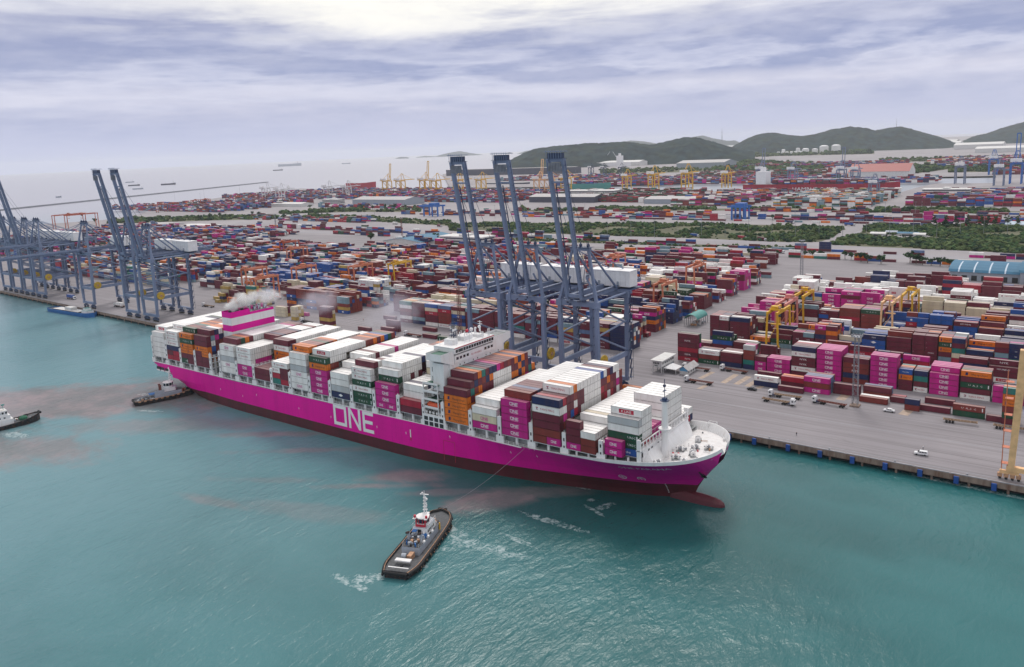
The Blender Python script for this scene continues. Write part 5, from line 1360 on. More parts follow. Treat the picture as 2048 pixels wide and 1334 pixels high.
    for k in (.02, .84, .99): q = P0 + dv * (LBm * k); b.beam(q - Vector((4.6, 0, 0)), q + Vector((4.6, 0, 0)), 1.0, 1.6 if k != .84 else .8, CB)
    for k in range(7):
        q = P0 + dv * (LBm * (.12 + k * .12)); 
    q = P0 + dv * (LBm * .995)
    if up:
        b.box(c - 4.0, c + 4.0, q.y - .9, q.y + 1.1, q.z + .4, q.z + 2.9, CN); b.box(c - 5.2, c + 5.2, q.y - 1.9, q.y + 1.9, q.z + 3.4, q.z + 3.7, CB)
        for k in range(7): b.box(c - 4.3 + k * 1.35, c - 4.1 + k * 1.35, q.y - 1.6, q.y - 1.5, q.z + .4, q.z + 4.3, CB)
        b.box(c - 6.2, c + 6.2, q.y - .2, q.y + .2, q.z + .3, q.z + .5, CN)
        b.beam(Vector((c - 3.4, q.y - 1.2, q.z - 3.4)), Vector((c + 3.4, q.y - 1.2, q.z - 3.4)), .2, 3.8, 'steel')
        for k in range(9): b.beam((c - 3.4 + k * .85, q.y - 1.5, q.z - 5.2), (c - 3.4 + k * .85, q.y - 1.5, q.z - 1.5), .12, .12, CN)
        b.tube(P0 + dv * (LBm * .82) + Vector((-2.6, 1.4, 0)), P0 + dv * 4 + Vector((-2.6, 1.4, 0)), .28, CN, 6)
    b.build('boom_frame', t, O)
    for s in (-1, 1):
        b = MB()
        if up:
            m1 = Vector((c + s * 3.2, ys + 6.5, 63)); b.tube(P0 + dv * (LBm * .40) + Vector((s * 4.0, .8, 0)), m1, .22, CB, 6); b.tube(m1, (c + s * 3.6, ya_, za), .22, CB, 6)
            b.tube(P0 + dv * (LBm * .84) + Vector((s * 4.0, .8, 0)), (c + s * 3.9, ya_, za + 1), .1, CN, 5)
        else:
            b.tube((c + s * 4, ya_, za), P0 + dv * (LBm * .50) + Vector((s * 4, 0, 1.1)), .22, CB, 6); b.tube((c + s * 4, ya_, za), P0 + dv * (LBm * .93) + Vector((s * 4, 0, 1.1)), .22, CB, 6)
        b.build('forestay', t, O)
    # hinge zone clutter, cab, trolley
    b = MB(); rg = random.Random(int(-c))
    for k in range(14): x = c + rg.uniform(-5, 5); y = ys + rg.uniform(-4.5, 3); z = rg.uniform(46.5, 52); b.cbox((x, y, z), (rg.uniform(.6, 2.2), rg.uniform(.6, 2), rg.uniform(.3, 1.2)), CN, rg.uniform(0, 1))
    for k in range(5): b.tube((c + rg.uniform(-4, 4), ys + 1, 52), (c + rg.uniform(-4, 4), ys + 4, 73), .1, CN, 5)
    b.box(c - 3.5, c + 3.5, ys + 8, ys + 14, 49.6, 51.0, CN)
    b.build('trolley', t, O)
    b = MB(); b.box(c - 6.6, c - 4.4, ys + 12, ys + 15, 46.4, 49.4, 'window_glass'); b.box(c - 6.8, c - 4.2, ys + 11.8, ys + 15.2, 49.4, 49.8, CB); b.build('operator_cab', t, O)
    for s in (1,):
        b = MB(); x = c + s * 12.6 if 0 else c + 13.2
        b.tube((c + 11.3, ys + 3.4, 20.8), (c + 12.2, ys + 3.4, 20.8), 3.1, 'reel_yellow', 20); b.tube((c + 12.2, ys + 3.4, 20.8), (c + 12.6, ys + 3.4, 20.8), .9, 'rust_rail', 12)
        for k in range(8):
            a = math.pi * k / 4; b.beam((c + 12.3, ys + 3.4, 20.8), (c + 12.3, ys + 3.4 + 2.9 * math.cos(a), 20.8 + 2.9 * math.sin(a)), .12, .2, 'crane_yellow')
        b.build('cable_reel', t, O)
    return t
sts(-196.4, True, 'blue quay crane with raised boom, nearest the ship bow')
sts(-227.4, True, 'blue quay crane with raised boom, middle one of the three behind the bridge house')
sts(-255.0, True, 'blue quay crane with raised boom, first of the three next to the bridge house mast')
sts(-601, True, 'blue quay crane with raised boom closest to the ship funnel')
sts(-631, True, 'blue quay crane with raised boom just beyond the crane closest to the funnel')
sts(-712, False, 'blue quay crane with lowered boom above the small blue cargo boat')
sts(-817, False, 'blue quay crane with lowered boom, last of the lowered two, above bare water')
sts(-846, True, 'blue quay crane with raised boom beyond the two lowered cranes')
sts(-875, True, 'blue quay crane with raised boom, second beyond the lowered cranes')
sts(-904, False, 'farthest blue quay crane at the end of the row, boom lowered')
# pale yellow crane leg at the eastern end
O = (-12, 328, 0); t = empty('quay_crane', O, 'pale yellow quay crane seen by one waterside leg at the quay end', 'crane')
b = MB(); b.beam((-17.0, 314.5, 4.4), (-15.2, 314.5, 48), 2.0, 2.2, 'crane_pale_yellow', 2.6, 2.4); b.build('leg', t, O)
b = MB(); b.beam((3.6, 314.5, 4.4), (3.6, 314.5, 48), 2.0, 2.2, 'crane_pale_yellow', 2.4, 2.4); b.build('leg', t, O)
b = MB(); b.box(-18.4, 5, 313.5, 315.5, 3.4, 5.2, 'crane_pale_yellow'); b.build('sill_beam', t, O)
b = MB()
for k in range(4): b.box(-21 + k * 1.9, -19.5 + k * 1.9, 313.8, 315.2, .9, 2.2, 'rust_rail'); b.tube((-20.2 + k * 1.9, 314.1, .5), (-20.2 + k * 1.9, 314.9, .5), .5, 'black_rubber', 8)
b.box(-20.4, -14.5, 313.9, 315.1, 2.2, 3.4, 'crane_pale_yellow'); b.build('bogie', t, O)
b = MB()
for k in range(6): b.box(-20.0, -17.6, 313.4, 316, 6 + k * 6, 6.12 + k * 6, 'crane_salmon'); b.tube((-20.0, 313.4, 6 + k * 6), (-20.0, 313.4, 7.1 + k * 6), .06, 'crane_salmon', 4)
for y in (313.5, 315.9): b.tube((-19.9, y, 3.4), (-19.6, y, 40), .09, 'crane_salmon', 5)
b.build('stairs', t, O)

# ------------------------------------------------------------------ yard gantries on tyres
def rtg(x, y, colr, label, span=23.5, ht=22, wid=9.0, trol=.3, group='tyre-mounted yard gantries'):
    """portal over the container rows: girders run inland (Y)"""
    O = (x, y, 0); t = empty('yard_gantry', O, label, 'gantry crane', group)
    for sy in (0, span):
        for sx in (-1, 1):
            b = MB(); b.beam((x + sx * wid / 2, y + sy, 1.9), (x + sx * (wid / 2 - .6), y + sy, ht), .95, 1.1, colr); b.build('leg', t, O)
        b = MB(); b.beam((x - wid / 2 - 1, y + sy, 1.9), (x + wid / 2 + 1, y + sy, 1.9), 1.0, 1.0, colr); b.beam((x - wid / 2, y + sy, 3), (x + wid / 2 - .6, y + sy, ht - 6), .3, .3, colr); b.build('end_frame', t, O)
        for sx in (-1, 1):
            b = MB()
            for k in (-.9, .9): b.tube((x + sx * wid / 2 + k, y + sy - .4, .75), (x + sx * wid / 2 + k, y + sy + .4, .75), .75, 'black_rubber', 10)
            b.build('wheel', t, O)
    for sx in (-1, 1):
        b = MB(); xx = x + sx * (wid / 2 - .7); b.beam((xx, y - 1, ht + .6), (xx, y + span + 1, ht + .6), 1.1, 1.6, colr)
        for k in range(9): b.tube((xx + sx * .9, y + k * span / 8, ht + 1.4), (xx + sx * .9, y + k * span / 8, ht + 2.5), .06, colr, 4)
        b.tube((xx + sx * .9, y, ht + 2.5), (xx + sx * .9, y + span, ht + 2.5), .06, colr, 4); b.build('girder', t, O)
    yt = y + span * trol
    b = MB(); b.box(x - wid / 2 + .2, x + wid / 2 - .2, yt - 2.8, yt + 2.8, ht + 1.5, ht + 2.1, colr); b.box(x - 2.6, x + 1.2, yt - 1.8, yt + 1.6, ht + 2.1, ht + 3.8, colr); b.tube((x - 2.8, yt, ht + 3), (x + 2.8, yt, ht + 3), .7, 'rust_rail', 8)
    rg = random.Random(int(x * 3 + y))
    for k in range(8): b.cbox((x + rg.uniform(-3, 3), yt + rg.uniform(-2.5, 2.5), ht + rg.uniform(2.2, 3.6)), (rg.uniform(.3, 1.4), rg.uniform(.3, 1.4), rg.uniform(.4, 1.2)), rg.choice([colr, 'rust_rail', 'steel']), rg.uniform(0, 1))
    b.build('trolley', t, O)
    b = MB(); b.box(x + 1.3, x + 3.2, yt - 1, yt + 1, ht - 2.6, ht - .2, 'window_glass'); b.build('operator_cab', t, O)
    b = MB(); b.box(x - 3, x + 3, yt - .8, yt + .8, ht - 7.6, ht - 7.0, colr)
    for sx in (-1, 1): b.tube((x + sx * 2.4, yt, ht - 7), (x + sx * 1.6, yt, ht + 1.5), .05, 'black_rubber', 4)
    b.build('spreader', t, O); return t
rtg(-147.5, 452.8, 'crane_yellow', 'bright yellow yard gantry beside the tall magenta stack', ht=21, wid=7)
rtg(-149, 509, 'crane_yellow', 'golden yard gantry behind the pink one, near the white boxes', ht=21, wid=7, trol=.75)
rtg(-151, 479.5, 'crane_pink', 'pink yard gantry between the two yellow gantries', ht=21, wid=7, trol=.8)
rtg(-96, 508.5, 'crane_pale_yellow', 'pale cream yellow yard gantry standing over a red box', ht=21, wid=7, trol=.4)
rtg(-90, 537.5, 'crane_yellow', 'golden yard gantry inland of the pale cream one', ht=21, wid=7, trol=.7)
WG = [(-583, 404, 'crane_salmon', 'salmon yard gantry just behind the ship funnel'), (-640, 434, 'crane_salmon', 'salmon yard gantry beside the blue quay crane back reach'), (-600, 461, 'crane_salmon', 'salmon yard gantry with rusty trolley west of the tan stack'), (-552, 489, 'crane_salmon', 'salmon yard gantry next to the golden brown gantry'),
      (-527, 516, 'crane_yellow', 'golden brown yard gantry over white reefer boxes'), (-455, 622, 'crane_salmon', 'salmon yard gantry in front of the blue-roofed hall'), (-480, 660, 'crane_salmon', 'tall salmon yard gantry farther from the hall front'), (-735, 560, 'crane_salmon', 'salmon yard gantry over mixed boxes far west'),
      (-800, 600, 'crane_orange', 'rust orange yard gantry west of the salmon ones'), (-328, 540, 'crane_salmon', 'salmon yard gantry seen through the middle raised crane'), (-262, 596, 'crane_salmon', 'salmon yard gantry with wide roof east of the raised cranes'), (-250, 512, 'crane_salmon', 'salmon yard gantry behind the machinery houses'),
      (-352, 622, 'crane_salmon', 'salmon yard gantry left of the first raised crane'), (-930, 520, 'crane_orange', 'orange yard gantry behind the lowered boom cranes')]
for x, y, m_, l in WG: rtg(x, y, m_, l, ht=21, wid=8, trol=(x * .37) % .8 + .1)
for i, (px, py) in enumerate(((110, 462), (135, 462))): 
    x, y = un(px, py); rtg(x, y, 'crane_orange', 'red orange gantry at the western shore, number %s' % NUM[i], ht=30, wid=12, span=60, trol=.5)
for i, (px, py) in enumerate(((315, 425), (340, 423), (385, 416), (405, 414), (470, 408), (500, 405))):
    x, y = un(px, py); rtg(x, y, 'crane_orange', '%s red gantry along the far western stacks' % ORD[i], ht=20, wid=10, trol=.5)

# ------------------------------------------------------------------ tugs and boats
def hull_boat(L, Bm, zdeck, bow=.32, stern=.08, n=22, sheer=.8, blunt=2.4):
    """outline of a boat along +x (bow), list of (x, halfbreadth, deck z)"""
    out = []
    for i in range(n + 1):
        t = i / n; x = -L / 2 + L * t
        if t < stern: w_ = Bm / 2 * (.72 + .28 * math.sin(t / stern * math.pi / 2))
        elif t > 1 - bow: w_ = Bm / 2 * max(.0, 1 - ((t - 1 + bow) / bow) ** blunt) ** .55
        else: w_ = Bm / 2
        out.append((x, max(w_, .15), zdeck + sheer * max(0, (t - .45) / .55) ** 2))
    return out
def boat_hull(t, out, m_side, m_deck, zb=-1.2, flare=.85, bul=.8, m_bul=None, inner=None):
    b = MB()
    for (x0, w0, d0), (x1, w1, d1) in zip(out, out[1:]):
        for s in (-1, 1):
            f = [(x0, s * w0 * flare, zb), (x1, s * w1 * flare, zb), (x1, s * w1, d1), (x0, s * w0, d0)]; b.poly(f if s < 0 else f[::-1], m_side)
            if bul:
                f = [(x0, s * w0, d0), (x1, s * w1, d1), (x1, s * w1 * .98, d1 + bul), (x0, s * w0 * .98, d0 + bul)]; b.poly(f if s < 0 else f[::-1], m_bul or m_side)
                f = [(x0, s * (w0 - .25), d0), (x1, s * (w1 - .25), d1), (x1, s * (w1 * .98 - .12), d1 + bul), (x0, s * (w0 * .98 - .12), d0 + bul)]; b.poly(f[::-1] if s < 0 else f, inner or m_bul or m_side)
                f = [(x0, s * (w0 * .98), d0 + bul), (x1, s * (w1 * .98), d1 + bul), (x1, s * (w1 * .98 - .15), d1 + bul), (x0, s * (w0 * .98 - .15), d0 + bul)]; b.poly(f if s < 0 else f[::-1], 'rust_rail' if m_bul == 'rust_rail' else (m_bul or m_side))
    x, w_, d = out[0]; b.poly([(x, w_ * flare, zb), (x, -w_ * flare, zb), (x, -w_, d + bul), (x, w_, d + bul)], m_side)
    b.build('hull', t)
    b = MB()
    for (x0, w0, d0), (x1, w1, d1) in zip(out, out[1:]): b.poly([(x0, -w0, d0 - .02), (x1, -w1, d1 - .02), (x1, w1, d1 - .02), (x0, w0, d0 - .02)], m_deck)
    b.build('deck', t)
def fenders(t, out, step=1, r=.42, m='black_rubber'):
    b = MB()
    for i in range(0, len(out) - 1, step):
        (x0, w0, d0), (x1, w1, d1) = out[i], out[i + 1]
        for s in (-1, 1): b.tube((x0, s * (w0 + .18), d0 + .25), (x1, s * (w1 + .18), d1 + .25), r, m, 7)
        if i % 2 == 0:
            for s in (-1, 1): b.tube((x0, s * (w0 + .15), d0 - .5), (x0, s * (w0 + .62), d0 - .5), .55, m, 8)
    x, w_, d = out[0]; b.tube((x - .15, -w_, d + .2), (x - .15, w_, d + .2), .5, m, 8)
    x, w_, d = out[-1]; b.tube((x + .1, -1.6, d + .3), (x + .1, 1.6, d + .3), .6, m, 8)
    b.build('rubber_fender', t)
def wheelhouse(t, x, z, r, m, wm='window_glass', red=True):
    b = MB(); n = 10
    lo = [(x + r * math.cos(2 * math.pi * (i + .5) / n), r * math.sin(2 * math.pi * (i + .5) / n)) for i in range(n)]
    b.prism(lo, z, z + .9, m); up = [(x + (a - x) * 1.1, b_ * 1.1) for a, b_ in lo]
    b.prism(up, z + 2.5, z + 2.8, m)
    for (a, c), (a2, c2) in zip(lo, up): b.tube((a, c, z + .9), (a2, c2, z + 2.5), .13, 'tug_red' if red else m, 5)
    b.build('wheelhouse', t)
    b = MB()
    for i in range(n):
        j = (i + 1) % n; b.poly([(*[v * .985 if k else v for k, v in enumerate(lo[i])], z + .9), (*lo[j], z + .9), (*up[j], z + 2.5), (*up[i], z + 2.5)], wm)
    b.build('window', t)
def mast(t, x, z, h, m='ship_white'):
    b = MB(); b.beam((x, -.5, z), (x, -.12, z + h), .22, .22, m); b.beam((x, .5, z), (x, .12, z + h), .22, .22, m); b.beam((x - .9, 0, z), (x, 0, z + h), .2, .2, m)
    for k in range(1, 6): b.box(x - .5, x + .5, -.8 + k * .08, .8 - k * .08, z + h * k / 6, z + h * k / 6 + .12, m); b.cbox((x + .4, .3 if k % 2 else -.3, z + h * k / 6 + .4), (.45, .45, .5), m)
    b.box(x - .2, x + .2, -1.5, 1.5, z + h, z + h + .2, m); b.ball((x, .7, z + h + .5), .4, m, 6, 4); b.ball((x, -.6, z + h - 1.6), .5, m, 6, 4); b.tube((x, 0, z + h), (x, 0, z + h + 1.4), .08, m, 5)
    b.build('mast', t)
# near tug: stern towards the camera, bow towards the ship
p0, p1 = un(793, 1146, WL + 1.5), un(884, 1030, WL + 1.5)
ang = math.atan2(p1[1] - p0[1], p1[0] - p0[0]); LT_ = math.hypot(p1[0] - p0[0], p1[1] - p0[1]) + 1.5
t = empty('tugboat', ((p0[0] + p1[0]) / 2, (p0[1] + p1[1]) / 2, WL), 'black tugboat with red and white wheelhouse on open green water', 'tugboat', 'harbour tugs around the ship', ang)
out = hull_boat(LT_, 11.0, 1.6, bow=.26, stern=.16, sheer=1.3, blunt=2.6)
boat_hull(t, out, 'tug_black', 'tug_deck', bul=.85, m_bul='rust_rail', inner='tug_black'); fenders(t, out, 1, .5)
h = LT_ / 2
b = MB(); b.prism([(-h * .42, -3.0), (h * .36, -3.4), (h * .46, -2.2), (h * .46, 2.2), (h * .36, 3.4), (-h * .42, 3.0)], 1.55, 4.1, 'tug_grey', 'tug_deck'); b.prism([(-h * .02, -2.5), (h * .34, -2.7), (h * .40, 0), (h * .34, 2.7), (-h * .02, 2.5)], 4.1, 6.6, 'ship_white', 'tug_grey')
for k in range(5): b.box(h * .02 + k * 1.1, h * .02 + k * 1.1 + .6, -2.66, -2.55, 4.9, 5.7, 'window_glass')
b.box(-h * .02 - .06, -h * .02 + .01, -.6, .6, 4.2, 6.1, 'dark_opening')
b.build('deckhouse', t)
wheelhouse(t, h * .14, 6.6, 2.1, 'ship_white'); mast(t, h * .26, 9.3, 6.4)
b = MB()
for s in (-1, 1): b.tube((h * .05, s * 2.0, 9.6), (h * .05, s * 2.0, 10.3), .42, 'tug_red', 8); b.box(h * .0, h * .1, s * 2.0 - .5, s * 2.0 + .5, 9.3, 9.5, 'ship_white'); b.tube((h * .14 - 2.2, s * 1.6, 6.5), (h * .14 - 2.0, s * 1.6, 9.2), .22, 'tug_red', 6)
b.box(h * .14 - 2.5, h * .14 - 2.2, -1.7, 1.7, 6.4, 7.3, 'tug_red'); b.build('fire_monitor', t)
b = MB(); b.box(-h * .74, -h * .66, -2.6, 2.6, 2.6, 3.0, 'ship_white'); b.box(-h * .60, -h * .46, -1.8, -.3, 1.6, 3.2, 'rust_rail'); b.tube((-h * .54, .4, 2.4), (-h * .54, 1.9, 2.4), .8, 'tug_grey', 10); b.tube((-h * .78, -.5, 1.7), (-h * .78, .3, 1.7), .35, 'black_rubber', 8); b.box(-h * .9, -h * .88, -3.4, 3.4, 2.4, 2.55, 'ship_white'); b.build('towing_winch', t)
b = MB(); rg = random.Random(3)
for k in range(34):
    x, y = rg.uniform(-h * .42, -h * .04), rg.uniform(-2.7, 2.7); b.cbox((x, y, 4.1 + rg.uniform(.2, .7)), (rg.uniform(.3, 1.2), rg.uniform(.3, 1.1), rg.uniform(.4, 1.4)), rg.choice(['tug_grey', 'ship_white', 'tug_grey', 'blue_sheet', 'tug_black', 'crane_navy', 'rust_rail']), rg.uniform(0, 1))
for k in range(6): b.tube((-h * .4 + k, -2.8, 4.1), (-h * .4 + k, -2.8, 5.3), .06, 'ship_white', 4); b.tube((-h * .4 + k, 2.8, 4.1), (-h * .4 + k, 2.8, 5.3), .06, 'ship_white', 4)
b.box(-h * .1, h * .0, .6, 2.2, 5.9, 6.05, 'blue_sheet'); b.build('deck_gear', t)['kind'] = 'stuff'
for s in (-1, 1): b = MB(); b.tube((-h * .22, s * 2.1, 4.1), (-h * .22, s * 2.1, 7.0), .5, 'tug_grey', 8); b.tube((-h * .22, s * 2.1, 7.0), (-h * .3, s * 2.1, 7.6), .42, 'tug_black', 8); b.build('exhaust_pipe', t)
b = MB(); b.tube((h * .62, 0, 2.6), (h * .62, 0, 3.6), .5, 'rust_rail', 8); b.box(h * .5, h * .58, -1.8, 1.8, 2.2, 3.6, 'tug_black'); b.tube((h * .54, -1.2, 3.0), (h * .54, 1.2, 3.0), .8, 'rust_rail', 10); b.box(h * .44, h * .5, -2.9, -1.6, 1.9, 3.4, 'crane_navy'); b.beam((h * .4, -3.6, 2.2), (h * .4, -3.6, 4.6), .4, .4, 'crane_yellow'); b.build('bow_winch', t)
for k in range(6):
    if k % 2: continue
    b = MB(); b.tube((h * .1 - k * 1.8, -3.2, 4.4), (h * .1 - k * 1.8 + .9, -3.2, 4.4), .42, 'ship_white', 8); b.build('life_raft', t)
for k in range(11):
    for sd in (-1, 1):
        b = MB(); xx = -h * .72 + k * h * .135; i_ = min(range(len(out)), key=lambda i: abs(out[i][0] - xx)); yy = sd * (out[i_][1] + .5)
        for a in range(8):
            a0, a1 = a * math.pi / 4, (a + 1) * math.pi / 4; b.tube((xx + .62 * math.cos(a0), yy, 1.0 + .62 * math.sin(a0)), (xx + .62 * math.cos(a1), yy, 1.0 + .62 * math.sin(a1)), .22, 'black_rubber' if (k + a) % 5 else 'rust_rail', 5)
        b.build('tyre_fender', t)
b = MB()
for sd in (-1, 1):
    b.tube((h * .14 - 2.2, sd * 2.3, 6.6), (h * .14 + 2.4, sd * 2.3, 6.6 + 1.0), .06, 'ship_white', 4); b.tube((h * .36, sd * 2.6, 7.6), (-h * .02, sd * 2.6, 7.6), .06, 'ship_white', 4)
    for k in range(6): b.tube((h * (-.02 + k * .075), sd * 2.6, 6.6), (h * (-.02 + k * .075), sd * 2.6, 7.6), .05, 'ship_white', 4)
    b.beam((-h * .06, sd * 1.6, 4.1), (-h * .0, sd * 1.6, 6.6), .5, .1, 'ship_white')
b.box(h * .3, h * .36, -.7, .7, 6.6, 8.6, 'ship_white'); b.box(h * .46, h * .47, -2.2, 2.2, 1.6, 4.1, 'ship_white'); b.build('railing', t)
# tow line from the tug to the ship
b = MB(); tx, ty = p1; ex, ey, ez = -166.3, 225.9, 12.3; pts = []
for k in range(13):
    q = k / 12; pts.append((tx + (ex - tx) * q, ty + (ey - ty) * q, WL + 3.6 + (ez - WL - 3.6) * q - 1.6 * math.sin(math.pi * q)))
for a, c in zip(pts, pts[1:]): b.tube(a, c, .05, 'steel', 5)
tag(b.build('tow_rope'), 'thin taut tow rope running from the black tugboat up to the ship', 'rope')
# stern tug
p0, p1 = un(268, 806, WL + 1), un(388, 782, WL + 1)
ang = math.atan2(p1[1] - p0[1], p1[0] - p0[0]); L2 = math.hypot(p1[0] - p0[0], p1[1] - p0[1])
t = empty('tugboat', ((p0[0] + p1[0]) / 2, (p0[1] + p1[1]) / 2, WL), 'grey tugboat with blue awning pushing under the ship stern', 'tugboat', 'harbour tugs around the ship', ang)
out = hull_boat(L2, 9.6, 1.7, bow=.34, stern=.1, sheer=1.6); boat_hull(t, out, 'tug_black', 'tug_deck', bul=.8, m_bul='rust_rail', inner='tug_grey'); fenders(t, out, 2, .4)
h = L2 / 2
b = MB(); b.prism([(-h * .30, -3.2), (h * .55, -3.0), (h * .62, 0), (h * .55, 3.0), (-h * .30, 3.2)], 1.65, 4.4, 'tug_grey', 'tug_deck'); b.prism([(-h * .02, -2.4), (h * .36, -2.4), (h * .42, 0), (h * .36, 2.4), (-h * .02, 2.4)], 4.4, 6.4, 'ship_white', 'tug_grey')
b.prism([(-h * .34, -3.3), (-h * .02, -3.3), (-h * .02, -3.1), (-h * .34, -3.1)], 2, 6.0, 'tug_grey'); b.box(h * .1, h * .5, -3.26, -3.1, 2.2, 3.6, 'wall_grey'); b.build('deckhouse', t)
wheelhouse(t, h * .16, 6.4, 2.5, 'ship_white', red=False); mast(t, h * .24, 9.1, 7.0)
b = MB(); b.box(-h * .5, -h * .3, -2.6, 1.4, 4.2, 4.4, 'blue_sheet'); 
for x, y in ((-h * .5, -2.6), (-h * .5, 1.4)): b.tube((x + .1, y, 1.7), (x + .1, y, 4.2), .08, 'ship_white', 5)
b.build('awning', t)
b = MB(); rg = random.Random(8)
for k in range(20): b.cbox((rg.uniform(-h * .9, -h * .35), rg.uniform(-3, 3), 2.0), (rg.uniform(.4, 1.8), rg.uniform(.3, 1), rg.uniform(.2, .7)), rg.choice(['ship_white', 'tug_grey', 'rust_rail', 'tug_black']), rg.uniform(0, 3))
for k in range(8): b.cbox((rg.uniform(h * .5, h * .8), rg.uniform(-1.6, 1.6), 3.2), (rg.uniform(.4, 1.2), .6, rg.uniform(.5, 1.5)), rg.choice(['rust_rail', 'crane_salmon', 'tug_black']), rg.uniform(0, 3))
b.build('deck_gear', t)['kind'] = 'stuff'
b = MB()
for s in (-1, 1): b.tube((-h * .12, s * 1.5, 4.4), (-h * .12, s * 1.5, 8.0), .45, 'chassis_rust', 8); b.cbox((-h * .12, s * 1.5, 8.2), (1.2, .9, .5), 'chassis_rust')
b.build('exhaust_pipe', t)
# workboat at the left edge
p0, p1 = un(-78, 872, WL + 1), un(80, 834, WL + 1)
ang = math.atan2(p1[1] - p0[1], p1[0] - p0[0]); L3 = math.hypot(p1[0] - p0[0], p1[1] - p0[1])
t = empty('workboat', ((p0[0] + p1[0]) / 2, (p0[1] + p1[1]) / 2, WL), 'black hulled workboat with white cabin and green net heap', 'boat', None, ang)
out = hull_boat(L3, 9.4, 1.6, bow=.3, sheer=2.0, blunt=2.0); boat_hull(t, out, 'tug_black', 'tug_deck', bul=.5, m_bul='tug_black'); fenders(t, out, 3, .35); h = L3 / 2
b = MB(); b.box(-h * .45, h * .28, -3.6, 3.6, 1.6, 4.6, 'ship_white'); b.box(-h * .35, h * .22, -3.1, 3.1, 4.6, 6.7, 'ship_white'); b.box(-h * .2, h * .16, -2.7, 2.7, 6.7, 9.2, 'ship_white', 'roof_pale'); b.build('deckhouse', t)
for k in range(4): b = MB(); b.box(-h * .16 + k * 1.5, -h * .16 + k * 1.5 + .9, -2.76, -2.68, 7.6, 8.6, 'window_glass'); b.build('window', t)
for k in range(3): b = MB(); b.box(-h * .2 + k * 2.1, -h * .2 + k * 2.1 + .8, -3.16, -3.08, 5.3, 6.0, 'window_glass'); b.build('window', t)
b = MB(); b.box(h * .155, h * .165, -2, 2, 7.5, 8.6, 'window_glass'); b.build('window', t)
b = MB(); b.ball((h * .56, -.4, 2.6), 2.1, 'net_green', 9, 6, .65); b.build('net_heap', t)
b = MB(); b.tube((h * .1, 0, 9.2), (h * .1, 0, 12), .12, 'hall_roof_green', 6); b.tube((-h * .1, -1, 10.2), (h * .1, -1, 11), .08, 'hall_roof_green', 5); b.box(h * .06, h * .14, -.3, .3, 11.4, 12, 'hall_roof_green'); b.build('mast', t)
b = MB(); rg = random.Random(21)
for k in range(14): b.cbox((rg.uniform(h * .32, h * .86), rg.uniform(-2.6, 2.6), 2.6), (rg.uniform(.4, 1.4), rg.uniform(.3, 1), rg.uniform(.3, 1)), rg.choice(['crane_yellow', 'rust_rail', 'tug_grey', 'ship_white', 'tug_black']), rg.uniform(0, 3))
b.build('deck_gear', t)['kind'] = 'stuff'
# blue coaster at the west quay
p0, p1 = un(104, 618, WL + 1), un(191, 632, WL + 1)
ang = math.atan2(p1[1] - p0[1], p1[0] - p0[0]); L4 = math.hypot(p1[0] - p0[0], p1[1] - p0[1])
t = empty('cargo_boat', ((p0[0] + p1[0]) / 2, (p0[1] + p1[1]) / 2 - .5, WL), 'small bright blue cargo boat moored at the quay under the cranes', 'boat', None, ang)
out = hull_boat(L4, 10.5, 2.4, bow=.14, sheer=1.0); boat_hull(t, out, 'blue_sheet', 'tug_deck', bul=.7, m_bul='blue_sheet'); h = L4 / 2
b = MB(); b.box(-h * .7, h * .45, -3.9, 3.9, 2.4, 3.4, 'dark_opening', 'roof_pale'); b.box(-h * .2, h * .1, -2.6, 2.6, 3.4, 6.0, 'wall_white', 'roof_pale'); b.build('hatch_cover', t)
b = MB(); b.box(h * .58, h * .82, -3, 3, 2.6, 5.2, 'ship_white', 'hall_roof_green'); b.box(h * .62, h * .76, -2.2, 2.2, 5.2, 7.2, 'ship_white', 'hall_roof_green'); b.tube((h * .7, 0, 7.2), (h * .7, 0, 10), .12, 'ship_white', 5); b.build('deckhouse', t)

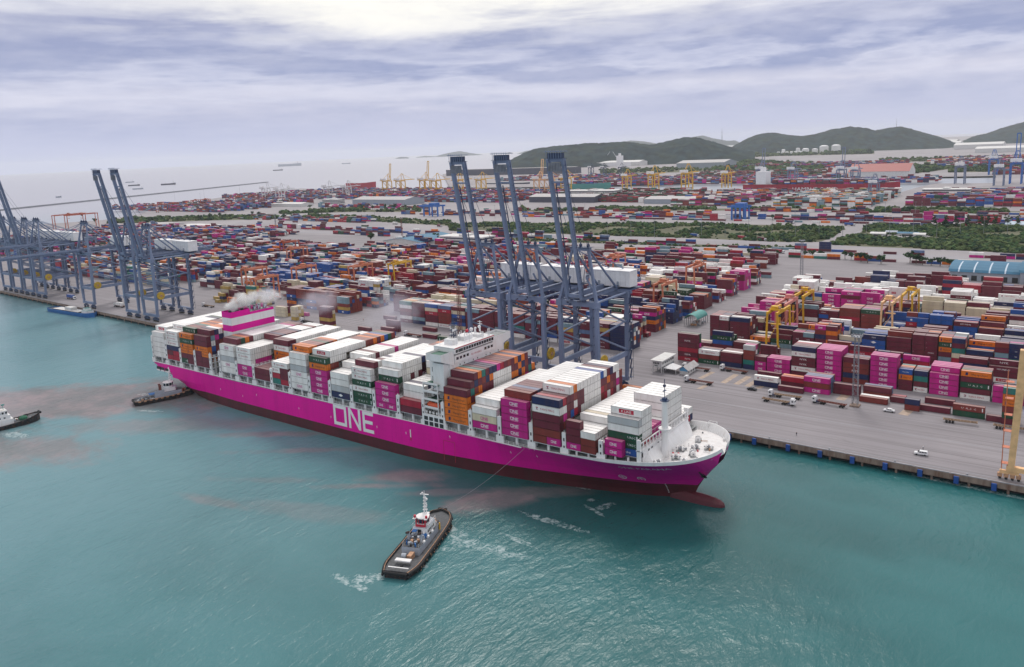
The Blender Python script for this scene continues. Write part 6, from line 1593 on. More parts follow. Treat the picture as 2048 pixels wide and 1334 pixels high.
# ------------------------------------------------------------------ vehicles and people
def truck(px, py, qx, qy_, label, cabm='vehicle_white', load=None, chm='chassis_rust', head=True):
    """articulated truck; (px,py) nose and (qx,qy_) tail on the ground"""
    a, c = un(px, py), un(qx, qy_); ang = math.atan2(a[1] - c[1], a[0] - c[0])
    t = empty('container_truck' if head else 'trailer', ((a[0] + c[0]) / 2, (a[1] + c[1]) / 2, .03), label, 'truck' if head else 'trailer', 'container trucks and trailers', ang)
    hx = 8.2 if head else 6.4
    if head:
        b = MB(); b.prism([(hx - 2.0, -1.22), (hx - .1, -1.22), (hx, -1.0), (hx, 1.0), (hx - .1, 1.22), (hx - 2.0, 1.22)], .9, 2.9, cabm); b.box(hx - 1.95, hx - .5, -1.1, 1.1, 2.9, 3.35, cabm); b.build('cab', t)
        b = MB(); b.box(hx - .02, hx + .03, -1.0, 1.0, 1.9, 2.7, 'window_glass'); b.box(hx - 1.3, hx - .5, -1.25, 1.25, 1.9, 2.6, 'window_glass'); b.build('window', t)
        b = MB(); b.box(hx - 5.6, hx - .2, -.5, .5, .65, .95, 'tug_black'); b.box(hx - 3.2, hx - 2.2, -1.1, 1.1, .7, 1.5, 'crane_navy'); b.build('tractor_frame', t)
    b = MB(); x1 = hx - 2.8 if head else hx
    for s in (-1, 1): b.box(x1 - 12.6, x1, s * .45 - .1, s * .45 + .1, 1.15, 1.55, chm)
    for k in range(11): b.box(x1 - 12.5 + k * 1.24, x1 - 12.3 + k * 1.24, -1.2, 1.2, 1.3, 1.52, chm)
    for s in (-1, 1): b.box(x1 - 12.6, x1, s * 1.15 - .05, s * 1.15 + .05, 1.3, 1.5, chm)
    for x in (x1 - 12.5, x1 - .1): b.box(x - .2, x + .1, -1.22, 1.22, 1.3, 1.75, chm)
    b.build('trailer_frame', t)
    for x in ([hx - 1.1, hx - 4.4, hx - 5.6] if head else []) + [x1 - 10.2, x1 - 11.4] + ([] if head else [x1 - 9.0]):
        for s in (-1, 1):
            b = MB(); b.tube((x, s * .75, .5), (x, s * 1.22, .5), .5, 'black_rubber', 10); b.build('wheel', t)
    if load:
        c_ = load; q = MB(); container_geo(q, x1 - 12.4, -W / 2, 1.56, 12.19, 2.6, c_, 2); o = q.build('shipping_container')
        o.rotation_euler = (0, 0, ang); o.location = t.location; tag(o, '%s container carried by the %s' % (cname(c_), label.split(',')[0]), 'container', 'containers on trucks')
    return t
truck(1287, 779, 1353, 788, 'white cab truck with bare rust trailer nearest the ship bow') if False else None
TR = [((1366, 762), (1432, 772), 'white truck with empty rust red trailer in front of the blue hut', 'vehicle_white', None, 'chassis_rust'), ((1437, 739), (1502, 750), 'white truck with empty trailer by the marked slots', 'vehicle_white', None, 'chassis_rust'),
      ((1534, 791), (1610, 801), 'white truck with rusty brown trailer passing the low boxes', 'vehicle_white', None, 'chassis_brown'), ((1594, 813), (1518, 800), 'white truck facing east with empty brown trailer', 'vehicle_white', None, 'chassis_brown'),
      ((1624, 804), (1697, 817), 'white truck with striped red trailer beside the lattice mast', 'vehicle_white', None, 'chassis_rust')]
for a, c, l, cm, ld, ch in TR: truck(a[0], a[1], c[0], c[1], l, cm, ld, ch)
truck(1956, 852, 1884, 843, 'brown trailer without truck parked below the green box', None, None, 'chassis_brown', head=False)
truck(2046, 864, 1998, 857, 'brown trailer parked by the six-high pile at the frame side', None, None, 'chassis_brown', head=False)
truck(1366, 737, 1422, 744, 'truck half hidden behind the white guard building with rust trailer', 'vehicle_white', None, 'chassis_rust')
truck(793, 668, 862, 678, 'white truck with rust trailer behind the ship amidships', 'vehicle_white', None, 'chassis_rust')
truck(590, 640, 640, 652, 'pair of white cabs with dark trailer behind the funnel', 'vehicle_white', None, 'tug_black' if 'tug_black' in MATS else 'chassis_rust')
truck(402, 612, 433, 616, 'white truck with flat trailer under the nearest lowered back reach', 'vehicle_white', None, 'chassis_brown')
truck(154, 600, 132, 596, 'blue loaded truck standing on the west apron', 'vehicle_white', 'blue', 'chassis_rust')
truck(227, 612, 252, 616, 'white loaded truck beside a crane leg on the west apron', 'vehicle_white', 'white', 'chassis_rust')
for i, (a, c, col_, l) in enumerate((((1278, 468), (1250, 465), 'maroon', 'maroon loaded truck on the road'), ((1402, 475), (1376, 472), 'blue', 'blue loaded truck on the road'), ((1498, 480), (1470, 476), 'red', 'red loaded truck on the road'), ((1537, 483), (1510, 479), 'maroon', 'last maroon loaded truck on the road'),
                                   ((890, 455), (868, 452), 'maroon', 'truck pulling a dark load behind the hall'), ((806, 450), (775, 447), 'white', 'white loaded truck north of the blue hall'), ((1115, 462), (1094, 460), 'green', 'green loaded truck by the scrub'), ((1566, 507), (1545, 505), 'red', 'red loaded truck by the round trees'), ((1262, 443), (1232, 441), 'red', 'orange red truck in the logistics yard'),
                                   ((1590, 448), (1572, 446), 'navy', 'navy loaded truck at the scrub edge'), ((1708, 452), (1690, 451), 'blue', 'blue loaded truck on the access road'))):
    truck(a[0], a[1], c[0], c[1], l, 'vehicle_white', col_, 'chassis_rust')
def car(px, py, qx, qy_, label, m_, suv=False, cat='car'):
    a, c = un(px, py), un(qx, qy_); ang = math.atan2(a[1] - c[1], a[0] - c[0]); h = .2 if suv else 0
    t = empty('parked_car', ((a[0] + c[0]) / 2, (a[1] + c[1]) / 2, .03), label, cat, None, ang)
    b = MB(); pr = [(-2.35, .45), (-2.3, 1.0 + h), (-1.5, 1.05 + h), (-1.0, 1.5 + 1.6 * h), (.5, 1.5 + 1.6 * h), (1.15, 1.05 + h), (2.2, .95 + h * .7), (2.35, .45)] if not suv else [(-2.4, .5), (-2.4, 1.2), (-2.2, 1.82), (.4, 1.82), (1.1, 1.15), (2.2, 1.05), (2.4, .5)]
    for s in (-1, 1): f = [(x, s * .9, z) for x, z in pr]; b.poly(f if s > 0 else f[::-1], m_)
    for (x0, z0), (x1, z1) in zip(pr, pr[1:]): b.poly([(x0, -.9, z0), (x1, -.9, z1), (x1, .9, z1), (x0, .9, z0)][::-1], m_)
    b.build('body', t)
    b = MB(); zt = 1.72 if suv else 1.44; zl = 1.22 if suv else 1.08
    for s in (-1, 1):
        for x0, x1 in ((-2.0, -1.2), (-1.1, -.3), (-.2, .5)) if suv else ((-1.0, -.3), (-.2, .6)): b.poly([(x0, s * .915, zl), (x1, s * .915, zl), (x1 - .05, s * .915, zt), (x0, s * .915, zt)][::s], 'window_glass')
    b.poly([(.62, -.8, zt - .02), (.62, .8, zt - .02), (1.12, .8, zl), (1.12, -.8, zl)][::-1], 'window_glass') if 0 else b.beam((.5, 0, zt), (1.08, 0, zl + .04), 1.6, .06, 'window_glass'); b.build('window', t)
    for x in (-1.45, 1.45):
        for s in (-1, 1): q = MB(); q.tube((x, s * .7, .34), (x, s * .93, .34), .34, 'black_rubber', 10); q.build('wheel', t)
    return t
car(1828, 908, 1855, 912, 'silver station wagon parked on the open quay near the edge', 'mat_silver' if 0 else 'vehicle_white', True)
car(1767, 822, 1789, 825, 'white saloon car beside the low maroon boxes', 'vehicle_white')
car(1514, 782, 1494, 779, 'dark saloon car near the marked slots', 'vehicle_dark')
car(1718 - 60 + 102, 523, 1772, 524, 'white van on the far road before the trees', 'vehicle_white', True, 'van') if False else None
def person(px, py, label, shirt='person_hi', ang=0.0):
    x, y = un(px, py)
    V = [(0, 0, .93), (0, 0, 1.2), (0, 0, 1.45), (0, 0, 1.58), (0, 0, 1.72), (-.20, 0, 1.42), (-.26, .05, 1.15), (-.24, .16, .92), (.20, 0, 1.42), (.27, -.04, 1.15), (.25, .02, .9), (-.10, 0, .88), (-.12, .10, .48), (-.12, .02, .08), (-.12, .14, .03), (.10, 0, .88), (.13, -.06, .48), (.13, -.16, .08), (.13, -.04, .03)]
    Eg = [(0, 1), (1, 2), (2, 3), (3, 4), (2, 5), (5, 6), (6, 7), (2, 8), (8, 9), (9, 10), (0, 11), (11, 12), (12, 13), (13, 14), (0, 15), (15, 16), (16, 17), (17, 18)]
    Rd = [.15, .15, .16, .06, .11, .075, .055, .04, .075, .055, .04, .1, .07, .05, .045, .1, .07, .05, .045]
    me = bpy.data.meshes.new('p'); me.from_pydata(V, Eg, []); o = bpy.data.objects.new('p', me); COL.objects.link(o)
    md = o.modifiers.new('s', 'SKIN'); o.modifiers.new('u', 'SUBSURF').levels = 1
    sv = me.skin_vertices[0].data
    for i, r_ in enumerate(Rd): sv[i].radius = (r_, r_ * .85)
    sv[0].use_root = True
    dg = bpy.context.evaluated_depsgraph_get(); m2 = bpy.data.meshes.new_from_object(o.evaluated_get(dg)); bpy.data.objects.remove(o)
    m2.materials.clear()
    for n_ in ('person_dark', shirt, 'person_skin'): m2.materials.append(MATS[n_])
    for p_ in m2.polygons: p_.material_index = 0 if p_.center.z < .95 else (1 if p_.center.z < 1.5 else 2); p_.use_smooth = True
    q = bpy.data.objects.new('person', m2); COL.objects.link(q); q.location = (x, y, .03); q.rotation_euler = (0, 0, ang); tag(q, label, 'person')
person(1593, 872, 'person in dark clothes standing on the quay between rails', 'person_dark', .5)
person(1846, 899, 'person in pale shirt walking behind the silver station wagon', 'house_white', 1.2)
person(727, 641, 'person by the single box behind the ship', 'person_hi', 2)
person(636, 662, 'person in orange standing alone on the apron behind the ship funnel', 'person_hi', 1)

# ------------------------------------------------------------------ buildings and masts near the quay
def bld(name, x, y, label, cat='building'): return empty(name, (x, y, 0), label, cat)
# two-storey guard building on posts
O = (-182.8, 377.5, 0); t = empty('guard_building', (-182.8, 377.5, 0), 'white two-storey guard building with flat pale roof at the quay', 'building')
b = MB(); b.box(-188.0, -182.6, 377, 393.5, 3.0, 6.6, 'wall_white'); b.build('wall', t, O)
for x in (-187.8, -182.8):
    for y in (377.2, 382.5, 388, 393.2): b = MB(); b.box(x - .2, x + .2, y - .2, y + .2, 0, 3.0, 'wall_white'); b.build('column', t, O)
b = MB(); b.box(-187.6, -183, 386, 393.2, .0, 3.0, 'wall_grey'); b.build('wall', t, O)
b = MB(); b.box(-188.9, -181.8, 376.1, 394.4, 6.6, 6.9, 'roof_pale'); b.build('roof', t, O)
for k in range(4): b = MB(); b.box(-187.4 + k * .95, -186.8 + k * .95, 376.92, 377.02, 4.7, 5.7, 'window_glass'); b.build('window', t, O)
for k in range(6): b = MB(); b.box(-182.62, -182.52, 378.2 + k * 2.5, 379.6 + k * 2.5, 4.4, 5.7, 'window_glass'); b.build('window', t, O)
b = MB(); b.box(-186.6, -184.8, 376.9, 377.0, 3.6, 4.0, 'window_glass'); b.build('sign_strip', t, O)
O = (-178, 381, 0); t = empty('tent_shelter', (-178, 381, 0), 'small white pyramid tent roof between guard building and blue hut', 'tent')
b = MB(); cx_, cy_ = -178.2, 382.0
for p, q in (((-4.0, -4.2), (3.6, -4.2)), ((3.6, -4.2), (3.6, 4.0)), ((3.6, 4.0), (-4.0, 4.0)), ((-4.0, 4.0), (-4.0, -4.2))): b.poly([(cx_ + p[0], cy_ + p[1], 2.7), (cx_ + q[0], cy_ + q[1], 2.7), (cx_, cy_, 5.0)], 'house_white')
b.build('canopy', t, O)
for sx in (-3.9, 3.5):
    for sy in (-4.1, 3.9): b = MB(); b.tube((cx_ + sx, cy_ + sy, 0), (cx_ + sx, cy_ + sy, 2.7), .12, 'ship_white', 6); b.build('pole', t, O)
O = (-170, 385, 0); t = empty('hut', (-170, 385, 0), 'white hut with grey gable roof and sky blue gable end', 'hut')
b = MB(); hx0, hx1, hy0, hy1 = -173.2, -168.6, 379.6, 392.4; b.box(hx0, hx1, hy0, hy1, 0, 3.0, 'wall_white'); b.poly([(hx0, hy0, 3.0), (hx1, hy0, 3.0), ((hx0 + hx1) / 2, hy0, 4.7)], 'sky_blue_wall'); b.poly([(hx1, hy1, 3.0), (hx0, hy1, 3.0), ((hx0 + hx1) / 2, hy1, 4.7)], 'sky_blue_wall'); b.poly([(hx0 - .02, hy0 - .02, 2.0), (hx1 + .02, hy0 - .02, 2.0), (hx1 + .02, hy0 - .02, 3.0), (hx0 - .02, hy0 - .02, 3.0)], 'sky_blue_wall'); b.build('wall', t, O)
b = MB(); xm = (hx0 + hx1) / 2
for s, xe in ((-1, hx0 - .8), (1, hx1 + .8)): b.beam((xe, (hy0 + hy1) / 2, 2.55), (xm, (hy0 + hy1) / 2, 4.85), hy1 - hy0 + 1.6, .14, 'hall_roof_grey')
b.build('roof', t, O)
for k in range(4): b = MB(); b.box(hx1 - .02, hx1 + .05, hy0 + 1 + k * 3, hy0 + 2.1 + k * 3, .9, 2.1, 'window_glass'); b.build('window', t, O)
# green barrel-roofed shelter
O = (-207, 476, 0); x, y = un(1392, 648); O = (x, y, 0); t = empty('arched_shelter', (x, y, 0), 'open shelter with teal green arched roof on the yard road', 'shelter')
b = MB(); n = 12; wv, ln = 4.6, 18
for i in range(n):
    a0, a1 = math.pi * i / n, math.pi * (i + 1) / n
    for dz, fl in ((0, 1), (-.12, -1)): f = [(x - wv * math.cos(a0), y - ln / 2, 5 + dz + 3.4 * math.sin(a0)), (x - wv * math.cos(a1), y - ln / 2, 5 + dz + 3.4 * math.sin(a1)), (x - wv * math.cos(a1), y + ln / 2, 5 + dz + 3.4 * math.sin(a1)), (x - wv * math.cos(a0), y + ln / 2, 5 + dz + 3.4 * math.sin(a0))]; b.poly(f[::-fl], 'hall_roof_green')
b.build('roof', t, O)
for k in range(6):
    for s in (-1, 1): b = MB(); b.box(x + s * wv - .15, x + s * wv + .15, y - ln / 2 + k * ln / 5 - .15, y - ln / 2 + k * ln / 5 + .15, 0, 5.05, 'steel'); b.build('post', t, O)
b = MB()
for k in range(12): b.cbox((x + RNG.uniform(-3.4, 3.4), y + RNG.uniform(-8, 8), .8), (RNG.uniform(.8, 2.5), RNG.uniform(.8, 2), RNG.uniform(.8, 1.6)), RNG.choice(['steel', 'wall_grey', 'rust_rail', 'vehicle_white']), RNG.uniform(0, 3))
tag(b.build('equipment'), 'assorted grey equipment stored under the arched shelter', None, None, 'stuff')
def lattice(px, py, h, w_, label, m_='steel', lamps=True):
    x, y = un(px, py); O = (x, y, 0); t = empty('lattice_mast', O, label, 'light mast', 'lattice light masts')
    b = MB(); n = int(h / 2.6)
    for dx, dy in ((-1, -1), (1, -1), (1, 1), (-1, 1)): b.beam((x + dx * w_, y + dy * w_, 0), (x + dx * w_ * .7, y + dy * w_ * .7, h), .22, .22, m_)
    for k in range(n):
        z0, z1 = h * k / n, h * (k + 1) / n; f0, f1 = w_ * (1 - .3 * k / n), w_ * (1 - .3 * (k + 1) / n); c4 = ((-1, -1), (1, -1), (1, 1), (-1, 1))
        for i in range(4): a, c_ = c4[i], c4[(i + 1) % 4]; b.beam((x + a[0] * f0, y + a[1] * f0, z0), (x + c_[0] * f1, y + c_[1] * f1, z1), .12, .12, m_); b.beam((x + a[0] * f1, y + a[1] * f1, z1), (x + c_[0] * f1, y + c_[1] * f1, z1), .12, .12, m_)
    b.build('lattice_tower', t, O)
    b = MB(); b.box(x - 2.2, x + 2.2, y - 2.2, y + 2.2, h, h + .15, m_)
    for k in range(10): a = 2 * math.pi * k / 10; b.cbox((x + 2.3 * math.cos(a), y + 2.3 * math.sin(a), h + .6), (.5, .6, .5), 'steel', a)
    for i in range(4): b.tube((x + (-2.1, 2.1, 2.1, -2.1)[i], y + (-2.1, -2.1, 2.1, 2.1)[i], h), (x + (-2.1, 2.1, 2.1, -2.1)[i], y + (-2.1, -2.1, 2.1, 2.1)[i], h + 1.2), .06, m_, 4)
    b.build('lamp_platform', t, O); b = MB(); b.box(x - 2, x + 2, y - 2, y + 2, 0, .7, 'quay_concrete'); b.build('footing', t, O)
lattice(1710, 812, 33, 1.15, 'grey lattice light mast among the front yard boxes')
lattice(1603, 555, 33, 1.1, 'grey lattice light mast by the far yard road')
lattice(921, 672, 33, 1.0, 'rusty lattice light mast rising behind the bridge house', 'chassis_rust')
lattice(805, 482, 32, .9, 'slim red lattice mast in front of the blue hall', 'chassis_rust')
lattice(553, 470, 34, .9, 'lattice light mast west of the blue hall')

# halls
def hall(x0, x1, y0, y1, eave, ridge, roofm, wallm, label, along='x', arch=False, name='warehouse', cat='warehouse', doors=6):
    O = ((x0 + x1) / 2, (y0 + y1) / 2, 0); t = empty(name, O, label, cat)
    b = MB(); b.box(x0, x1, y0, y1, 0, eave, wallm)
    if along == 'x': ym = (y0 + y1) / 2; g = [[(x, y0, eave), (x, y1, eave), (x, ym, ridge)] for x in (x0, x1)]
    else: xm = (x0 + x1) / 2; g = [[(x0, y, eave), (x1, y, eave), (xm, y, ridge)] for y in (y0, y1)]
    if not arch:
        for q in g: b.poly(q, wallm)
    b.build('wall', t, O)
    b = MB(); n = 8 if arch else 2
    for i in range(n):
        if arch: a0, a1 = math.pi * i / n, math.pi * (i + 1) / n; u0, u1 = .5 - .5 * math.cos(a0), .5 - .5 * math.cos(a1); h0, h1 = math.sin(a0), math.sin(a1)
        else: u0, u1 = i / 2, (i + 1) / 2; h0, h1 = (0, 1) if i == 0 else (1, 0)
        if along == 'x': f = [(x0 - 1, y0 - 1 + (y1 - y0 + 2) * u0, eave + .1 + (ridge - eave) * h0), (x1 + 1, y0 - 1 + (y1 - y0 + 2) * u0, eave + .1 + (ridge - eave) * h0), (x1 + 1, y0 - 1 + (y1 - y0 + 2) * u1, eave + .1 + (ridge - eave) * h1), (x0 - 1, y0 - 1 + (y1 - y0 + 2) * u1, eave + .1 + (ridge - eave) * h1)]
        else: f = [(x0 - 1 + (x1 - x0 + 2) * u0, y0 - 1, eave + .1 + (ridge - eave) * h0), (x0 - 1 + (x1 - x0 + 2) * u0, y1 + 1, eave + .1 + (ridge - eave) * h0), (x0 - 1 + (x1 - x0 + 2) * u1, y1 + 1, eave + .1 + (ridge - eave) * h1), (x0 - 1 + (x1 - x0 + 2) * u1, y0 - 1, eave + .1 + (ridge - eave) * h1)][::-1]
        b.poly(f, roofm)
    if roofm == 'hall_roof_blue' and arch:
        for q in range(int((x1 - x0) / 11)):
            xx = x0 + 6 + q * 11
            for i in range(4):
                a0, a1 = math.pi * i / n, math.pi * (i + 1) / n; b.poly([(xx, y0 - 1 + (y1 - y0 + 2) * (.5 - .5 * math.cos(a0)), eave + .16 + (ridge - eave) * math.sin(a0)), (xx + 1.1, y0 - 1 + (y1 - y0 + 2) * (.5 - .5 * math.cos(a0)), eave + .16 + (ridge - eave) * math.sin(a0)), (xx + 1.1, y0 - 1 + (y1 - y0 + 2) * (.5 - .5 * math.cos(a1)), eave + .16 + (ridge - eave) * math.sin(a1)), (xx, y0 - 1 + (y1 - y0 + 2) * (.5 - .5 * math.cos(a1)), eave + .16 + (ridge - eave) * math.sin(a1))], 'roof_light')
    k = 0; st = (x1 - x0) / max(4, int((x1 - x0) / 9)); x = x0 + st / 2
    while x < x1 and along == 'x' and arch: b.box(x - .5, x + .5, y0 - 1.2, y0 + (y1 - y0) * .45, ridge + .05, ridge + .12, 'roof_light') if 0 else None; x += st
    b.build('roof', t, O)
    for k in range(doors):
        xx = x0 + (x1 - x0) * (k + .5) / doors; wd = (x1 - x0) / doors * .28
        b = MB(); b.box(xx - wd, xx + wd, y0 - .12, y0 - .02, 0, eave * .62, 'dark_opening'); b.build('door', t, O)
    return t
hall(-92, -42, 738, 790, 7.0, 12.0, 'hall_roof_blue', 'wall_grey', 'long hall with light blue arched roof behind the eastern yard', 'x', True, doors=7)
hall(-42, 40, 733, 782, 9.5, 14.0, 'hall_roof_blue', 'wall_grey', 'taller blue arched hall adjoining the long hall', 'x', True, doors=6)
hall(-770, -700, 742, 820, 8.5, 13, 'hall_roof_blue', 'wall_white', 'blue-roofed hall in the middle of the western yard', 'y', doors=10)
x, y = un(935, 492); 
def office(px, py, w_, d_, floors, label, m_='wall_white'):
    x, y = un(px, py); O = (x, y, 0); t = empty('office_building', O, label, 'building')
    b = MB(); b.box(x - w_ / 2, x + w_ / 2, y, y + d_, 0, floors * 3.6, 'dark_wall'); b.build('wall', t, O)
    for k in range(floors + 1): b = MB(); b.box(x - w_ / 2 - 1, x + w_ / 2 + 1, y - 1, y + d_ + 1, k * 3.6 - (.0 if k else 0), k * 3.6 + 1.7, m_, 'roof_pale'); b.build('storey_band', t, O)
    b = MB(); b.box(x - 5, x + 5, y + 3, y + d_ - 3, floors * 3.6 + 1.7, floors * 3.6 + 4, m_); b.build('roof_cabin', t, O)
office(922, 498, 70, 26, 4, 'white office block with ribbon windows behind the raised cranes')
office(1178, 398, 130, 40, 5, 'white layered office block in the far terminal'); office(1890, 400, 75, 30, 5, 'white layered office block beside the harbour basin'); office(660, 408, 60, 25, 3, 'pale layered office building in front of the grey sheds')
FARB = [(1055, 1192, 405, 30, 'hall_roof_grey', 'dark_wall', 'long grey ribbed roof shed behind the raised cranes', 60), (700, 815, 410, 28, 'hall_roof_grey', 'wall_grey', 'grey ribbed roof shed near the blue portal crane', 70), (1285, 1430, 408, 25, 'hall_roof_grey', 'wall_grey', 'grey shed with steep gable east of the office block', 70), (600, 580, 0, 0, 0, 0, 0, 0),
        (490, 610, 413, 14, 'roof_pale', 'wall_white', 'long cream shed behind the western trees', 40), (1995, 2048, 412, 20, 'hall_roof_green', 'wall_white', 'teal roofed shed near the far offices', 40), (2010, 2090, 456, 10, 'roof_light', 'wall_white', 'white shed with pale blue roof among the scrub', 40), (1362, 1440, 337, 30, 'hall_roof_grey', 'wall_grey', 'big grey warehouse before the hills', 150),
        (1160, 1260, 333, 20, 'roof_pale', 'wall_white', 'white warehouse below the green hill', 100), (1750, 1900, 296, 30, 'wall_white', 'wall_white', 'long pale storage hall at the hill foot', 200), (1915, 2000, 298, 30, 'roof_pale', 'wall_white', 'white plant hall under the eastern hill', 200), (1820, 1900, 290, 30, 'wall_white', 'wall_white', 'second white storage hall near the sea', 200),
        (1540, 1590, 306, 20, 'roof_pale', 'dark_wall', 'dark open shed with pale roof near the tanks', 150), (1595, 1650, 303, 22, 'hall_roof_grey', 'dark_wall', 'second dark shed near the tanks', 150), (1955, 2048, 305, 20, 'roof_pale', 'wall_white', 'pale curved roof hall at the far shore', 200), (1470, 1500, 296, 20, 'wall_white', 'wall_white', 'small white hall at the hill gap', 120),
        (270, 330, 455, 12, 'hall_roof_grey', 'wall_white', 'grey roofed shed beyond the western cranes', 50), (345, 420, 458, 12, 'roof_pale', 'wall_white', 'white gabled shed beside the grey roofed one', 45), (930, 990, 500, 0, 0, 0, 0, 0)]
for xa_, xb_, yy, hgt, rm, wm, lb_, dp in FARB:
    if not rm: continue
    a, c = un(xa_, yy), un(xb_, yy); xl, xr = min(a[0], c[0]), max(a[0], c[0]); ym = (a[1] + c[1]) / 2
    hh = hgt * .32 * math.hypot(xl, ym) / 1563 * 1.6; hh = max(6, min(hh, 40)) 
    hall(xl, xr, ym, ym + dp, hh * .7, hh, rm, wm, lb_, 'x', False, doors=0)
# red-roofed transit shed
a, c = un(1640, 372), un(1745, 372); O = ((a[0] + c[0]) / 2, 2350, 0); hall(a[0] - 5, c[0] + 25, 2330, 2420, 20, 40, 'hall_roof_red', 'wall_white', 'large hall with pink red roof behind the red ship', 'x', False, doors=0)
# grey breakwater wall of the far quay
a, c = un(890, 352), un(1120, 350); hall(a[0], c[0], a[1] + 10, a[1] + 60, 30, 31, 'hall_roof_grey', 'dark_wall', 'long dark blue grey hall on the far mole', 'x', False, doors=0)
# storage tanks
for i, (px, py, r_, h_) in enumerate(((1648, 299, 30, 46), (1672, 299, 30, 48), (1611, 298, 24, 32), (1630, 296, 20, 30), (1596, 296, 14, 40), (1567, 296, 12, 36), (1557, 301, 11, 20), (1565, 302, 11, 20), (1574, 302, 11, 20), (1583, 302, 11, 20), (1591, 301, 11, 20), (1601, 301, 11, 20))):
    x, y, z = pdist(px, py, 6000 - i * 12); b = MB(); b.tube((x, y, 0), (x, y, h_), r_, 'house_white', 20, cap=False)
    b.ball((x, y, h_), r_, 'house_white', 20, 6, .35); tag(b.build('storage_tank', None, (x, y, 0), True), 'white storage tank in front of the hill, %s counted from the big eastern pair' % ORD[i], 'tank', 'white storage tanks')

# ------------------------------------------------------------------ far cranes and ships
def farcrane(px, py, colr, label, scale=1.0, up=False, face=1, group='cranes of the far terminal', hm='house_white'):
    x, y = un(px, py); O = (x, y, 0); t = empty('harbour_crane', O, label, 'crane', group); S_ = scale
    for dx in (-9, 9):
        for dy in (0, 24 * face):
            b = MB(); b.beam((x + dx * S_, y + dy * S_, 0), (x + dx * S_, y + dy * S_, 38 * S_), 2.2 * S_, 2.2 * S_, colr); b.build('leg', t, O)
    b = MB()
    for dx in (-9, 9): b.beam((x + dx * S_, y, 14 * S_), (x + dx * S_, y + 24 * S_ * face, 14 * S_), 1.8 * S_, 2 * S_, colr); b.beam((x + dx * S_, y, 38 * S_), (x + dx * S_, y + 24 * S_ * face, 14 * S_), 1 * S_, 1 * S_, colr)
    for dy in (0, 24 * face): b.beam((x - 9 * S_, y + dy * S_, 37 * S_), (x + 9 * S_, y + dy * S_, 37 * S_), 2 * S_, 2.4 * S_, colr)
    b.build('portal_beam', t, O)
    b = MB()
    for dx in (-3, 3): b.beam((x + dx * S_, y - 16 * face * S_, 40 * S_), (x + dx * S_, y + (24 + (0 if up else 50)) * face * S_, 40 * S_), 1.5 * S_, 2 * S_, colr)
    if up:
        for dx in (-3, 3): b.beam((x + dx * S_, y + 25 * face * S_, 40 * S_), (x + dx * S_, y + 32 * face * S_, 92 * S_), 1.5 * S_, 1.5 * S_, colr)
        b.beam((x - 3 * S_, y + 32 * face * S_, 92 * S_), (x + 3 * S_, y + 32 * face * S_, 92 * S_), 2 * S_, 2 * S_, colr)
    b.build('boom_girder', t, O)
    b = MB(); ya_ = y + 20 * face * S_
    for dx in (-8, 8): b.beam((x + dx * S_, y + 24 * face * S_, 38 * S_), (x + dx * .35 * S_, ya_, 60 * S_), 1.2 * S_, 1.2 * S_, colr)
    b.beam((x - 3 * S_, ya_, 60 * S_), (x + 3 * S_, ya_, 60 * S_), 1.6 * S_, 1.6 * S_, colr); b.tube((x, ya_, 60 * S_), (x, y - 12 * face * S_, 41 * S_), .5 * S_, colr, 5)
    if not up: b.tube((x, ya_, 60 * S_), (x, y + 64 * face * S_, 41 * S_), .45 * S_, colr, 5)
    b.build('apex_frame', t, O)
    b = MB(); b.box(x - 9 * S_, x + 9 * S_, y - 10 * S_, y - 2 * S_, 40.5 * S_, 47 * S_, hm); b.build('machinery_house', t, O)
for i, (px, py, c_, sc, up) in enumerate(((770, 386, 'crane_yellow', 1.0, True), (797, 386, 'crane_yellow', 1.0, False), (845, 387, 'crane_yellow', 1.05, True), (868, 387, 'crane_yellow', 1.0, False), (912, 387, 'crane_yellow', 1.0, False), (958, 386, 'crane_yellow', 1.0, False), (1074, 388, 'crane_pale_yellow', 1.0, True), (1095, 388, 'crane_pale_yellow', 1.0, False), (1128, 386, 'crane_yellow', 1.0, False),
                                          (1250, 378, 'crane_yellow', .9, False), (1303, 380, 'crane_yellow', 1.05, False), (1370, 380, 'crane_yellow', 1.1, False), (1450, 376, 'crane_yellow', .95, False))):
    farcrane(px, py, c_, '%s yellow harbour crane from the west along the far basin' % ORD[i], sc, up)
for i, (px, py, sc, up) in enumerate(((1519, 370, 1.05, True), (1582, 370, 1.0, False), (1680, 370, 1.0, True), (1708, 370, .95, False), (1745, 400, .8, False), (1918, 368, 1.05, False), (1996, 372, 1.0, False), (2030, 368, 1.2, True), (1985, 350, 1.1, False), (1240, 350, .8, False), (1205, 350, .8, False), (1180, 350, .8, False))):
    farcrane(px, py, 'crane_navy' if i > 8 else ('crane_azure' if i in (7, 8) else 'crane_blue'), '%s blue harbour crane of the far terminal' % ORD[i], sc, up, 1, 'blue cranes of the far terminal')
for i, (px, py) in enumerate(((528, 398), (556, 402), (652, 396), (690, 396))): farcrane(px, py, 'crane_white', '%s white harbour crane on the western pier' % ORD[i], .85, False, 1, 'white cranes on the western pier')
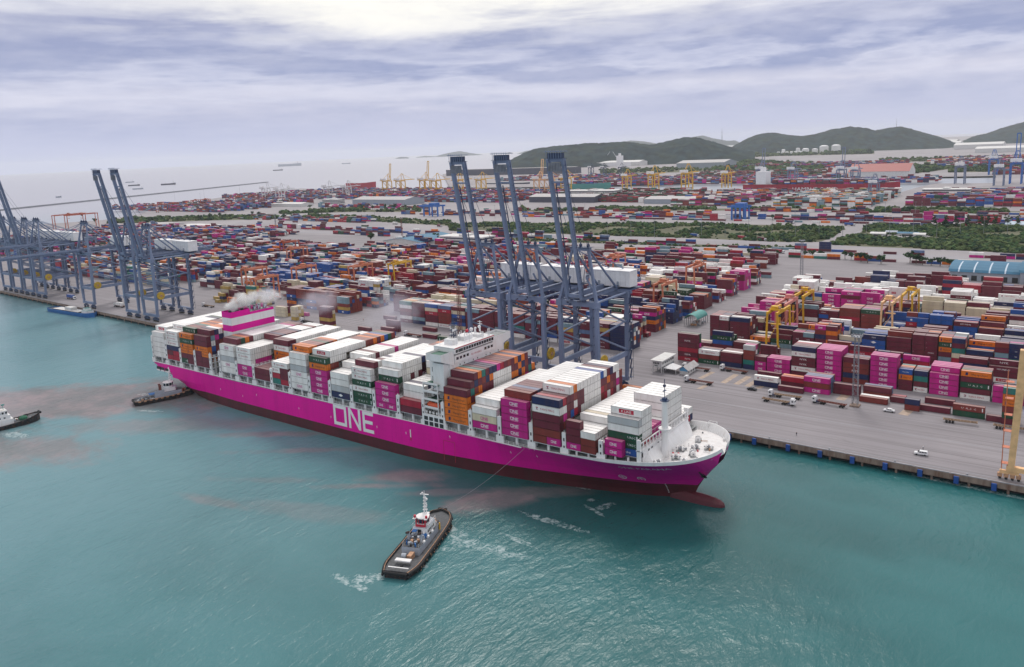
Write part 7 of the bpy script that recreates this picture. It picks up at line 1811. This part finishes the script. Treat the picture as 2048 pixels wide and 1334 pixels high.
# azure rail portal cranes
for i, (px, py, w_) in enumerate(((865, 433, 1), (1480, 440, .6))):
    x, y = un(px, py); O = (x, y, 0); t = empty('rail_gantry', O, ['wide azure blue portal crane over the rail yard', 'narrow azure blue portal crane seen end on'][i], 'gantry crane')
    for dx in (-22 * w_, 0, 14 * w_):
        b = MB(); b.beam((x + dx, y, 0), (x + dx, y, 20), 2.2, 2.2, 'crane_azure'); b.build('leg', t, O); b = MB(); b.beam((x + dx, y + 16, 0), (x + dx, y + 16, 20), 2.2, 2.2, 'crane_azure'); b.build('leg', t, O)
    b = MB(); b.box(x - 34 * w_, x + 20 * w_, y - 1, y + 1, 19, 22, 'crane_azure'); b.box(x - 34 * w_, x + 20 * w_, y + 15, y + 17, 19, 22, 'crane_azure'); b.build('girder', t, O)
    b = MB(); b.box(x - 8, x + 6, y, y + 16, 22, 26, 'crane_azure'); b.build('trolley', t, O)
def farship(px0, px1, py, colr, label, hh=11, cont=None, house_at=None, word=None, name='cargo_ship', d=None, hw_=14, boot=None, deck2=None):
    if d: a = pdist(px0, py, d); c = pdist(px1, py, d); a, c = a[:2], c[:2]
    else: a, c = un(px0, py, WL), un(px1, py, WL)
    ang = math.atan2(c[1] - a[1], c[0] - a[0]); L = math.hypot(c[0] - a[0], c[1] - a[1]); x, y = (a[0] + c[0]) / 2, (a[1] + c[1]) / 2
    t = empty(name, (x, y, WL), label, 'ship', None, ang); h = L / 2
    out = hull_boat(L, min(2 * hw_, L * .16), hh, bow=.14, stern=.05, sheer=hh * .25, n=14); boat_hull(t, out, colr, 'ship_deck', zb=-1, bul=0)
    wq = min(hw_, L * .08)
    if house_at is not None:
        b = MB(); hx = -h + L * house_at; w2 = L * .035; b.box(hx - w2, hx + w2, -wq * .8, wq * .8, hh, hh + L * .07 + 6, 'house_white'); b.box(hx - w2 * .4, hx + w2 * .4, -wq * .3, wq * .3, hh + L * .07 + 6, hh + L * .09 + 9, 'house_white'); b.build('superstructure', t)
    if cont:
        b = MB(); rg = random.Random(px0); nb = int(L / 15)
        for i in range(1, nb - 1):
            xx = -h + i * 15
            if house_at is not None and abs(xx - (-h + L * house_at)) < L * .06 + 6: continue
            for lv in range(cont):
                for k in range(int(2 * wq / 2.6)):
                    if lv == cont - 1 and rg.random() < .25: continue
                    container_geo(b, xx, -wq + k * 2.6, hh + 1 + lv * 2.7, 12.2, 2.6, pick(P_WARM), 0, 'TSEA')
        tag(b.build('deck_cargo', t), None, None, None, 'stuff')
    if word:
        b = MB(); put_text(b, word, 0, -wq - .6, 2, hh * .5, 'lettering_white', 1.3); b.build('hull_lettering', t)
    if deck2: b = MB(); b.box(-h * .6, h * .7, -wq * .6, wq * .6, hh, hh + 3, deck2); b.build('deck_pipes', t)
    return t
farship(1490, 1800, 382, 'paint_red', 'bright red container ship lettered on its side at the far terminal', 17, 4, .13, 'HAMBURG SUD', hw_=20)
farship(1135, 1222, 378, 'hall_roof_green', 'dark green hulled container ship with red bottom in the far basin', 16, 3, .08)
farship(696, 752, 376, 'paint_red', 'bright red ship bow seen behind the white cranes', 20, None, None)
farship(565, 590, 384, 'house_white', 'white ship bridge above the western stacks', 10, None, .5)
farship(975, 1060, 370, 'dark_wall', 'dark barge lying along the far mole', 8, None, None)
farship(1160, 1262, 334, 'house_white', 'white and blue repair ship below the hill with deck cranes', 22, None, .8)
for i, (x0, x1, yy, d_, c_) in enumerate(((322, 352, 372, 5200, 'dark_wall'), (266, 288, 388, 4600, 'wall_grey'), (256, 280, 370, 5400, 'dark_wall'), (193, 208, 373, 5200, 'wall_grey'), (545, 565, 332, 9000, 'dark_wall'), (555, 602, 318, 13500, 'wall_grey'), (682, 700, 312, 13000, 'wall_grey'), (112, 124, 400, 4000, 'wall_grey'), (250, 268, 358, 6500, 'wall_grey'))):
    farship(x0, x1, yy, c_, '%s distant cargo ship on the open sea' % ORD[i], max(6, (x1 - x0) * .09 * d_ / 1563), None, .85, name='distant_ship', d=d_)
# mobile cranes at the repair ship
for i, (px, lean) in enumerate(((1185, 12), (1207, 14), (1238, -12))):
    x, y = un(px, 332); b = MB(); b.beam((x, y, 0), (x, y, 30), 6, 6, 'crane_white'); b.tube((x, y, 28), (x + lean * 3.2, y, 82), 1.3, 'crane_white', 5); tag(b.build('shipyard_crane', None, (x, y, 0)), 'thin pale jib crane, %s at the repair ship' % ORD[i], 'crane', 'shipyard jib cranes')

# ------------------------------------------------------------------ breakwater, islands, hills
a, c = un(-60, 428, WL), un(535, 365, WL); b = MB(); n = 60; rg = random.Random(2)
P_ = [(a[0] + (c[0] - a[0]) * i / n, a[1] + (c[1] - a[1]) * i / n) for i in range(n + 1)]
for (x0, y0), (x1, y1) in zip(P_, P_[1:]): b.beam((x0, y0, WL + 1.5), (x1, y1, WL + 1.5 + rg.uniform(-.3, .3)), 13 + rg.uniform(-2, 2), 7, 'steel')
tag(b.build('breakwater'), kind='structure')
from mathutils import noise as MN
def hill(name, sil, dist, depth, ns=110, nt=26, m_='hill_green', base=0.0, rough=1.0, own=None):
    """sil: silhouette pixels; a mound whose ridge stands at that distance"""
    pts = []
    xs = [p[0] for p in sil]
    rows = []
    for i in range(ns + 1):
        px = xs[0] + (xs[-1] - xs[0]) * i / ns; py = lerp(sil, px)
        x, y, z = pdist(px, py, dist); d = Vector((x, y, 0)).normalized(); h = max(z - base, 0)
        if own is not None: h = max(0, (own[0] + (own[1] - own[0]) * i / ns - py)) * dist / F
        row = []
        for j in range(nt + 1):
            t_ = -1 + 2 * j / nt; dd = depth * t_ * (.35 + .65 * min(1, h / 60)); f = max(0, 1 - abs(t_) ** 1.7)
            X_, Y_ = x + d.x * dd, y + d.y * dd; nz = MN.fractal(Vector((X_ * .006, Y_ * .006, 1)), .6, 2.1, 5); nz2 = MN.noise(Vector((X_ * .05, Y_ * .05, 0)))
            row.append((X_, Y_, base - 3 + (h + 3) * f * (1 + .28 * nz * abs(t_) ** .7 * rough) + nz2 * 5 * rough * min(1, h / 20) * (f > 0.02)))
        rows.append(row)
    v = [p for r_ in rows for p in r_]; f = [(i * (nt + 1) + j, (i + 1) * (nt + 1) + j, (i + 1) * (nt + 1) + j + 1, i * (nt + 1) + j + 1) for i in range(ns) for j in range(nt)]
    me = bpy.data.meshes.new(name); me.from_pydata(v, [], f); me.materials.append(MATS[m_]); me.polygons.foreach_set('use_smooth', [True] * len(f)); me.update()
    o = bpy.data.objects.new(name, me); COL.objects.link(o); flip_up(o); return tag(o, kind='structure')
hill('hill', [(1005, 334), (1025, 318), (1050, 305), (1075, 297), (1110, 292), (1160, 288), (1190, 286), (1225, 284), (1250, 283), (1280, 287), (1305, 290), (1330, 283), (1370, 274), (1400, 277), (1440, 288), (1480, 299), (1510, 304)], 5000, 420)
hill('hill', [(1455, 300), (1470, 290), (1490, 279), (1520, 268), (1545, 265), (1580, 270), (1605, 272), (1640, 266), (1670, 259), (1700, 253), (1722, 255), (1750, 261), (1775, 256), (1800, 253), (1820, 257), (1850, 266), (1880, 274), (1902, 282), (1920, 288)], 6900, 700)
hill('hill', [(1925, 282), (1945, 273), (1975, 266), (2010, 254), (2048, 244), (2090, 232), (2140, 225), (2200, 240), (2260, 270)], 8200, 900)
hill('island', [(868, 304), (885, 299), (905, 295), (920, 293), (940, 297), (965, 300.5)], 21000, 500, 40, 12, own=(304, 300.5))
hill('island', [(832, 305), (850, 302.5), (872, 304)], 21000, 200, 16, 8, own=(305.5, 304.5))
hill('island', [(790, 307.5), (800, 304.5), (815, 305), (818, 307)], 20000, 150, 14, 8, own=(308, 307))
hill('island', [(1010, 297), (1018, 294.5), (1026, 296.5)], 21000, 150, 14, 8, own=(297.5, 297))
hill('island', [(1034, 296), (1050, 291), (1085, 287), (1105, 285), (1125, 281), (1145, 280), (1170, 284), (1190, 286), (1210, 283), (1240, 280)], 19000, 500, 60, 12, own=(296, 290))
hill('island', [(1225, 284), (1240, 273), (1262, 269), (1290, 271), (1320, 276), (1350, 271), (1385, 262), (1405, 259), (1425, 264), (1455, 269), (1470, 268), (1490, 276)], 17500, 900, 80, 14, own=(288, 276))
# summit radio mast
for i, (px, py, d_, hp) in enumerate(((1793, 254, 6900, 15), (1444, 278, 5000, 20))):
    x, y, z = pdist(px, py, d_); b = MB(); b.beam((x, y, z - 12), (x, y, z + hp * d_ / F), 3, 3, 'steel', .6, .6); b.box(x - 3, x + 3, y - 3, y + 3, z + hp * d_ / F * .6, z + hp * d_ / F * .62, 'steel'); tag(b.build('radio_mast', None, (x, y, z)), ['thin radio mast on the hill summit', 'lattice pylon standing in the gap between the hills'][i], 'mast')

# ------------------------------------------------------------------ vegetation
def clump(b, c, r, m_, rg, n=7, seg=6):
    for _ in range(n):
        p = (c[0] + rg.gauss(0, r * .45), c[1] + rg.gauss(0, r * .45), c[2] + rg.gauss(0, r * .28)); rr_ = r * rg.uniform(.3, .55); k = len(b.v)
        b.ball(p, rr_, m_, seg, 4, .75)
        for i in range(k, len(b.v)): x, y, z = b.v[i]; b.v[i] = (x + rg.gauss(0, rr_ * .22), y + rg.gauss(0, rr_ * .22), z + rg.gauss(0, rr_ * .22))
def leafcards(b, c, r, m_, rg, n):
    for _ in range(n):
        u = Vector((rg.gauss(0, 1), rg.gauss(0, 1), rg.gauss(0, .7))).normalized() * r * rg.uniform(.6, 1.15); s = r * rg.uniform(.08, .16)
        a = Vector((rg.gauss(0, 1), rg.gauss(0, 1), rg.gauss(0, 1))).normalized() * s; d = Vector((rg.gauss(0, 1), rg.gauss(0, 1), rg.gauss(0, 1))).normalized() * s; p = Vector(c) + u
        b.poly([p - a, p + d, p + a], m_)
def tree(px, py, h, label, m_='leaf_dark', rad=.42, seed=0, group='trees along the port road', tall=False):
    x, y = un(px, py); O = (x, y, 0); rg = random.Random(seed); t = empty('tree', O, label, 'tree', group)
    b = MB(); b.tube((x, y, 0), (x + rg.uniform(-.3, .3), y, h * .45), h * .035, 'trunk', 6, h * .02)
    for k in range(4): a = rg.uniform(0, 6.28); b.tube((x, y, h * (.25 + .06 * k)), (x + math.cos(a) * h * rad * .6, y + math.sin(a) * h * rad * .6, h * rg.uniform(.55, .7)), h * .015, 'trunk', 4, h * .006)
    b.build('trunk', t, O)
    b = MB(); nk = 9 if not tall else 7
    for k in range(nk):
        if tall: cc = (x + rg.gauss(0, h * .05), y + rg.gauss(0, h * .05), h * (.3 + .65 * k / nk)); r_ = h * .16 * (1.2 - k / nk * .7)
        else: a = rg.uniform(0, 6.28); q = rg.uniform(0, rad * .72) * h; cc = (x + math.cos(a) * q, y + math.sin(a) * q, h * rg.uniform(.52, .8)); r_ = h * rg.uniform(.18, .28)
        clump(b, cc, r_, m_ if rg.random() < .7 else 'leaf_mid', rg, 4, 6); leafcards(b, cc, r_ * 1.1, m_, rg, 26)
    b.build('crown', t, O)
TL = [(1345, 510, 11), (1360, 512, 12), (1375, 510, 12), (1390, 512, 9), (1408, 515, 8), (1462, 512, 8), (1500, 514, 10), (1515, 515, 12), (1530, 512, 9), (1555, 512, 7), (1585, 512, 8), (1610, 514, 7), (1625, 514, 8), (1640, 514, 7), (1690, 518, 9), (1702, 520, 8), (1722, 524, 11), (1735, 526, 9), (1762, 528, 10), (1820, 526, 12), (1832, 528, 11), (1845, 530, 9), (1862, 531, 8), (1880, 532, 9), (1898, 534, 8),
      (870, 486, 15), (880, 488, 12), (742, 484, 14), (892, 492, 10), (1010, 500, 8), (1180, 482, 9), (1190, 484, 8), (1240, 500, 9), (1265, 503, 8), (400, 440, 12), (420, 438, 13), (440, 436, 12), (460, 438, 10), (355, 443, 9), (505, 432, 11), (520, 434, 12), (540, 436, 9), (620, 418, 11), (1010, 403, 12), (725, 418, 12), (745, 420, 11), (770, 419, 12), (790, 418, 13), (810, 419, 11), (830, 420, 12),
      (230, 442, 10), (250, 440, 9), (190, 446, 11), (1545, 440, 9)]
for i, (px, py, h) in enumerate(TL): tree(px, py, h, ('round dark green tree beside the port road, %s from the first by the sheds' % ORD[i]) if i < 20 else 'round dark green tree, number %s of the scattered port trees' % NUM[i], seed=i, rad=.5 if i % 3 else .4)
for i, px in enumerate((1868, 1890, 1912, 1935, 1962, 1975, 1990, 2014, 2036)): tree(px, 452 + (i % 3), 17, 'tall slender dark tree at the scrub edge, number %s from the west' % NUM[i], seed=200 + i, tall=True, group='tall slender trees by the rail yard')
def scrub(name, outline_, n, label, seed, hmin=1.2, hmax=4.2, soil=True, thin=None):
    rg = random.Random(seed); b = MB()
    xs = [p[0] for p in outline_]; ys = [p[1] for p in outline_]
    def inside(x, y):
        c_ = False; j = len(outline_) - 1
        for i in range(len(outline_)):
            xi, yi = outline_[i]; xj, yj = outline_[j]
            if (yi > y) != (yj > y) and x < (xj - xi) * (y - yi) / (yj - yi) + xi: c_ = not c_
            j = i
        return c_
    k = 0; tries = 0
    while k < n and tries < n * 8:
        tries += 1; x, y = rg.uniform(min(xs), max(xs)), rg.uniform(min(ys), max(ys))
        if not inside(x, y): continue
        nz = MN.noise(Vector((x * .02, y * .02, seed)))
        if thin is not None and nz < thin and rg.random() < .93: continue
        h = rg.uniform(hmin, hmax) * (1 + .6 * nz); r_ = h * rg.uniform(.7, 1.2)
        kk = len(b.v); b.ball((x, y, h * .4), r_, rg.choice(['leaf_dark', 'leaf_mid', 'leaf_scrub', 'leaf_scrub']), 6, 4, .7)
        for i in range(kk, len(b.v)): q = b.v[i]; b.v[i] = (q[0] + rg.gauss(0, r_ * .24), q[1] + rg.gauss(0, r_ * .24), max(.02, q[2] + rg.gauss(0, r_ * .2)))
        if h > 2.2: leafcards(b, (x, y, h * .55), r_, 'leaf_mid', rg, 5)
        k += 1
    tag(b.build(name), label, None, None, 'stuff')
    if soil: sheet('scrub_ground', outline_, .06 + seed * .001, 'scrub_soil')
sc1 = rp([(930, 473), (1000, 472), (1230, 483), (1440, 488), (1640, 482), (1660, 476), (1690, 456), (1560, 450), (1400, 448), (1200, 447), (1000, 445), (900, 449)])
sc1 = rp([(900, 462), (1000, 464), (1230, 472), (1380, 476), (1560, 484), (1640, 484), (1668, 474), (1690, 456), (1560, 450), (1400, 448), (1200, 447), (1000, 445), (900, 449)])
scrub('scrubland', sc1, 2600, 'dense green scrub between the road and the rail yard', 1, 1.2, 3.6, thin=-.12)
sc2 = rp([(1658, 489), (1700, 492), (1850, 498), (2060, 508), (2060, 456), (1980, 452), (1800, 452), (1740, 452), (1712, 470), (1680, 478)])
scrub('scrubland', sc2, 2600, 'patchy green scrub with a pale clearing east of the access road', 2, 1.2, 3.8, thin=-.2)
sc3 = rp([(590, 437), (700, 440), (800, 446), (900, 452), (900, 443), (760, 434), (620, 428)])
scrub('scrubland', sc3, 700, 'narrow green scrub strip north of the western stacks', 3, 1.2, 3.6)
scm = rp([(940, 480), (1200, 487), (1400, 494), (1600, 497), (1600, 494), (1400, 489), (1200, 481), (940, 474)])
scrub('hedge_strip', scm, 420, 'low hedge strip in the middle of the port road', 4, .8, 2.2)
scf = rp([(1420, 345), (1500, 342), (1600, 345), (1650, 340), (1620, 330), (1500, 322), (1440, 330)])
scrub('woodland', scf, 900, 'dark woodland in front of the far tanks', 5, 5, 13, soil=True)
scf = rp([(1740, 352), (1850, 345), (1900, 338), (1860, 332), (1760, 335)])
scrub('woodland', scf, 350, 'dark woodland patch north of the red roof', 6, 5, 11)
sch = rp([(1430, 318), (1560, 312), (1750, 308), (1740, 300), (1600, 302), (1450, 308)])
scrub('woodland', sch, 900, 'woodland belt at the foot of the hills', 7, 8, 18)
scl = rp([(215, 448), (330, 440), (345, 436), (230, 441)])
scrub('woodland', scl, 220, 'dark trees on the western shore', 8, 3, 7)
for k, (l_, n_) in enumerate((([(1200, 348), (1350, 345), (1480, 340), (1480, 332), (1330, 335), (1200, 340)], 500), ([(1500, 352), (1640, 352), (1640, 347), (1500, 346)], 300), ([(1900, 345), (2060, 342), (2060, 332), (1900, 334)], 400), ([(1760, 325), (2060, 318), (2060, 312), (1760, 318)], 450), ([(1040, 424), (1600, 420), (1600, 416), (1040, 420)], 350), ([(1620, 424), (2060, 428), (2060, 423), (1620, 419)], 300), ([(560, 428), (700, 424), (840, 424), (840, 420), (700, 419), (560, 423)], 260), ([(240, 447), (420, 441), (600, 437), (600, 433), (400, 434), (260, 441)], 260))):
    scrub('woodland', rp(l_), n_, ['dark tree belt below the first hill', 'tree strip behind the long basin', 'tree belt behind the eastern blue cranes', 'distant tree belt among the white halls', 'low green verge north of the rail yard', 'eastern green verge north of the rail yard', 'green verge in front of the grey sheds', 'green verge along the north western road'][k], 20 + k, 3, 8 if k < 4 else 6, soil=True, thin=-.05)
# pale clearing with sheds inside the scrub
x, y = un(1830, 478)
sheet('clearing', rp([(1745, 474), (1790, 482), (1850, 480), (1865, 470), (1800, 465), (1750, 468)]), .075, 'far_ground')
for i, (px, py, w_, m_) in enumerate(((1755, 472, 16, 'roof_pale'), (1782, 469, 12, 'wall_grey'), (1815, 472, 22, 'hall_roof_blue'), (1838, 474, 12, 'roof_pale'))):
    x, y = un(px, py); hall(x - w_ / 2, x + w_ / 2, y, y + 10, 3, 4.5, m_, 'wall_white', 'small shed in the scrub clearing, %s from the west' % ORD[i], 'x', False, doors=1, name='shed', cat='shed')
# tall lamp poles
rg = random.Random(5); b0 = None
LP = [(1215 + k * 47, 470 + (k % 3) * 3) for k in range(18)] + [(690 + k * 60, 432 + (k % 2) * 5) for k in range(20)] + [(350, 400), (402, 410), (409, 398), (480, 390), (1008, 430), (1150, 470)]
for i, (px, py) in enumerate(LP):
    x, y = un(px, py); h = 24 if i < 38 else 34
    if b0 is None:
        b = MB(); b.tube((0, 0, 0), (0, 0, 24), .28, 'steel', 5, .14); b.build('pole', None); po = bpy.data.objects[-1] if False else None
        pole = [o for o in COL.objects if o.name.startswith('pole') and o.parent is None][0]
        b = MB(); b.box(-1.6, 1.6, -.25, .25, 23.9, 24.15, 'steel'); b.box(-1.7, -.9, -.35, .35, 23.7, 23.95, 'steel'); b.box(.9, 1.7, -.35, .35, 23.7, 23.95, 'steel'); hd = b.build('lamp_head', None)
        b0 = empty('lamp_pole', (x, y, 0), 'x', 'lamp pole', 'lamp poles of the port'); pole.parent = b0; hd.parent = b0; t = b0
    else: t = copy_tree(b0, (x, y, 0))
    t.scale = (1, 1, h / 24); t['label'] = 'thin tall lamp pole of the far roads and yards'

# ------------------------------------------------------------------ smoke and haze
def volume_material(name, dens, col, hetero=None, aniso=0.0):
    m = bpy.data.materials.new(name); m.use_nodes = True; nt = m.node_tree; N = nt.nodes; N.clear(); K = nt.links.new
    o = N.new('ShaderNodeOutputMaterial'); v = N.new('ShaderNodeVolumePrincipled'); K(v.outputs[0], o.inputs['Volume'])
    v.inputs['Color'].default_value = (*col, 1); v.inputs['Density'].default_value = dens; v.inputs['Anisotropy'].default_value = aniso
    if hetero:
        ge = N.new('ShaderNodeNewGeometry'); n = N.new('ShaderNodeTexNoise'); n.inputs['Scale'].default_value = hetero[0]; n.inputs['Detail'].default_value = 5; n.inputs['Roughness'].default_value = .6
        K(ge.outputs['Position'], n.inputs['Vector']); r = N.new('ShaderNodeMapRange'); r.inputs[1].default_value = hetero[1]; r.inputs[2].default_value = hetero[2]; r.inputs[3].default_value = 0; r.inputs[4].default_value = dens
        K(n.outputs['Fac'], r.inputs[0]); K(r.outputs[0], v.inputs['Density'])
    MATS[name] = m; return m
volume_material('haze_air', 3.3e-5, (.93, .965, 1.0))
b = MB(); hn = 24; hx = [-26500 + 53000 * i / hn for i in range(hn + 1)]; hy = [-2400 + 29400 * i / hn for i in range(hn + 1)]; hv = {}
def hvx(i, j, z):
    if (i, j, z) not in hv: hv[i, j, z] = len(b.v); b.v.append((hx[i], hy[j], (WL - 1, 330)[z]))
    return hv[i, j, z]
for i in range(hn):
    for j in range(hn): b.f += [(hvx(i, j, 1), hvx(i + 1, j, 1), hvx(i + 1, j + 1, 1), hvx(i, j + 1, 1)), (hvx(i, j, 0), hvx(i, j + 1, 0), hvx(i + 1, j + 1, 0), hvx(i + 1, j, 0))]
    b.f += [(hvx(i, 0, 0), hvx(i + 1, 0, 0), hvx(i + 1, 0, 1), hvx(i, 0, 1)), (hvx(i + 1, hn, 0), hvx(i, hn, 0), hvx(i, hn, 1), hvx(i + 1, hn, 1)), (hvx(0, i + 1, 0), hvx(0, i, 0), hvx(0, i, 1), hvx(0, i + 1, 1)), (hvx(hn, i, 0), hvx(hn, i + 1, 0), hvx(hn, i + 1, 1), hvx(hn, i, 1))]
b.mi('haze_air'); b.m = [0] * len(b.f); hz = b.build('haze'); tag(hz, 'thin pale sea haze over the whole harbour', None, None, 'stuff')
def smoke(loc, sc, dens, col, nscale, name, label, lo=.38, hi=.62):
    """a soft-edged puff: density from noise, fading to nothing at the puff's skin"""
    m = bpy.data.materials.new('smoke'); m.use_nodes = True; nt = m.node_tree; N = nt.nodes; N.clear(); K = nt.links.new
    o = N.new('ShaderNodeOutputMaterial'); v = N.new('ShaderNodeVolumePrincipled'); K(v.outputs[0], o.inputs['Volume']); v.inputs['Color'].default_value = (*col, 1)
    tc = N.new('ShaderNodeTexCoord'); ln = N.new('ShaderNodeVectorMath'); ln.operation = 'LENGTH'; K(tc.outputs['Object'], ln.inputs[0])
    ge = N.new('ShaderNodeNewGeometry'); n = N.new('ShaderNodeTexNoise'); n.inputs['Scale'].default_value = nscale; n.inputs['Detail'].default_value = 5; n.inputs['Roughness'].default_value = .6; K(ge.outputs['Position'], n.inputs['Vector'])
    r = N.new('ShaderNodeMapRange'); r.interpolation_type = 'SMOOTHSTEP'
    for i, x in enumerate((.15, .95, 1, 0)): r.inputs[i + 1].default_value = x
    K(ln.outputs['Value'], r.inputs[0])
    a = N.new('ShaderNodeMath'); a.operation = 'MULTIPLY_ADD'; K(r.outputs[0], a.inputs[0]); a.inputs[1].default_value = .42; K(n.outputs['Fac'], a.inputs[2])
    q = N.new('ShaderNodeMapRange'); q.interpolation_type = 'SMOOTHSTEP'
    for i, x in enumerate((lo + .30, hi + .32, 0, dens)): q.inputs[i + 1].default_value = x
    K(a.outputs[0], q.inputs[0]); K(q.outputs[0], v.inputs['Density'])
    MATS[name] = m; b = MB(); b.ball((0, 0, 0), 1, name, 16, 10); ob = b.build(name); ob.location = loc; ob.scale = sc; tag(ob, label, None, None, 'stuff'); return ob
smoke((-368, 240.5, 47.0), (6.5, 8, 5.0), .6, (1, 1, 1), .34, 'funnel_smoke', 'dense white smoke puff leaving the ship funnel')
smoke((-367, 248, 49.2), (8.5, 14, 7.5), .42, (1, 1, 1), .26, 'funnel_smoke', 'billowing white smoke above the funnel top')
smoke((-364, 261, 49.5), (10, 18, 8.5), .16, (.96, .97, 1), .20, 'funnel_smoke', 'thinner pale blue smoke at the far side of the funnel')
smoke((-352, 282, 42), (20, 28, 13), .032, (.90, .90, 1), .08, 'smoke_trail', 'thin bluish smoke drifting over the apron behind the funnel')
smoke((-334, 330, 30), (30, 46, 20), .020, (.88, .88, 1), .05, 'smoke_trail', 'faint bluish smoke veil drifting over the stacks behind the ship')
